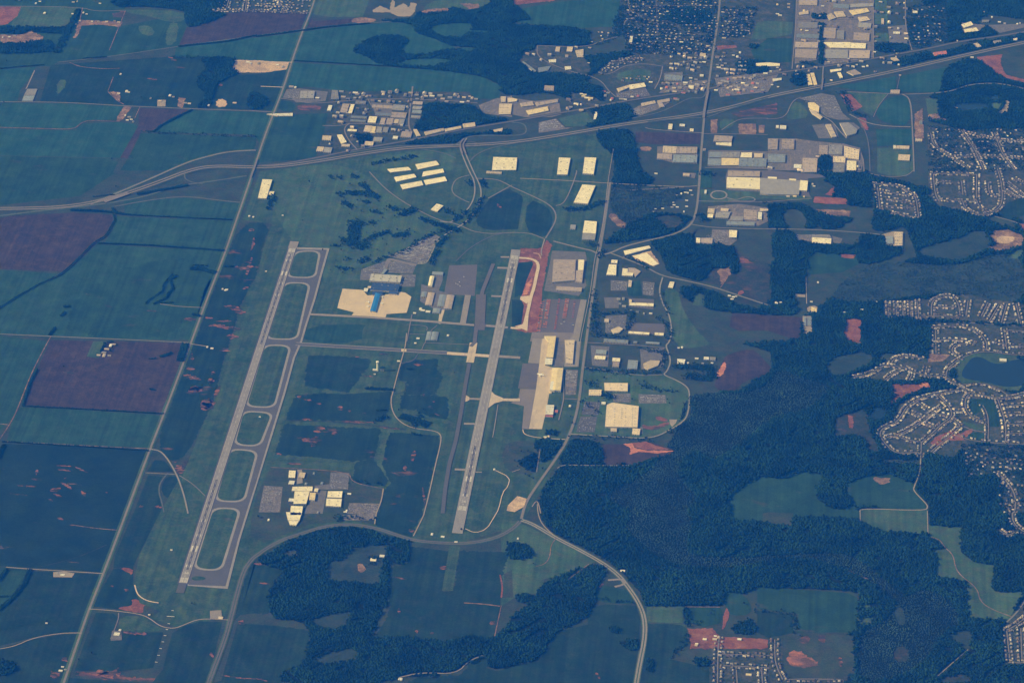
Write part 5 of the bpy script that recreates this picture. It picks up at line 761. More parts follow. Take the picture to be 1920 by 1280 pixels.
for s, c, lb in (('t20 1135,1095 1235,1100 1230,1150 1130,1145', 't', 'tan works left of the main road'), ('t20 1240,1102 1390,1105 1385,1150 1235,1150', 'p', 'pinkish works beside the main road'), ('t20 1090,1152 1200,1155 1198,1195 1088,1190', 'p', 'rose brown works under the tan one'), ('t20 1210,1160 1390,1165 1385,1220 1205,1215', 's', 'slate works under the pinkish one'), ('t20 1470,1190 1568,1192 1565,1240 1468,1235', 's', 'slate left end of the long plant'), ('t20 1572,1185 1702,1188 1700,1238 1570,1240', 'y', 'buff centre of the long plant'), ('t20 1705,1185 1910,1188 1905,1250 1702,1245', 's', 'slate right end of the long plant'), ('t20 1720,1145 1800,1145 1798,1182 1712,1180', 'c', 'stepped cream tower block of the long plant'), ('t20 1815,1150 1880,1150 1878,1182 1820,1182', 't', 'tan block right of the stepped cream tower'), ('t20 1480,1140 1570,1140 1566,1180 1478,1180', 's', 'slate roof behind the left end of the long plant'), ('t20 1570,1140 1710,1140 1705,1180 1568,1180', 'g', 'grey roof behind the centre of the long plant'), ('t30 0,1040 75,1042 70,1120 0,1118', 'p', 'brown left twin factory by the power line'), ('t30 105,1044 198,1046 195,1118 102,1115', 'p', 'brown right twin factory by the power line'), ('t30 385,1090 450,1092 446,1160 382,1150', 'p', 'brown factory west of the street loop'), ('t30 458,1085 560,1088 555,1160 452,1155', 'g', 'grey factory in the street loop'), ('t30 570,1095 685,1125 680,1195 572,1180', 'o', 'tan corner factory in the street loop'), ('t30 490,1172 580,1175 578,1220 488,1215', 'o', 'tan lower factory in the street loop'), ('t30 592,1205 662,1208 660,1278 590,1275', 'c', 'mottled cream factory in the street loop'), ('t30 260,1185 370,1188 365,1290 255,1290', 'p', 'brown long factory left of the clump'), ('t30 492,1225 575,1230 572,1290 488,1290', 'g', 'grey lower factory in the street loop'), ('t30 195,1232 250,1262', 'w', 'white small works below the long plant'), ('t30 0,1155 130,1158 128,1218 0,1215', 's', 'slate works with pale stripe'), ('t30 430,935 470,932 515,1025 478,1028', 't', 'tan slanting warehouse on the diagonal road'), ('t30 540,925 600,918 670,970 660,1000 590,1020', 'g', 'grey slanting warehouse with rounded lot'), ('t30 300,770 345,770 385,800 380,840 345,830 305,800', 'y', 'stepped yellow office beside the big car park'), ('t30 310,815 345,830 410,880 395,892 330,850', 't', 'curved tan wing of the stepped office'), ('t30 60,940 80,960', 'w', 'tiny white building left of the pair'), ('t30 90,940 135,968', 'w', 'white building right of the tiny one')):
    B(lb, s, 9, c, 'factory')
B('cream west half of the very big plant', 't21 1612,48 1860,55 1858,140 1608,128', 12, 'c', 'factory', units=4); B('grey east half of the very big plant with dotted vents', 't21 1862,55 1920,58 t31 240,75 232,180 0,178 t21 1860,172', 12, 'g', 'factory', units=14); B('cream eastern bay of the very big plant', 't31 242,72 300,78 292,150 234,146', 13, 'c', 'factory', units=0); B('cream penthouse on the north edge of the plant', 't31 160,60 210,75', 15, 'c', 'plant_tower', units=0); B('cream penthouse at the north west of the grey roof', 't31 0,45 65,62', 15, 'c', 'plant_tower', units=0); B('brownish roofs along the top of the very big plant', 't21 1622,0 1860,5 1858,44 1618,42', 9, 'p', 'factory', units=6); sheds('on the east yard of the very big plant', 't31 335,105 345,120 150,195 200,195 270,200 30,185', 'tyw', 20, 14, 6)
for s, c, lb in (('t21 1470,285 1520,285 1515,318 1466,315', 't', 'tan shop, top left of the cement works'), ('t21 1568,280 1625,285 1620,305 1565,302', 'o', 'buff hopper hall of the cement works'), ('t21 1468,325 1510,325 1505,352 1466,350', 'c', 'cream office left of the cement works'), ('t21 1530,310 1640,308 1620,355 1525,350', 'g', 'grey shed of the cement works'), ('t21 1640,340 1735,345 1730,375 1636,370', 'g', 'low grey roof of the cement works'), ('t21 1740,290 1840,300 1835,370 1738,365', 'p', 'brown plant of the cement works'), ('t21 1845,310 1875,312 1872,365 1842,362', 'w', 'pale narrow shed of the cement works'), ('t21 1860,282 1920,288 t31 0,300 t21 1858,305', 't', 'tan bar right of the cement works'), ('t21 1610,378 1820,385 1818,410 1608,405', 's', 'slate long shed under the cement works'), ('t21 1630,445 1688,448 1684,500 1628,498', 'c', 'bright square warehouse on the fleet lot'), ('t21 1382,503 1412,505 1410,540 1380,538', 'c', 'small cream shed at the left of the fleet lot'), ('t21 1420,505 1505,508 1500,545 1418,540', 'p', 'brown striped shed of the fleet lot'), ('t31 330,478 460,480 475,500 330,498', 'g', 'grey roof half of the distribution barn'), ('t31 330,500 475,508 472,548 330,540', 'c', 'white roofed distribution barn on the east road'), ('t31 882,495 940,490 938,545 885,548', 's', 'slate left wing of the U shaped works'), ('t31 948,460 1010,462 1008,560 950,562', 't', 'tan right wing of the U shaped works'), ('t31 325,1020 365,1035 365,1062 322,1050', 'y', 'yellow gym roof by the substation'), ('t31 268,1095 285,1160', 's', 'left thin shed of the substation'), ('t31 295,1095 325,1160', 's', 'right thin shed of the substation'), ('t21 1285,20 1330,40', 't', 'tan shop in the small lot left of the main road'), ('t21 1445,145 1458,170', 'w', 'white silo shed left of the roundabout')):
    B(lb, s, 9, c, 'works_building', cat='factory')
sheds('on the scrapyard slope left of the main road', 't21 1235,185 1270,175 1300,165 1340,150 1320,170 1210,240 1200,275 1240,275 1215,260 1075,290 1065,310 1130,285 1310,225 1310,270 1290,310 1350,185', 'wwg', 16, 9, 4, 'shed'); sheds('in the wooded lots east of the straight road', 't21 1630,940 1660,950 1680,945 1650,965 1080,25 t31 60,990 95,990 325,985 375,840 570,1065 705,1045 810,985 60,995', 'w', 18, 12, 5, 'house')
for s, c, lb in (('t30 235,-10 370,-10 368,40 232,38', 'p', 'brown factory at the top of the left street'), ('t30 490,30 610,35 605,65 488,60', 's', 'slate factory at the top of the middle block'), ('t30 620,30 790,25 790,48 612,58', 'g', 'grey thin factory along the right street'), ('t30 608,80 740,62 762,88 640,115', 'y', 'slanting yellow factory at the top'), ('t30 232,95 300,80 305,105 240,112', 't', 'tan shop at the top of the left street'), ('t30 230,165 372,168 370,212 228,210', 'g', 'grey factory of the left column, second row'), ('t30 495,90 560,85 585,125 520,130', 't', 'tan shop in the middle block, upper row'), ('t30 440,115 475,100 510,135 460,152', 't', 'pale shop left of the middle block'), ('t30 675,130 740,125 765,150 690,165', 't', 'tan shop under the slanting yellow factory'), ('t30 680,170 775,175 770,210 676,206', 'g', 'grey shop below the tan one by the right street'), ('t30 420,210 510,212 505,290 415,285', 'p', 'brown factory of the middle block'), ('t30 515,230 572,232 570,295 512,290', 'g', 'grey factory in the middle of the block'), ('t30 645,245 762,250 758,308 640,300', 'p', 'brown factory at the right street, third row'), ('t30 215,255 382,258 380,288 212,284', 's', 'pale blue factory of the left column'), ('t30 418,318 618,318 615,362 470,358', 'c', 'wide bright cream factory roof in the top right town'), ('t30 620,322 735,328 730,365 618,362', 'c', 'cream east extension of the wide bright roof'), ('t30 430,372 600,375 598,440 430,436', 'g', 'grey factory under the bright roof'), ('t30 610,378 765,380 760,438 606,436', 'p', 'brown factory under the bright roof'), ('t30 205,315 375,318 372,360 202,355', 'p', 'brown factory of the left column, lower'), ('t30 205,370 370,372 360,440 200,430', 'p', 'large brown factory of the left column, lowest'), ('t30 285,560 312,556 335,636 305,640', 'y', 'left cream shed of the slanting pair by the bridge'), ('t30 318,548 345,548 370,636 345,640', 'y', 'right cream shed of the slanting pair by the bridge'), ('t30 465,525 550,515 548,530 475,542', 'c', 'cream motel bar north of the interstate'), ('t30 520,545 545,545 562,582 540,585', 'c', 'cream short bar under the motel bar'), ('t30 590,540 650,520 700,555 640,565', 'p', 'brown hotel by the interstate'), ('t30 1238,395 1335,382 1342,405 1250,420', 'r', 'red roofed building on the highway strip'), ('t30 940,238 990,240 988,256 938,254', 'w', 'white bar east of the right street'), ('t30 1085,82 1120,100', 'w', 'white house at the edge of the leafy lots'), ('t30 850,140 870,180', 't', 'tan upright church in the green lot'), ('t30 1450,185 1520,162 1540,188 1470,210', 'c', 'upper cream slanting bar in the wooded clearing'), ('t30 1465,222 1560,208 1580,232 1480,245', 'c', 'lower cream slanting bar in the wooded clearing'), ('t30 1605,150 1660,150 1655,165 1605,168', 'g', 'grey house right of the slanting bars'), ('t30 1540,330 1570,322 1600,348 1570,358', 't', 'tan motel on the highway strip, right part'), ('t30 920,435 960,430 985,455 940,460', 't', 'tan restaurant near the highway bend'), ('t30 1690,308 1745,300 1750,315 1700,325', 'g', 'grey shed on the far right highway strip'), ('t30 1840,290 1870,285 1868,302 1842,305', 'c', 'cream shop at the far right highway strip'), ('t30 35,592 100,585 102,600 40,612', 'w', 'white bar above the interstate bend'), ('t30 920,675 990,675 985,702 918,698', 'p', 'small brown house row at the field corner'), ('t30 940,1090 960,1115', 'w', 'white lab at the left of the field works'), ('t30 965,1092 1060,1095 1058,1118 962,1115', 't', 'tan long works in the square field'), ('t30 980,1158 1065,1162 1060,1205 975,1200', 't', 'tan works at the bottom of the square field'), ('t30 1135,905 1158,930', 's', 'slate shed on the dirt strip'), ('t30 1105,1040 1155,1060', 't', 'tan shed on the dirt strip')):
    B(lb, s, 8, c, 'commercial_building', cat='building', units=3)
sheds('around the top edge of the factory town', 't30 70,40 155,35 155,60 90,120 70,110 270,85 290,235 250,230 410,50 640,-5 560,5', 'wty', 24, 14, 6, 'shop'); sheds('scattered along the highway right of the factories', 't30 665,490 745,500 715,505 455,470 600,445 980,490 960,430 800,395 940,385 1110,300 1130,285 1190,180 1200,235 1265,258 1270,300 1420,312 1530,435 1680,135 1735,170 1775,180 1870,185 1890,180 1620,95 20,540 70,510 30,640 75,655 990,568', 'wwt', 18, 12, 6, 'shop'); sheds('in the lakeshore park', 't32 1762,145', 'w', 40, 26, 8, 'clubhouse')
for k, s in enumerate(('t32 1750,130',)): pass
B('white clubhouse of the striped housing estate with pool', 't23 1755,1205 1795,1222', 6, 'y', 'clubhouse', gable=2); sheds('on the red clay building lots', 't23 1380,1000 1445,955 1520,955 1550,940 1705,955 1525,930 1385,990', 'wct', 20, 14, 6, 'house'); B('small white building on the lake lawn', None, 6, 'w', 'pavilion', wp=quad_rot(*U((1880, 675))[0], 22, 16, .3), gable=2)
# ---- control tower
tb = U((708, 695))[0]
def ring(z, r, n=20): return [(r * math.cos(2 * math.pi * i / n), r * math.sin(2 * math.pi * i / n), z) for i in range(n)]
def lathe(name, prof, mt, parent, n=20):
    v, f = [], []
    for z, r in prof: v += ring(z, r, n)
    for k in range(len(prof) - 1): f += [(k * n + i, k * n + (i + 1) % n, (k + 1) * n + (i + 1) % n, (k + 1) * n + i) for i in range(n)]
    f += [tuple(range(n))[::-1], tuple(range((len(prof) - 1) * n, len(prof) * n))]
    return link(name, mesh(name, v, f, MATS[mt], smooth=False), parent)
ct = bpy.data.objects.new('control_tower', None); SC.collection.objects.link(ct); ct.location = (tb[0], tb[1], 0)
tag(ct, 'tall white control tower standing in the dark field', 'control tower'); CTW = 'wall_white'; obmat('wall_white', (.85, .83, .76), .05, .6)
lathe('shaft', [(0, 6.5), (58, 5.5), (60, 7), (64, 9.5)], CTW, ct); lathe('cab', [(64, 8.2), (69, 9.6)], 'glass_dark', ct); lathe('cab_roof', [(69, 10.4), (70.2, 10.4), (72, 6), (74, 1)], CTW, ct); lathe('mast', [(74, .5), (82, .3)], 'metal', ct, 8)
for a, b, s1, s2, hh, lb in ((-20, 2, 22, 16, 7, 'left low white block at the foot of the control tower'), (28, 6, 26, 12, 6, 'right low grey block at the foot of the control tower'), (-12, -46, 12, 9, 4, 'tiny white shed south of the control tower')): B(lb, None, hh, 'w' if a < 0 else 'g', 'tower_base_building', cat='building', wp=quad_rot(tb[0] + a, tb[1] + b, s1, s2, 0), units=1)
# ---- aircraft
def tube(prof, n=12):
    v, f = [], []
    for x, r, zc in prof:
        v += [(x, r * math.cos(2 * math.pi * i / n), zc + r * math.sin(2 * math.pi * i / n)) for i in range(n)]
    for k in range(len(prof) - 1): f += [(k * n + i, k * n + (i + 1) % n, (k + 1) * n + (i + 1) % n, (k + 1) * n + i) for i in range(n)]
    f += [tuple(range(n))[::-1], tuple(range((len(prof) - 1) * n, len(prof) * n))]; return v, f
def slab(p0, p1, c0, c1, t0, t1):
    """tapered wing panel from root p0 to tip p1 (leading edges), chords c0 c1"""
    v = []
    for (x, y, z), c, t in ((p0, c0, t0), (p1, c1, t1)): v += [(x, y, z), (x - c * .35, y, z + t), (x - c, y, z), (x - c * .35, y, z - t * .4)]
    return v, [(0, 1, 5, 4), (1, 2, 6, 5), (2, 3, 7, 6), (3, 0, 4, 7), (4, 5, 6, 7), (3, 2, 1, 0)]
def airliner(x, y, rz, L, label, cat='airliner', group=None, jets=1, proto=[]):
    k = L / 60; r = bpy.data.objects.new('airliner', None); SC.collection.objects.link(r); r.location = (x, y, RZ[0] + .05); r.rotation_euler = (0, 0, rz); tag(r, label, cat, group)
    if not proto:
        M = MATS['aircraft_white']; q = []
        v, f = tube([(30, .3, 4.6), (29, 1.4, 4.8), (26.5, 2.5, 5.1), (22, 3, 5.3), (-8, 3, 5.3), (-20, 2.2, 6), (-29, .5, 6.8)]); q.append(('fuselage', mesh('fuselage', v, f, M, smooth=True), (0, 0, 0)))
        for s in (-1, 1):
            v, f = slab((9, 2 * s, 4), (-10, 29 * s, 5.8), 13, 3.2, 1, .25); q.append(('wing', mesh('wing', v, f, M), (0, 0, 0)))
            v, f = slab((-22, .5 * s, 6.6), (-29, 10 * s, 7.2), 6, 2, .4, .15); q.append(('tailplane', mesh('tailplane', v, f, M), (0, 0, 0)))
            v, f = tube([(3.5, 1.3, 0), (3, 1.55, 0), (-1, 1.5, 0), (-3, .8, 0)]); q.append(('engine', mesh('engine', v, f, MATS['metal']), (4, 10 * s, 2.6)))
            v, f = [], []; box_vf(quad_rot(-2, 5 * s, 1.5, .8, 0), 0, 3.5, v, f); q.append(('wheel_strut', mesh('wheel_strut', v, f, MATS['glass_dark']), (0, 0, 0)))
        v = [(-19, -.3, 8), (-26, -.2, 16), (-29.5, -.2, 16), (-28, -.3, 7)]; v += [(a, -b, c) for a, b, c in v]
        q.append(('tail_fin', mesh('tail_fin', v, [(0, 1, 2, 3), (7, 6, 5, 4), (0, 4, 5, 1), (1, 5, 6, 2), (2, 6, 7, 3), (3, 7, 4, 0)], M), (0, 0, 0))); proto += q
    for nm, me, lc in proto: o = link(nm, me, r); o.location = lc
    r.scale = (k, k, k); return r
def at(s): return U(P(s))[0]
p = at('t22 212,255'); airliner(p[0], p[1], R(158), 50, 'white airliner parked alone on the cargo ramp')
for k, (s, a, w_) in enumerate((('t11 845,990', 0, 'upper jet at the left side'), ('t11 842,1022', 0, 'lower jet at the left side'), ('t11 948,950', 180, 'uppermost jet at the right side'), ('t11 945,1000', 180, 'lower jet at the right side'))):
    p = at(s); airliner(p[0], p[1], R(a), 30, w_ + ' of the blue pier', group='jets at the blue pier')
def light_plane(x, y, a, label, proto=[]):
    r = bpy.data.objects.new('light_aircraft', None); SC.collection.objects.link(r); r.location = (x, y, 3.3); r.rotation_euler = (0, 0, a); tag(r, label, 'small aircraft', 'light aircraft on the grey apron')
    if not proto:
        M = MATS['aircraft_white']; v, f = tube([(4, .3, 1.3), (3.4, .6, 1.4), (0, .7, 1.6), (-5, .2, 1.7)], 8); proto.append(('fuselage', mesh('fuselage', v, f, M)))
        v, f = [], []; box_vf([(-.3, -6), (1.3, -6), (1.3, 6), (-.3, 6)], 2.2, 2.4, v, f); proto.append(('wing', mesh('wing', v, f, M)))
        v, f = [], []; box_vf([(-5.2, -2), (-4.3, -2), (-4.3, 2), (-5.2, 2)], 1.7, 1.8, v, f); proto.append(('tailplane', mesh('tailplane', v, f, M)))
        v, f = [], []; box_vf([(-5.3, -.1), (-4.2, -.1), (-4.6, .1), (-5.3, .1)], 1.8, 3, v, f); proto.append(('tail_fin', mesh('tail_fin', v, f, M)))
    for nm, me in proto: link(nm, me, r)
for k, s in enumerate(('t11 1500,850', 't11 1515,858', 't11 1525,840', 't11 1530,870', 't11 1560,800', 't11 1240,1040')): p = at(s); light_plane(p[0], p[1], k * 1.3, 'tiny white light aircraft, %s from the left near the hangar apron' % ordn(k + 1 if k < 5 else 6))
# ---- approach lights and signs of the field
for k, s in enumerate(('t03 1295,738', 't03 1280,782', 't03 1266,836', 't03 1252,880', 't03 1238,925', 't03 1222,972', 't03 1205,1022', 't03 1190,1073', 't03 1172,1124')):
    p = at(s); v, f = [], []; wd = 44 if k == 1 else 14; box_vf(quad_rot(0, 0, wd, 2.5, 0), 0, 1.2, v, f)
    r = bpy.data.objects.new('approach_light_bar', None); SC.collection.objects.link(r); r.location = (p[0], p[1], 2); tag(r, 'white approach light bar, %s counting away from the west runway' % ordn(k + 1), 'light bar', 'approach light bars')
    link('platform', mesh('platform', v, f, MATS['wall_white']), r); v, f = [], []
    for j in range(-2, 3): box_vf(quad_rot(j * wd / 5, 0, .8, .8, 0), 1.2, 2, v, f)
    link('lamps', mesh('lamps', v, f, MATS['metal']), r)
for s, lb in (('t03 1285,285', 'white slotted antenna shelter in the turf west of the runway'), ('t12 28,568', 'white shelter inside the fourth grass island'), ('t11 200,338', 'white shelter in the meadow north of the west runway'), ('t11 75,757', 'small white shelter at the western turf edge')):
    p = at(s); B(lb, None, 4, 'w', 'equipment_shelter', cat='shelter', wp=quad_rot(p[0], p[1], 12, 9, 0), units=0, doors=False)
# ================================================================== CONTAINERS
CG = {}
def container(p, a, col, label, z=2.0):
    if col not in CG:
        v, f = [], []; box_vf([(-6.1, -1.25), (6.1, -1.25), (6.1, 1.25), (-6.1, 1.25)], .2, 2.8, v, f); CG[col] = mesh('freight_container', v, f, MATS['container_' + col])
        v, f = [], []; box_vf([(6.12, -1.1), (6.2, -1.1), (6.2, 1.1), (6.12, 1.1)], .3, 2.7, v, f); CG['d'] = mesh('door', v, f, MATS['metal'])
    r = bpy.data.objects.new('freight_container', CG[col]); SC.collection.objects.link(r); r.location = (p[0], p[1], z); r.rotation_euler = (0, 0, a); tag(r, label, 'container', 'freight containers in the yard')
    link('door', CG['d'], r)
ROWS = [('t21 228,985', 't21 198,1205', 'orange', 26, 'leftmost'), ('t21 275,970', 't21 245,1175', 'orange', 30, 'second'), ('t21 355,965', 't21 320,1190', 'red', 20, 'third'), ('t21 415,965', 't21 390,1110', 'orange', 24, 'fourth'), ('t21 345,1040', 't21 325,1180', 'red', 12, 'short middle'), ('t21 470,970', 't21 455,1100', 'red', 9, 'rightmost')]
for s0, s1, col, n, wd in ROWS:
    a, b = at(s0), at(s1)
    for i in range(n):
        if rnd.random() < .12: continue
        for side in ((-1, 1) if n > 22 else (0,)):
            p = a + (b - a) * i / (n - 1) + np.array([side * 6.6 + rnd.uniform(-.6, .6), 0]); c = col if rnd.random() < .8 else rnd.choice(('red', 'orange', 'blue', 'white'))
            container(p, rnd.choice((0, math.pi)), c, '%s container, %s from the top of the %s row%s' % (c, ordn(i + 1), wd, {0: '', -1: ', west file', 1: ', east file'}[side]))
for k, s in enumerate(('t21 385,1120', 't21 392,1135', 't21 455,1155', 't21 458,1160', 't21 343,1080', 't21 370,1150')): container(at(s), 0, 'white' if k % 2 else 'blue', '%s loose container, %s in the open part of the yard' % ('white' if k % 2 else 'blue', ordn(k + 1)))
# ================================================================== HOUSES
HOUSES = []
def street(name, s, step=21, sides=(-1, 1), set_=19, wd=7, mt='asphalt_pale', miss=.1, rd=True):
    p = chaikin(U(P(s)), 2, False)
    if rd: RZ[0] += .004; o = link('street', strip_mesh('street', p, wd, MATS[mt], RZ[0])); o['kind'] = 'structure'; clear_line(p, 22)
    q, _ = resample(p, step); t = tangents(q); n = np.c_[-t[:, 1], t[:, 0]]
    for sd in sides:
        row = []
        for i in range(len(q)):
            if rnd.random() < miss: continue
            c = q[i] + n[i] * sd * set_ * rnd.uniform(.92, 1.1) + t[i] * rnd.uniform(-2, 2); row.append((c, math.atan2(t[i][1], t[i][0]) + rnd.uniform(-.06, .06)))
        xs = 1 if abs(q[-1][0] - q[0][0]) > abs(q[-1][1] - q[0][1]) else 0
        row.sort(key=lambda r: r[0][0] if xs else -r[0][1])
        nn = n[len(n) // 2] * sd; sn = ('upper' if nn[1] > 0 else 'lower') if xs else ('right' if nn[0] > 0 else 'left')
        if len(sides) == 1: sn = ''
        for k, (c, a) in enumerate(row): HOUSES.append((c, a, name, sn, k + 1, 'left' if xs else 'top'))
def scatter(s, step, keep=.7, zone='', big=0):
    w_ = U(P(s)); lo, hi = w_.min(0), w_.max(0)
    gx, gy = np.meshgrid(np.arange(lo[0], hi[0], step), np.arange(lo[1], hi[1], step * 1.5)); g = np.c_[gx.ravel(), gy.ravel()] + RG.uniform(-11, 11, (gx.size, 2))
    ins = np.zeros(len(g), bool)
    for (xa, ya), (xb, yb) in zip(w_, np.roll(w_, -1, 0)):
        if ya == yb: continue
        c = (ya > g[:, 1]) != (yb > g[:, 1]); ins ^= c & (g[:, 0] < xa + (g[:, 1] - ya) * (xb - xa) / (yb - ya))
    for p in g[ins]:
        if rnd.random() < keep: HOUSES.append((p, rnd.choice((0, 0, 1.57)) + rnd.uniform(-.1, .1), '', '', -big, ''))
E_ = 'striped estate'
street('top street of the striped estate', 't23 1560,1062 1930,1075 t33 30,1080', 21, set_=15); street('left street of the striped estate', 't23 1555,940 1545,1000 1540,1300', 19); street('second street of the striped estate', 't23 1560,1150 1700,1155 1930,1170', 21); street('centre street of the striped estate', 't23 1680,1155 1690,1300', 20, (-1,)); street('right street of the striped estate', 't23 1870,1170 1880,1300', 20); street('far right street of the striped estate', 't33 50,955 50,1130 110,1255', 20); street('red clay street by the striped estate', 't33 150,1255 270,1250 570,1255', 26, (-1,), miss=.5)
street('left street of the corner estate', 't33 1790,890 1815,1130', 17, (1, -1), 17); street('diagonal street of the corner estate', 't33 1790,885 1860,850 1930,790', 20); street('bottom street of the corner estate', 't33 1800,1128 1940,1130', 20, (1,)); street('inner street of the corner estate', 't33 1895,870 1905,1120', 19)
street('outer curved street of the round estate', 't32 1430,365 1330,385 1200,410 1110,440 1040,490 1000,560 960,610 880,640 830,690 870,760 940,830 1010,840 1130,832', 20); street('long diagonal street of the round estate', 't32 890,720 1000,690 1080,650 1180,580 1240,530 1300,490', 20); street('lower diagonal street of the round estate', 't32 1150,760 1230,690 1300,620 1375,570 1378,520 1330,460 1270,400', 20); street('inner ring street of the round estate', 't32 940,705 1050,742 1150,755', 20); street('first cross street of the round estate', 't32 1110,450 1180,500 1250,545 1340,550', 20); street('second cross street of the round estate', 't32 1050,520 1160,570 1240,560', 20); street('third cross street of the round estate', 't32 1130,600 1250,640', 20); street('red clay diagonal street of the round estate', 't32 1220,830 1300,760 1380,700 1450,630 1390,590', 20)
street('short lane at the centre of the round estate', 't32 1385,530 1470,520', 20); street('bent street east of the centre', 't32 1510,400 1480,430 1475,500 1530,575 1640,605', 19); street('dead end street inside the bent street', 't32 1610,480 1655,560 1650,750', 22, (-1,)); street('empty curved street of the round estate', 't32 1470,640 1540,670 1640,682', 90, miss=.9); street('southern edge street of the round estate', 't32 1400,700 1500,740 1650,758 1780,768 1930,772', 22, (1,), miss=.3); street('south exit street of the round estate', 't32 1150,755 1145,880', 24, miss=.3)
street('curved street below the lake', 't32 1375,300 1480,370 1560,395 1700,425 1820,425 1930,395', 20); street('lakefront street below the lake', 't32 1440,330 1580,310 1690,335 1800,405', 20, (-1,)); street('tall street east of the round estate', 't32 1720,430 1760,540 1785,640 1780,765', 18)
for k, y in enumerate((485, 550, 625, 695)): street('%s row right of the tall street' % ordn(k + 1), 't32 1790,%d 1935,%d' % (y, y - 8), 20)
street('left spur of the forest estate', 't32 640,268 720,260 810,220 870,180 930,185 1040,202', 20); street('top loop of the forest estate', 't32 920,175 950,122 1050,110 1160,130', 20); street('lower spur of the forest estate', 't32 880,290 920,250 990,212', 19); street('middle street of the forest estate', 't32 1050,212 1130,245 1230,265 1320,262', 20); street('stub of the forest estate', 't32 1060,290 1080,250', 18); street('small stub of the forest estate', 't32 1180,240 1190,190', 18); street('northern lakeside street', 't32 1370,295 1330,270 1345,205 1440,130 1540,90 1640,75 1760,95 1930,108', 20, (1,)); street('short lakeside street', 't32 1345,205 1440,130', 20, (-1,))
street('arched street north of the lake', 't31 1250,1175 1400,1160 1530,1180 1610,1240 1640,1290 t32 1640,70', 19); street('second arch north of the lake', 't31 1240,1275 1420,1265 1520,1285', 19); street('left column north of the lake', 't31 1255,1180 t32 1260,90', 20); street('inner arch north of the lake', 't32 1440,110 1370,80 1400,20 1560,15', 20); street('right column north of the lake', 't31 1770,1190 1785,1290 t32 1790,60', 20, (-1, 1)); street('right row north of the lake', 't31 1750,1195 1935,1205', 20, (-1,)); street('lower right row north of the lake', 't32 1700,0 1780,30 1935,42', 20)
for k, x in enumerate((900, 960, 1010, 1065)): street('%s upright lane of the townhouse block' % ordn(k + 1), 't31 %d,%d %d,1090' % (x, 985, x + 3), 17, (-1, 1), 14)
street('right upright lane of the townhouse block', 't31 1120,970 1130,1110', 17, (-1, 1), 14); street('arch street of the hedged estate', 't31 1225,1085 1225,985 1280,950 1380,932 1430,1000 1440,1090', 19); street('middle row of the hedged estate', 't31 1240,1022 1410,1028', 19); street('bottom row of the hedged estate', 't31 1150,1088 1440,1098', 19); street('first slanting row of the far estate', 't31 1500,975 1485,1090', 20); street('second slanting row of the far estate', 't31 1650,990 1600,1090', 20); street('third slanting row of the far estate', 't31 1730,1010 1660,1130', 20); street('fourth slanting row of the far estate', 't31 1790,1005 1750,1140', 20); street('right rim of the far estate', 't31 1860,1000 1895,1150', 20); road('t31 780,1090 1000,1105 1240,1125 1600,1148 1930,1168', 9, 'asphalt_pale', 'road', 3, clear=3)
for nm, s in (('top curve', '790,100 900,105 1000,120 1080,170 1112,210 1130,350'), ('left lane', '820,120 840,290'), ('second row', '840,155 1000,180 1100,188'), ('third row', '880,210 1100,247'), ('fourth row', '870,262 1110,287'), ('fifth row', '930,320 1130,352')): street(nm + ' of the first eastern estate', 't31 ' + s, 20)
for nm, s in (('top', '1225,22 1560,32'), ('left', '1240,30 1252,180 1285,235'), ('right', '1565,30 1560,270 1660,312'), ('mid stub', '1450,80 1462,185'), ('row', '1270,88 1385,92'), ('low row', '1280,222 1560,232'), ('tail', '1460,235 1480,290 1590,340 1690,318 1760,250 1752,90 1720,-10'), ('box', '1650,90 1660,192 1750,187'), ('far diagonal', '1790,90 1930,200'), ('far second diagonal', '1780,150 1870,210'), ('far third', '1850,60 1930,110')): street(nm + ' street of the second eastern estate', 't31 ' + s, 20)
for s in ('t30 1500,1000 1620,1030 1800,1060 1930,1060', 't30 1220,1000 1240,1100 1380,1180 1500,1260', 't30 1450,980 1550,1120 1620,1280', 't30 1700,1000 1750,1150 1850,1280', 't30 1380,1180 1600,1170 1930,1190'): street('shaded street', s, 24, miss=.15)
scatter('t30 1210,960 1500,985 1740,965 1930,985 1930,1290 1210,1290', 34, .35); scatter('t32 1450,790 1860,790 1930,830 1930,1290 1740,1290 1730,1000 1500,1020', 30, .6); street('winding street at the right edge', 't32 1720,980 1800,1060 1860,1160 1850,1290 t33 1830,0 1840,90 1935,160', 22, wd=9); street('cul-de-sac above the right forest', 't33 1740,140 1800,180 1850,150', 18)
scatter('t20 850,0 1540,0 1530,400 1080,410 870,390', 36, .72); scatter('t20 1570,70 1820,70 1780,280 1560,290', 34, .7); scatter('t30 1050,60 1340,40 1340,310 1100,350', 40, .5); scatter('t00 1640,-20 1920,-20 1920,85 1600,85', 36, .6); scatter('t10 0,-20 440,-20 400,95 0,90', 32, .8); scatter('t20 870,420 1000,430 1000,470 860,480 700,560 650,550 740,460', 22, .9); scatter('t20 640,230 780,240 760,280 620,320 590,320', 40, .7); scatter('t00 0,-20 220,-20 220,30 0,30', 60, .5); scatter('t20 780,590 1040,570 1020,600 800,610', 30, .7)
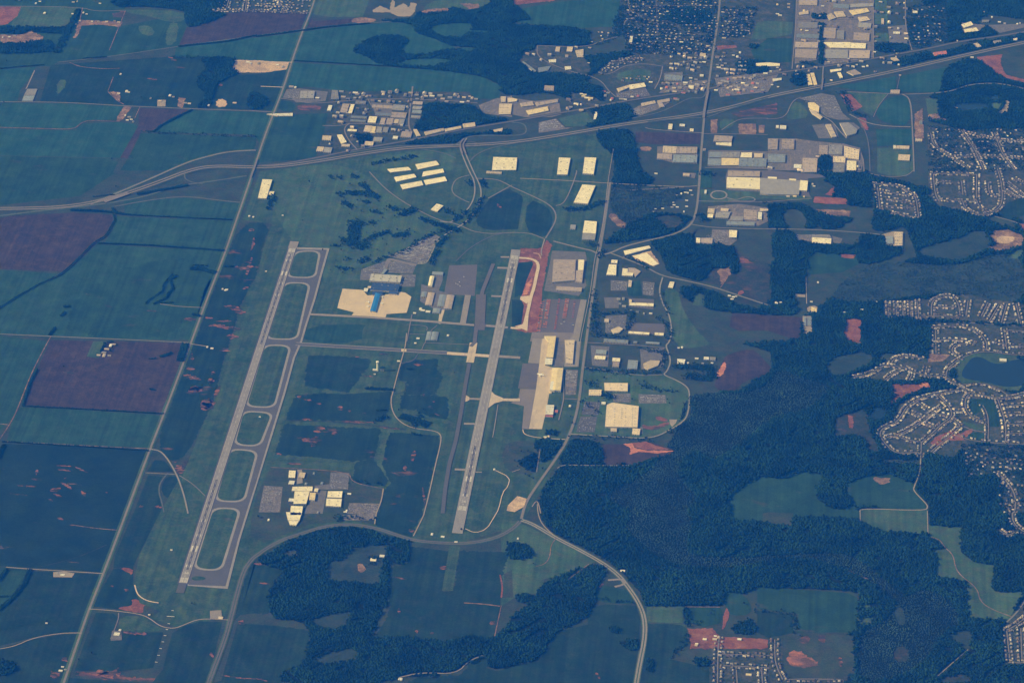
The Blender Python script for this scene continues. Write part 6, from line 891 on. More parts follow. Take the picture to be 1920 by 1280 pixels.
scatter('t20 1180,400 1460,390 1440,700 1080,690 1140,540', 44, .5, big=1); scatter('t20 1540,380 1760,390 1800,560 1920,540 1920,700 1540,740', 46, .55, big=1); scatter('t30 0,500 380,500 380,540 0,680', 46, .5, big=1); scatter('t30 215,0 790,0 790,440 430,470 210,470', 62, .4, big=1); scatter('t10 560,690 1640,690 1600,780 1240,780 1200,1000 760,1000 600,940', 50, .4, big=1); scatter('t30 800,0 1040,0 1040,330 800,320', 60, .45, big=1); scatter('t20 60,380 600,350 580,560 80,520', 60, .4, big=1); scatter('t30 430,430 1000,400 960,520 440,640', 56, .4, big=1); scatter('t20 0,880 600,690 700,790 640,860', 56, .35, big=1); scatter('t10 480,1000 880,1010 860,1130 480,1160', 48, .4, big=1); scatter('t20 1440,1100 1920,1130 t30 690,1110 680,1290 t20 1440,1290', 70, .3, big=1)
for s in ('t10 0,85 400,98', 't10 0,40 250,50', 't10 150,-10 240,95', 't00 1600,85 1920,85', 't00 1720,-10 1700,60', 't00 1850,-10 1840,85'): street('northern edge street', s, 22)
HM = {}
def house_meshes(kind):
    w_, d_, h = ((15, 11, 4), (17, 12, 4.5), (13, 12, 6.5), (19, 12, 4))[kind]
    vw, fw = [], []; box_vf([(-w_/2, -d_/2), (w_/2, -d_/2), (w_/2, d_/2), (-w_/2, d_/2)], 0, h, vw, fw); fw.pop()
    W, D, e = w_ / 2 + .6, d_ / 2 + .6, h + 3.2
    vr = [(-W, -D, h), (W, -D, h), (W, D, h), (-W, D, h), (-W * (.45 if kind % 2 else 1), 0, e), (W * (.45 if kind % 2 else 1), 0, e)]; fr = [(0, 1, 5, 4), (2, 3, 4, 5), (0, 4, 3), (1, 2, 5), (3, 2, 1, 0)]
    if kind in (1, 3):     # garage wing with a cross gable
        k = len(vw); q = []; f2 = []; box_vf([(w_/2 - 6, -d_/2 - 5), (w_/2, -d_/2 - 5), (w_/2, -d_/2), (w_/2 - 6, -d_/2)], 0, 3, q, f2); f2.pop(); vw += q; fw += [tuple(i + k for i in g) for g in f2]
        k = len(vr); x0, x1 = w_/2 - 6.4, w_/2 + .4; vr += [(x0, -d_/2 - 5.4, 3), (x1, -d_/2 - 5.4, 3), (x1, 0, 3), (x0, 0, 3), ((x0 + x1) / 2, -d_/2 - 5.4, 5.4), ((x0 + x1) / 2, 0, 5.4)]; fr += [(k, k + 3, k + 5, k + 4), (k + 1, k + 4, k + 5, k + 2), (k, k + 4, k + 1)]
    return vw, fw, vr, fr
HP = [house_meshes(k) for k in range(4)]; SHN = ['shingle_tan', 'shingle_grey', 'shingle_brown', 'shingle_pale']; SHL = ['tan', 'grey', 'brown', 'pale']
bounds = lambda c: (lambda u: -5 < u[0] < 1925 and -5 < u[1] < 1285)(PX(c)[0])
def hits(c):
    return any(lo[0] - 12 < c[0] < hi[0] + 12 and lo[1] - 12 < c[1] < hi[1] + 12 for lo, hi in FB)
FB = [(q.min(0), q.max(0)) for q in FOOT]
HH = [h for h in HOUSES if bounds(h[0]) and not hits(h[0])]; seen = []; grid = {}
for h in HH:
    g = (int(h[0][0] // 13), int(h[0][1] // 13))
    if h[4] >= 0 and any((g[0] + i, g[1] + j) in grid for i in (-1, 0, 1) for j in (-1, 0, 1) if not (i and j)): continue
    grid[g] = 1; seen.append(h)
def rank(h): return (0 if h[2] else 1, np.hypot(h[0][0] - CAM[0], h[0][1] - CAM[1]))
seen.sort(key=rank); MESHES = {}
BATCH = {}
for i, (c, a, nm, sn, k, end) in enumerate(seen):
    kd = rnd.randrange(4); sh = rnd.choices(range(4), (3, 4, 3, 2))[0]; clear_line(np.array([c, c + (1, 0)]), 9); sc = rnd.uniform(1.1, 2.3) if k < 0 else rnd.uniform(.78, 1.02)
    if i < 300:
        r = bpy.data.objects.new('house', None); SC.collection.objects.link(r); r.location = (c[0], c[1], 2.0); r.rotation_euler = (0, 0, a); r.scale = (sc,) * 3
        tag(r, '%s-roofed house, %s from %s, %s%s' % (SHL[sh], ordn(k), end, (sn + ' side, ') if sn else '', nm), 'house', 'houses on the ' + nm)
        if (kd, 'w') not in MESHES: MESHES[kd, 'w'] = mesh('wall', HP[kd][0], HP[kd][1], MATS['siding'])
        if (kd, sh) not in MESHES: MESHES[kd, sh] = mesh('roof', HP[kd][2], HP[kd][3], MATS[SHN[sh]])
        link('wall', MESHES[kd, 'w'], r); link('roof', MESHES[kd, sh], r)
    else:
        V, Fc, M_ = BATCH.setdefault('all', ([], [], [])); co, si = math.cos(a) * sc, math.sin(a) * sc
        for vv, ff, mi in ((HP[kd][0], HP[kd][1], 4), (HP[kd][2], HP[kd][3], sh)):
            b0 = len(V); V += [(c[0] + x * co - y * si, c[1] + x * si + y * co, 2 + z * sc) for x, y, z in vv]; Fc += [tuple(j + b0 for j in g) for g in ff]; M_ += [mi] * len(ff)
if BATCH:
    V, Fc, M_ = BATCH['all']
    for s in SHN + ['siding']: pass
    isl = []
    for s, c in zip(SHN + ['siding'], ((.40, .32, .26), (.27, .25, .25), (.17, .13, .12), (.46, .42, .36), (.40, .36, .31))): isl.append(obmat(s + '_far', c, .35, .9, isl=True))
    tag(link('distant_houses', mesh('distant_houses', V, Fc, isl, M_)), 'countless small houses of the far estates and the old town', 'houses', kind='stuff')
print('houses', len(seen))
# ================================================================== CARS
cv, cf = [], []; box_vf([(-2.2, -.9), (2.2, -.9), (2.2, .9), (-2.2, .9)], .3, .95, cv, cf); box_vf([(-1.3, -.8), (.9, -.8), (.9, .8), (-1.3, .8)], .95, 1.5, cv, cf)
CV = np.array(cv); CARS = []
def lot(s, nm, fill=.6, rowgap=9.5, rot=0):
    w_ = U(P(s)); c0 = w_.mean(0); ca, sa = math.cos(rot), math.sin(rot); RM = np.array([[ca, sa], [-sa, ca]]); l = (w_ - c0) @ RM.T; lo, hi = l.min(0) + 3, l.max(0) - 3; r_ = 0; y = lo[1]
    while y < hi[1]:
        r_ += 1; x = lo[0]; k = 0; run = rnd.random() < .85
        while x < hi[0]:
            if rnd.random() < .04: run = not run
            x += 3.0
            ins = False
            for (xa, ya), (xb, yb) in zip(l, np.roll(l, -1, 0)):
                if (ya > y) != (yb > y) and x < xa + (y - ya) * (xb - xa) / (yb - ya): ins = not ins
            if ins and run and rnd.random() < fill: k += 1; CARS.append((np.array([x, y]) @ RM + c0, rot + math.pi / 2, nm, r_, k))
        y += rowgap if r_ % 2 else 6
for a in (('t11 1010,640 1110,595 1280,505 1350,485 1380,505 1335,565 1285,680 1240,700 1100,665', 'the long triangular terminal car park', .8, 9.5, .5), ('t11 1005,680 1195,712 1170,772 995,762', 'the dark short stay car park', .5), ('t11 795,745 955,690 980,770 870,775 860,815', 'the car park left of the terminal', .7), ('t11 1085,780 1195,785 1185,865 1085,865', 'the car park right of the terminal', .5), ('t22 765,395 885,395 885,455 765,450', 'the small lot north of the huge factory', .6), ('t22 955,400 1145,405 1155,462 955,460', 'the striped lot north east of the huge factory', .35), ('t22 548,455 660,460 640,550 525,545', 'the upper dark lot west of the huge factory', .25), ('t22 518,565 635,567 615,675 485,675', 'the lower dark lot west of the huge factory', .25), ('t12 65,1085 195,1095 175,1280 25,1280', 'the left campus car park', .4), ('t12 705,1215 925,1220 895,1295 685,1290', 'the right campus car park', .5), ('t12 565,985 690,990 685,1105 560,1105', 'the top campus car park', .3), ('t22 402,215 490,220 475,395 402,395', 'the trucking lot by the cargo ramp', .6), ('t20 790,700 1000,665 1030,715 900,735 790,728', 'the shopping hall car park', .5), ('t20 205,925 325,895 390,960 205,992', 'the caravan storage yard', .9), ('t20 900,835 1095,790 1085,820 960,865', 'the motel car yard', .8), ('t30 240,745 395,705 500,725 555,845 480,880 400,850', 'the big striped car park at the upper right', .3), ('t21 702,1095 855,1085 845,1195 705,1210', 'the lots round the pentagon office', .5), ('t21 745,825 865,835 858,895 745,895', 'the lot under the cream warehouses', .4), ('t21 985,835 1065,845 1058,935 985,928', 'the narrow lot by the green strip', .5), ('t30 430,440 640,440 700,420 430,475', 'the lot by the highway works', .6), ('t20 1190,625 1495,605 1440,675 1110,695', 'the shops car park left of the crossroads', .4), ('t20 1565,620 1900,560 1900,670 1570,710', 'the shops car park right of the crossroads', .4), ('t21 1480,275 1690,258 1900,290 1900,370 1630,400', 'the cement works yard', .25), ('t21 1505,445 1620,450 1620,540 1400,545', 'the fleet lot', .6), ('t30 535,925 640,925 680,965 590,1030', 'the round ended lot', .5), ('t31 205,485 325,485 325,525 212,522', 'the distribution barn lot', .5), ('t10 1680,790 1800,745 1815,850 1710,850', 'the pale freight lot', .4), ('t10 235,675 325,670 320,740 240,735', 'the works lot by the county road', .4)): lot(*a)
CARS = [c for c in CARS if not any(abs(c[0][0] - q.mean(0)[0]) < np.ptp(q[:, 0]) / 2 + 1 and abs(c[0][1] - q.mean(0)[1]) < np.ptp(q[:, 1]) / 2 + 1 for q in FOOT)]
print('cars', len(CARS))
CARS.sort(key=lambda c: np.hypot(c[0][0] - CAM[0], c[0][1] - CAM[1]))
carme = mesh('parked_car', cv, cf, MATS['car_paint']); VV, FF = [], []
obmat('car_paint_far', (.36, .36, .38), .9, .35, spec=.5, isl=True)
for i, (p, a, nm, r_, k) in enumerate(CARS):
    if i < 300:
        o = link('parked_car', carme); o.location = (p[0], p[1], 1.95); o.rotation_euler = (0, 0, a); tag(o, 'parked car, %s in the %s row from below, %s' % (ordn(k), ordn(r_), nm), 'car', 'cars parked in ' + nm)
    else:
        c, s = math.cos(a), math.sin(a); b0 = len(VV); VV += [(p[0] + x * c - y * s, p[1] + x * s + y * c, 1.95 + z) for x, y, z in cv]; FF += [tuple(j + b0 for j in g) for g in cf]
tag(link('distant_cars', mesh('distant_cars', VV, FF, MATS['car_paint_far'])), 'uncounted cars and trucks in the farther car parks', 'cars', kind='stuff')
for q in FOOT:
    c = q.mean(0); g = c + (q - c) * (1 + 12 / max(10, np.abs(q - c).max())); raster(g, -1)

# ================================================================== BRIDGES
def bridge(label, s, wd, z=7.5, mt='asphalt_pale'):
    p, _ = resample(U(P(s)), 20); c = p.mean(0); n = tangents(p); n = np.c_[-n[:, 1], n[:, 0]]; k = len(p)
    r = bpy.data.objects.new('bridge', None); SC.collection.objects.link(r); r.location = (c[0], c[1], 0); tag(r, label, 'bridge')
    def bar(nm, off, w_, z0, z1, m):
        v = []
        for sg, zz_ in ((1, z1), (-1, z1), (-1, z0), (1, z0)): v += [(*(p[i] - c + n[i] * (off + sg * w_ / 2)), zz_) for i in range(k)]
        f = [(a * k + i, b * k + i, b * k + i + 1, a * k + i + 1) for a, b in ((0, 1), (1, 2), (2, 3), (3, 0)) for i in range(k - 1)] + [(0, 3 * k, 2 * k, k), (k - 1, 2 * k - 1, 3 * k - 1, 4 * k - 1)]
        return link(nm, mesh(nm, v, f, MATS[m]), r)
    bar('deck', 0, wd, z - 1.4, z, mt); bar('parapet', wd / 2 + .3, .5, z - 1.4, z + 1, 'concrete'); bar('parapet', -wd / 2 - .3, .5, z - 1.4, z + 1, 'concrete')
    for i in (1, k // 2, k - 2):
        v, f = [], []; box_vf([tuple(p[i] - c + n[i] * a + (b, 0)) for a, b in ((-wd * .4, -.8), (-wd * .4, .8), (wd * .4, .8), (wd * .4, -.8))], 0, z - 1.4, v, f); link('pier_wall', mesh('pier_wall', v, f, MATS['concrete']), r)
bridge('county road bridge over the interstate at the left', 'f 482,299 478,312 470,334', 14); bridge('main street bridge over the interstate ramps', 't20 1470,690 1455,760 1440,850 1436,890', 18); bridge('curved boulevard bridge, left carriageway over the interstate', 't10 1552,1050 1530,1085 1535,1120 1548,1160', 10); bridge('curved boulevard bridge, right carriageway over the interstate', 't10 1572,1055 1552,1088 1558,1120 1574,1160', 10)
bridge('long low bridge of the interstate at the far left fork', 't01 780,236 850,212 960,172', 44); bridge('short street bridge near the twin cream sheds', 't30 411,590 406,640 400,680', 12)
# ================================================================== TREES
ph = (1 + 5 ** .5) / 2
IV = np.array([(-1, ph, 0), (1, ph, 0), (-1, -ph, 0), (1, -ph, 0), (0, -1, ph), (0, 1, ph), (0, -1, -ph), (0, 1, -ph), (ph, 0, -1), (ph, 0, 1), (-ph, 0, -1), (-ph, 0, 1)], float); IV /= np.linalg.norm(IV[0])
IFc = np.array([(0, 11, 5), (0, 5, 1), (0, 1, 7), (0, 7, 10), (0, 10, 11), (1, 5, 9), (5, 11, 4), (11, 10, 2), (10, 7, 6), (7, 1, 8), (3, 9, 4), (3, 4, 2), (3, 2, 6), (3, 6, 8), (3, 8, 9), (4, 9, 5), (2, 4, 11), (6, 2, 10), (8, 6, 7), (9, 8, 1)])
def crowns(pts, sz=1.0):
    """one uneven faceted crown per point: N x 12 vertices"""
    n = len(pts); r = RG.uniform(4.6, 8.4, n) * sz; h = r * RG.uniform(1.3, 2.0, n); a = RG.uniform(0, 6.28, n)
    v = IV[None] * RG.uniform(.72, 1.25, (n, 12, 1)); ca, sa = np.cos(a)[:, None], np.sin(a)[:, None]
    x = (v[..., 0] * ca - v[..., 1] * sa) * r[:, None]; y = (v[..., 0] * sa + v[..., 1] * ca) * r[:, None]; z = v[..., 2] * h[:, None] * .55 + h[:, None] * .72
    V = np.stack([x + pts[:, :1], y + pts[:, 1:2], z + 1], -1).reshape(-1, 3)
    return V, (IFc[None] + (np.arange(n) * 12)[:, None, None]).reshape(-1, 3)
def inview(w_, m=60):
    u = PX(w_); return (u[:, 0] > -m) & (u[:, 0] < 1920 + m) & (u[:, 1] > -m) & (u[:, 1] < 1280 + m)
S = 10.0; gx, gy = np.meshgrid(np.arange(X0, X0 + NX * RES, S), np.arange(Y0, Y0 + NY * RES, S))
G_ = np.c_[gx.ravel(), gy.ravel()] + RG.uniform(-4.2, 4.2, (gx.size, 2)); G_ = G_[(G_[:, 0] > X0) & (G_[:, 1] > Y0)]
ix = ((G_[:, 0] - X0) / RES).astype(int); iy = ((G_[:, 1] - Y0) / RES).astype(int); ok = (ix >= 0) & (iy >= 0) & (ix < NX) & (iy < NY); G_, ix, iy = G_[ok], ix[ok], iy[ok]
W_ = VEG.copy()
for _ in range(4):      # loose fringe of trees beyond every wood's edge, thinning outward
    for ax, sh_ in ((0, 1), (0, -1), (1, 1), (1, -1)):
        q = np.roll(W_, sh_, ax); m = (W_ == 0) & (q > 0) & (RG.random(W_.shape) < .16); W_[m] = q[m]
    m = (W_ > 0) & (np.roll(W_, 1, 0) * np.roll(W_, -1, 0) * np.roll(W_, 1, 1) * np.roll(W_, -1, 1) <= 0) & (RG.random(W_.shape) < .05); W_[m] = 0
ids = W_[iy, ix]; vis = inview(G_); tot = 0
# undulating density so the canopy has clearings, tall stands and low scrub
hs = np.sin(G_[:, 0] / 97 + np.sin(G_[:, 1] / 143) * 2) * np.sin(G_[:, 1] / 121 + np.sin(G_[:, 0] / 88)) 
hs2 = np.sin(G_[:, 0] / 41 + 2.2 * np.sin(G_[:, 1] / 67)) * np.sin(G_[:, 1] / 37 + 2 * np.sin(G_[:, 0] / 59))
for k, (lb, mt, dens, sz) in enumerate(WOODS):
    m = (ids == k + 1) & vis
    if dens < 1: m &= RG.random(len(m)) < dens + .35 * (np.sin(G_[:, 0] / 53 + 2 * np.sin(G_[:, 1] / 61)) * np.sin(G_[:, 1] / 47 + np.sin(G_[:, 0] / 39)))
    else: m &= (RG.random(len(m)) < .93) & (hs2 > -.80)
    p = G_[m]
    if not len(p): continue
    V, Fc = crowns(p, sz); s_ = (1 + .16 * hs[m]); V = V.reshape(-1, 12, 3); V[..., 2] *= s_[:, None]; V = V.reshape(-1, 3)
    mi = None; mats = [MATS[mt]]
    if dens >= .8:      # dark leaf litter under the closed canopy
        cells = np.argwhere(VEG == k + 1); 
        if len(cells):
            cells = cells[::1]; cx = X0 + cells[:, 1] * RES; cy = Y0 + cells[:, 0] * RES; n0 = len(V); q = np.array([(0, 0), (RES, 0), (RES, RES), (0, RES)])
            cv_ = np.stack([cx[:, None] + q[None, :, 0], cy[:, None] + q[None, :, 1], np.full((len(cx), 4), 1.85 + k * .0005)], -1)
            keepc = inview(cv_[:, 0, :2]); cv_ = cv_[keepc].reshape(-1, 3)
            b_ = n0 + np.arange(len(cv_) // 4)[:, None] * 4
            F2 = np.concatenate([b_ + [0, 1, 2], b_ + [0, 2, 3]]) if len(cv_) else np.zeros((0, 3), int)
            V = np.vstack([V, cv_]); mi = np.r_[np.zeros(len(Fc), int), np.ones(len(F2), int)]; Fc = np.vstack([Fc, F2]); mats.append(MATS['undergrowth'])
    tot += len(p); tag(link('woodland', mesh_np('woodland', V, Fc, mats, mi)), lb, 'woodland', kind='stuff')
print('forest trees', tot)
def treeline(lb, s, wd=10, step=5.5, sz=.75, gap=0):
    p, _ = resample(U(P(s)), step); t = tangents(p); n = np.c_[-t[:, 1], t[:, 0]]; m = max(1, int(wd / 7)); q = []
    for j in range(m): q.append(p + n * ((j + .5) / m - .5) * wd + RG.normal(0, 12 if gap >= .2 else 1.8, p.shape))
    q = np.vstack(q); q = q[RG.random(len(q)) > gap + .02 + (.45 * (np.sin(q[:, 0] / 17) * np.sin(q[:, 1] / 23 + q[:, 0] / 41)) if gap >= .2 else 0)]; V, Fc = crowns(q, sz); tag(link('tree_line', mesh_np('tree_line', V, Fc, [MATS['crowns']])), lb, 'tree line', kind='stuff')
treeline('hedge along the lower edge of the first purple field', 't00 1340,352 1700,315 1920,270 t10 0,278 350,232 540,205 850,180', 14, gap=.1)
treeline('hedge dividing the two upper green fields', 't10 290,460 900,495 1350,525', 10); treeline('hedge under the short green field at the left', 't00 -60,528 150,505 330,490', 12); treeline('curved hedge of the small purple field', 't00 1440,828 1300,895 1200,950 1150,995', 14); treeline('straight hedge below the curved hedge', 't00 1060,995 1500,1012 1920,1028', 8, gap=.3)
treeline('bushes along the old railway', 't00 620,445 800,430', 12); treeline('hedge beside the railway wood', 't00 1300,430 1770,440', 8, gap=.2); treeline('hedge between the crop fields by the interstate', 't01 860,325 1000,338 1740,372', 9); treeline('thick hedge below the interstate at the left', 't01 530,300 700,305 850,315 930,330', 22); treeline('clump on the interstate verge', 't01 840,285 860,310', 20)
treeline('snaking dark hedge right of the large purple field', 't01 850,330 862,370 790,495 700,548 600,650 500,745 440,790 300,850 150,935 -20,1040', 11, 5); treeline('straight dark hedge to the county road', 't01 730,548 1100,562 1680,602', 14); treeline('left strand of the S shaped thicket', 't01 1290,780 1230,850 1215,910 1110,975 1090,1000', 12, 5); treeline('right strand of the S shaped thicket', 't01 1320,790 1270,820 1295,880 1240,960 1150,1002', 14, 5); treeline('low trees right of the S shaped thicket', 't01 1200,995 1300,992', 10)
treeline('dark clump left of the county road bend', 't01 1430,735 1520,740 1610,770', 42, 6); treeline('small clump above the road bend clump', 't01 1450,712 1560,718', 10); treeline('clump right of the county road bend', 't01 1680,720 1760,722', 18, 5); treeline('low clump on the county road', 't01 1445,1080 1500,1095', 22, 5)
treeline('upper dot thicket in the wide crop', 't01 480,1022 520,1022', 22, 5); treeline('middle dot thicket in the wide crop', 't01 455,1095 485,1065', 18, 5); treeline('lower dot thicket in the wide crop', 't01 370,1235 410,1180', 16, 5); treeline('right dot thicket beside the left road', 't02 800,8 850,8', 10, 5)
treeline('hedge on the left side of the big purple field', 't02 275,215 230,300 170,480', 15, 5); treeline('hedge along the foot of the big purple field', 't02 165,487 700,515 1222,545', 10, 5); treeline('dark clump at the upper right corner of the purple field', 't02 1390,20 1350,150', 50, 6); treeline('trees left of the corner clump', 't02 1200,118 1290,90', 22, 6); treeline('tiny clump in the purple field', 't02 1125,135 1170,130', 12, 5); treeline('single dark bush in the purple field', 't02 1125,362 1165,368', 14, 5); treeline('garden trees of the purple field farmstead', 't02 790,15 760,80', 16, 6); treeline('garden trees east of the farmstead drive', 't02 820,80 870,30', 10, 6, gap=.3)
treeline('dark hedge above the striped soil field', 't02 20,755 700,795 1110,822', 12, 5); treeline('dark hedge at the far left edge', 't02 30,780 -20,880', 22, 6); treeline('broad diagonal hedge at the lower left', 't03 225,435 180,540 90,650 -20,740', 24, 6); treeline('second diagonal hedge at the lower left', 't03 45,430 0,500 -20,520', 24, 6); treeline('short hedge joining the diagonals', 't03 -10,635 60,632', 10)
treeline('dark wedge hedge by the interstate fork', 't01 1030,180 1200,150 1410,112', 24, 6); treeline('small wedge hedge by the interstate fork', 't01 700,200 860,182', 12, 6); treeline('row of trees in the tower field', 't12 820,355 1025,365', 22, 6); treeline('pair of bushes in the tower field', 't12 1130,210 1165,210', 16, 6); treeline('bushes right of the tower', 't12 930,200 960,200', 12, 6)
treeline('dense grove by the bend of the airfield service road', 't12 1085,560 1180,590 1290,630', 62, 7, gap=.15); treeline('fringe of the bend grove', 't12 1250,530 1180,640', 30, 7, gap=.3); treeline('ragged bushes left of the service road', 't12 905,605 930,570 980,580', 22, 7, gap=.2); treeline('thin bushes above the ragged ones', 't12 910,520 970,518', 9); treeline('bushes at the clay patch', 't12 1170,695 1230,705', 18)
for lb, s, wd in (('upper golf course grove', 't11 680,170 800,175 900,200', 34), ('diagonal golf course grove', 't11 780,100 920,215', 26), ('round golf course grove', 't11 560,50 630,55', 18), ('second small golf grove', 't11 640,240 730,280', 30), ('third golf grove', 't11 860,305 930,320', 18), ('dark golf block by the clearing', 't11 740,380 720,560 820,580', 56), ('golf block upper arm', 't11 750,400 900,390', 20), ('golf grove row in the centre', 't11 760,560 900,490 990,460', 30), ('golf grove row to the right', 't11 1020,490 1140,480', 34), ('low golf grove', 't11 600,730 700,740', 18), ('golf grove near the terminal road', 't11 780,690 840,660', 30), ('slanting golf bushes', 't11 670,680 695,650', 12), ('left golf bushes', 't11 580,560 610,575', 20), ('golf grove beside the clubhouse', 't11 1080,330 1190,290', 44), ('golf grove left of the clubhouse', 't11 980,270 1060,300', 24), ('grove over the boulevard fork', 't11 1240,360 1340,400 1440,430 1520,455', 34), ('trees along the terminal road', 't11 1500,430 1330,470 1120,600 870,690', 12), ('trees between boulevard and car park', 't11 1440,470 1370,560 1320,700', 14), ('trees inside the boulevard bend', 't11 1480,380 1590,300', 20), ('trees right of the boulevard', 't11 1700,200 1640,320 1560,400', 16), ('grove inside the boulevard loop', 't11 1590,80 1610,110', 20), ('second grove by the loop', 't11 1690,80 1710,130', 20), ('thin golf trees at the top', 't11 720,30 750,60', 14), ('golf trees beside the storage bars', 't10 880,1240 970,1210 1200,1175', 14), ('trees east of the junction warehouse', 't11 130,190 100,290', 16), ('golf fairway bushes', 't11 610,165 640,190', 14), ('upper right golf bushes', 't11 800,230 850,245', 14), ('middle golf bushes', 't11 640,510 700,560', 26), ('golf bushes by the lone warehouse', 't11 1420,290 1480,330', 26)):
    treeline(lb, s, wd, 5.2, .95, .24)
for lb, s, wd in (('trees around the pentagon office', 't21 640,1080 900,1060 870,1200', 14), ('trees between the car parks of the office park', 't21 620,1000 640,1240 860,1250', 14), ('trees along the parkway', 't21 1090,1100 1200,1200 1160,1280', 14), ('trees south of the row of squares', 't22 560,210 720,225 960,240 1120,230', 14), ('trees between the squares and the parkway', 't22 960,60 1150,90 1130,200', 14), ('trees right of the wedge shaped parkway', 't22 1220,190 1500,200 1500,280 1300,260', 60), ('trees north of the striped lot', 't22 960,330 1100,370 1200,370', 20), ('grove between the buff warehouses and the factory', 't22 680,400 750,420', 50), ('trees left of the buff warehouses', 't22 560,300 640,350', 26), ('trees beside the upper dark lot', 't22 520,440 660,545', 10), ('trees along the parkway east bend', 't22 1340,420 1370,560 1250,660 1150,690', 20), ('hedge below the parkway by the factory', 't22 450,715 850,728 1060,740', 10), ('trees by the leaning warehouse', 't21 400,290 560,290 680,230', 40), ('trees at the road fork of the business park', 't21 560,550 640,560', 24), ('trees above the terminal apron hangars', 't21 650,650 690,600', 22), ('trees below the truck terminal', 't21 860,650 940,680 1020,740', 16), ('hedge left of the green strip', 't21 1120,900 1170,1080', 10), ('trees left of the striped lots', 't21 620,900 600,1240', 12), ('trees around the plant car park', 't21 1420,20 1510,30', 40), ('trees beside the cement works', 't21 1400,330 1460,380', 46), ('trees right of the cement works', 't21 1880,240 1920,260', 18), ('trees beside the main road shops', 't30 250,470 350,490', 30), ('bushes of the lower right scrub', 't23 1370,820 1400,840', 14), ('bush of the lower right scrub', 't23 1480,760 1490,765', 12), ('hedge left of the red clay lots', 't23 1325,920 1310,980 1240,1030 1200,1090', 16), ('hedge right of the small meadow', 't33 190,760 200,900', 18), ('hedge above the small meadow', 't33 -100,735 180,770', 12), ('hedge by the roadside stop', 't23 670,650 890,680', 12), ('trees by the big car park', 't30 560,690 620,840 740,880', 22), ('garden trees on the wood lawn', 't13 850,330 910,345 890,375', 16), ('trees on the wood lawn', 't13 820,410 890,400', 12), ('row of trees on the campus east side', 't13 620,30 880,55', 10), ('trees south of the campus lot', 't13 600,40 640,60', 30), ('hedge right of the campus', 't12 720,1050 950,1075', 8)):
    treeline(lb, s, wd, 7, .75, .2)
# garden and street trees of the estates
q = []
for (c, a, nm, sn, k, end) in seen:
    for j in range(2):
        if rnd.random() < .8: q.append((c[0] + rnd.uniform(-14, 14), c[1] + rnd.uniform(9, 15) * rnd.choice((-1, 1))))
q = np.array(q); V, Fc = crowns(q, .55); tag(link('garden_trees', mesh_np('garden_trees', V, Fc, [MATS['crowns_light']])), 'small garden trees between the houses of every estate', 'garden trees', kind='stuff')
# single trees with trunk and limbs
TM = []
for k in range(4):
    V, Fc = [], []; n0 = 0; cl = [(0, 0, 8.5, 4.2)] + [(rnd.uniform(-3, 3), rnd.uniform(-3, 3), rnd.uniform(6, 11), rnd.uniform(1.8, 3.2)) for _ in range(9)]
    for (x, y, z, r_) in cl: v = IV * RG.uniform(.75, 1.2, (12, 1)) * r_; V.append(v + (x, y, z)); Fc.append(IFc + n0); n0 += 12
    cm = mesh_np('crown', np.vstack(V), np.vstack(Fc), [MATS['tree_crown']])
    v, f = [], []
    for (x0, y0, z0, r0, x1, y1, z1, r1) in [(0, 0, 0, .5, .1, 0, 6, .28)] + [(0, 0, rnd.uniform(3, 5), .22, c[0] * .8, c[1] * .8, c[2] - 1, .08) for c in cl[1:5]]:
        b0 = len(v); v += [(x0 + r0 * math.cos(i * 1.047), y0 + r0 * math.sin(i * 1.047), z0) for i in range(6)] + [(x1 + r1 * math.cos(i * 1.047), y1 + r1 * math.sin(i * 1.047), z1) for i in range(6)]; f += [(b0 + i, b0 + (i + 1) % 6, b0 + 6 + (i + 1) % 6, b0 + 6 + i) for i in range(6)]
    TM.append((cm, mesh('trunk', v, f, MATS['bark'])))
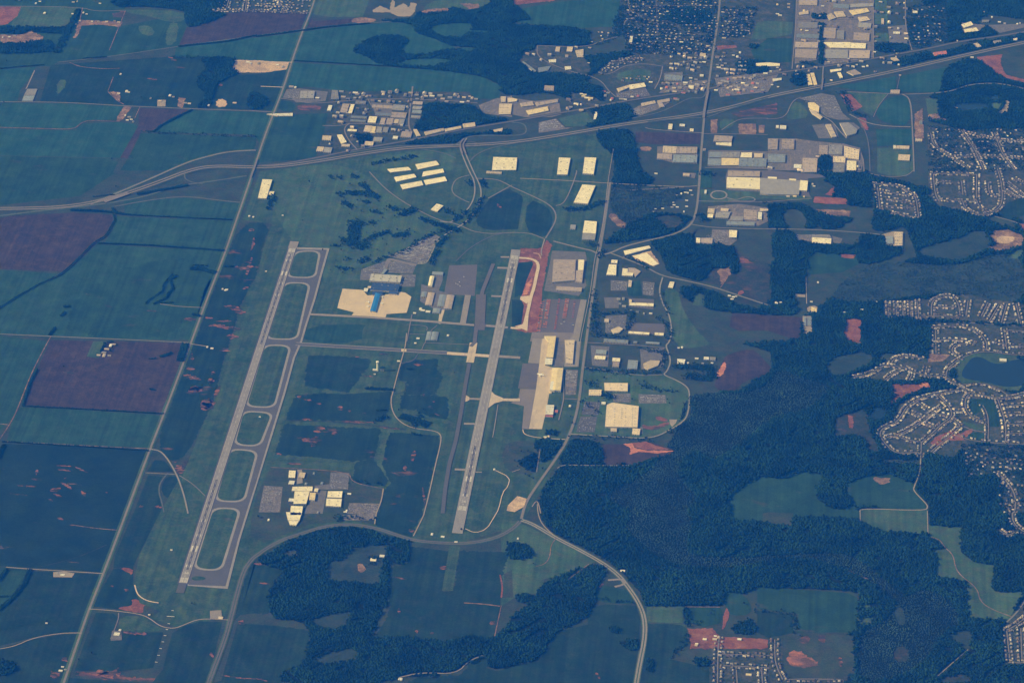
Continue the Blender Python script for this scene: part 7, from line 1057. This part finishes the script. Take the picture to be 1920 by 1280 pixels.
def trees(where, s):
    pts = sorted(P(s)); ws = U(pts)
    for i, (x, y) in enumerate(ws):
        r = bpy.data.objects.new('tree', None); SC.collection.objects.link(r); r.location = (x, y, 1.2); r.rotation_euler = (0, 0, rnd.uniform(0, 6.28)); sc = rnd.uniform(.9, 1.5); r.scale = (sc, sc, sc * rnd.uniform(.9, 1.1))
        tag(r, 'dark round tree, %s from the left %s' % (ordn(i + 1), where), 'tree', 'single trees ' + where); cm, tm = rnd.choice(TM); link('crown', cm, r); link('trunk', tm, r)
trees('among the singles on the golf fairways', 't11 560,60 705,110 630,180 760,230 820,200 890,180 660,210 700,330 790,310 960,290 1010,275 1040,350 950,360 880,420 830,470 950,520 1060,450 1100,520 1150,450 1190,470 640,600 690,620 600,680 650,770 720,760 560,750 500,600 860,640 910,600 980,560 400,90 350,380')
trees('around the isolated fields on the left', 't00 50,465 0,800 30,775 840,1200 990,1190 1060,740 1310,640 t01 1510,960 1360,1140 870,125 t02 480,195 t03 350,830 690,1062 1440,690 590,1110')
trees('on the lawns of the factory parkway', 't22 940,300 990,310 1030,330 1080,350 1240,380 1180,470 1165,440 900,440 640,300 690,280 760,250 830,250 880,260 580,470 650,460 530,520 600,560 1190,350 450,620 440,570 300,760 120,830')
trees('on the airfield meadows and verges', 't12 1070,520 1490,240 1360,190 980,520 t13 20,40 1540,140 t23 160,390 600,280 930,910 t22 20,900 40,940 70,830 230,960 100,1000 130,1020 160,1035')
trees('in the fields of the lower right', 't33 230,280 100,740 700,830 1500,330 1560,350 1600,340 240,930 t23 1830,700 1490,765 1590,630 1740,690 t32 1090,900 980,905 1010,910 1060,1130')
# ================================================================== HAZE
m, t, b = newmat('haze'); t.nodes.remove(b); pv = N(t, 'ShaderNodeVolumePrincipled'); out = [n for n in t.nodes if n.type == 'OUTPUT_MATERIAL'][0]
pv.inputs['Color'].default_value = (*HAZE_COL, 1); pv.inputs['Density'].default_value = HAZE_DENS; pv.inputs['Anisotropy'].default_value = HAZE_ANI; pv.inputs['Absorption Color'].default_value = (*HAZE_ABS, 1)
t.links.new(pv.outputs[0], out.inputs['Volume']); v, f = [], []; box_vf([(1500 - z_ - 50, 4000 - z_ - 50), (1500 + z_ + 50, 4000 - z_ - 50), (1500 + z_ + 50, 4000 + z_ + 50), (1500 - z_ - 50, 4000 + z_ + 50)], -1, 10400, v, f); f.append((3, 2, 1, 0))
tag(link('haze', mesh('haze', v, f, m)), 'blue summer haze filling the air below the aircraft', 'haze', kind='stuff')
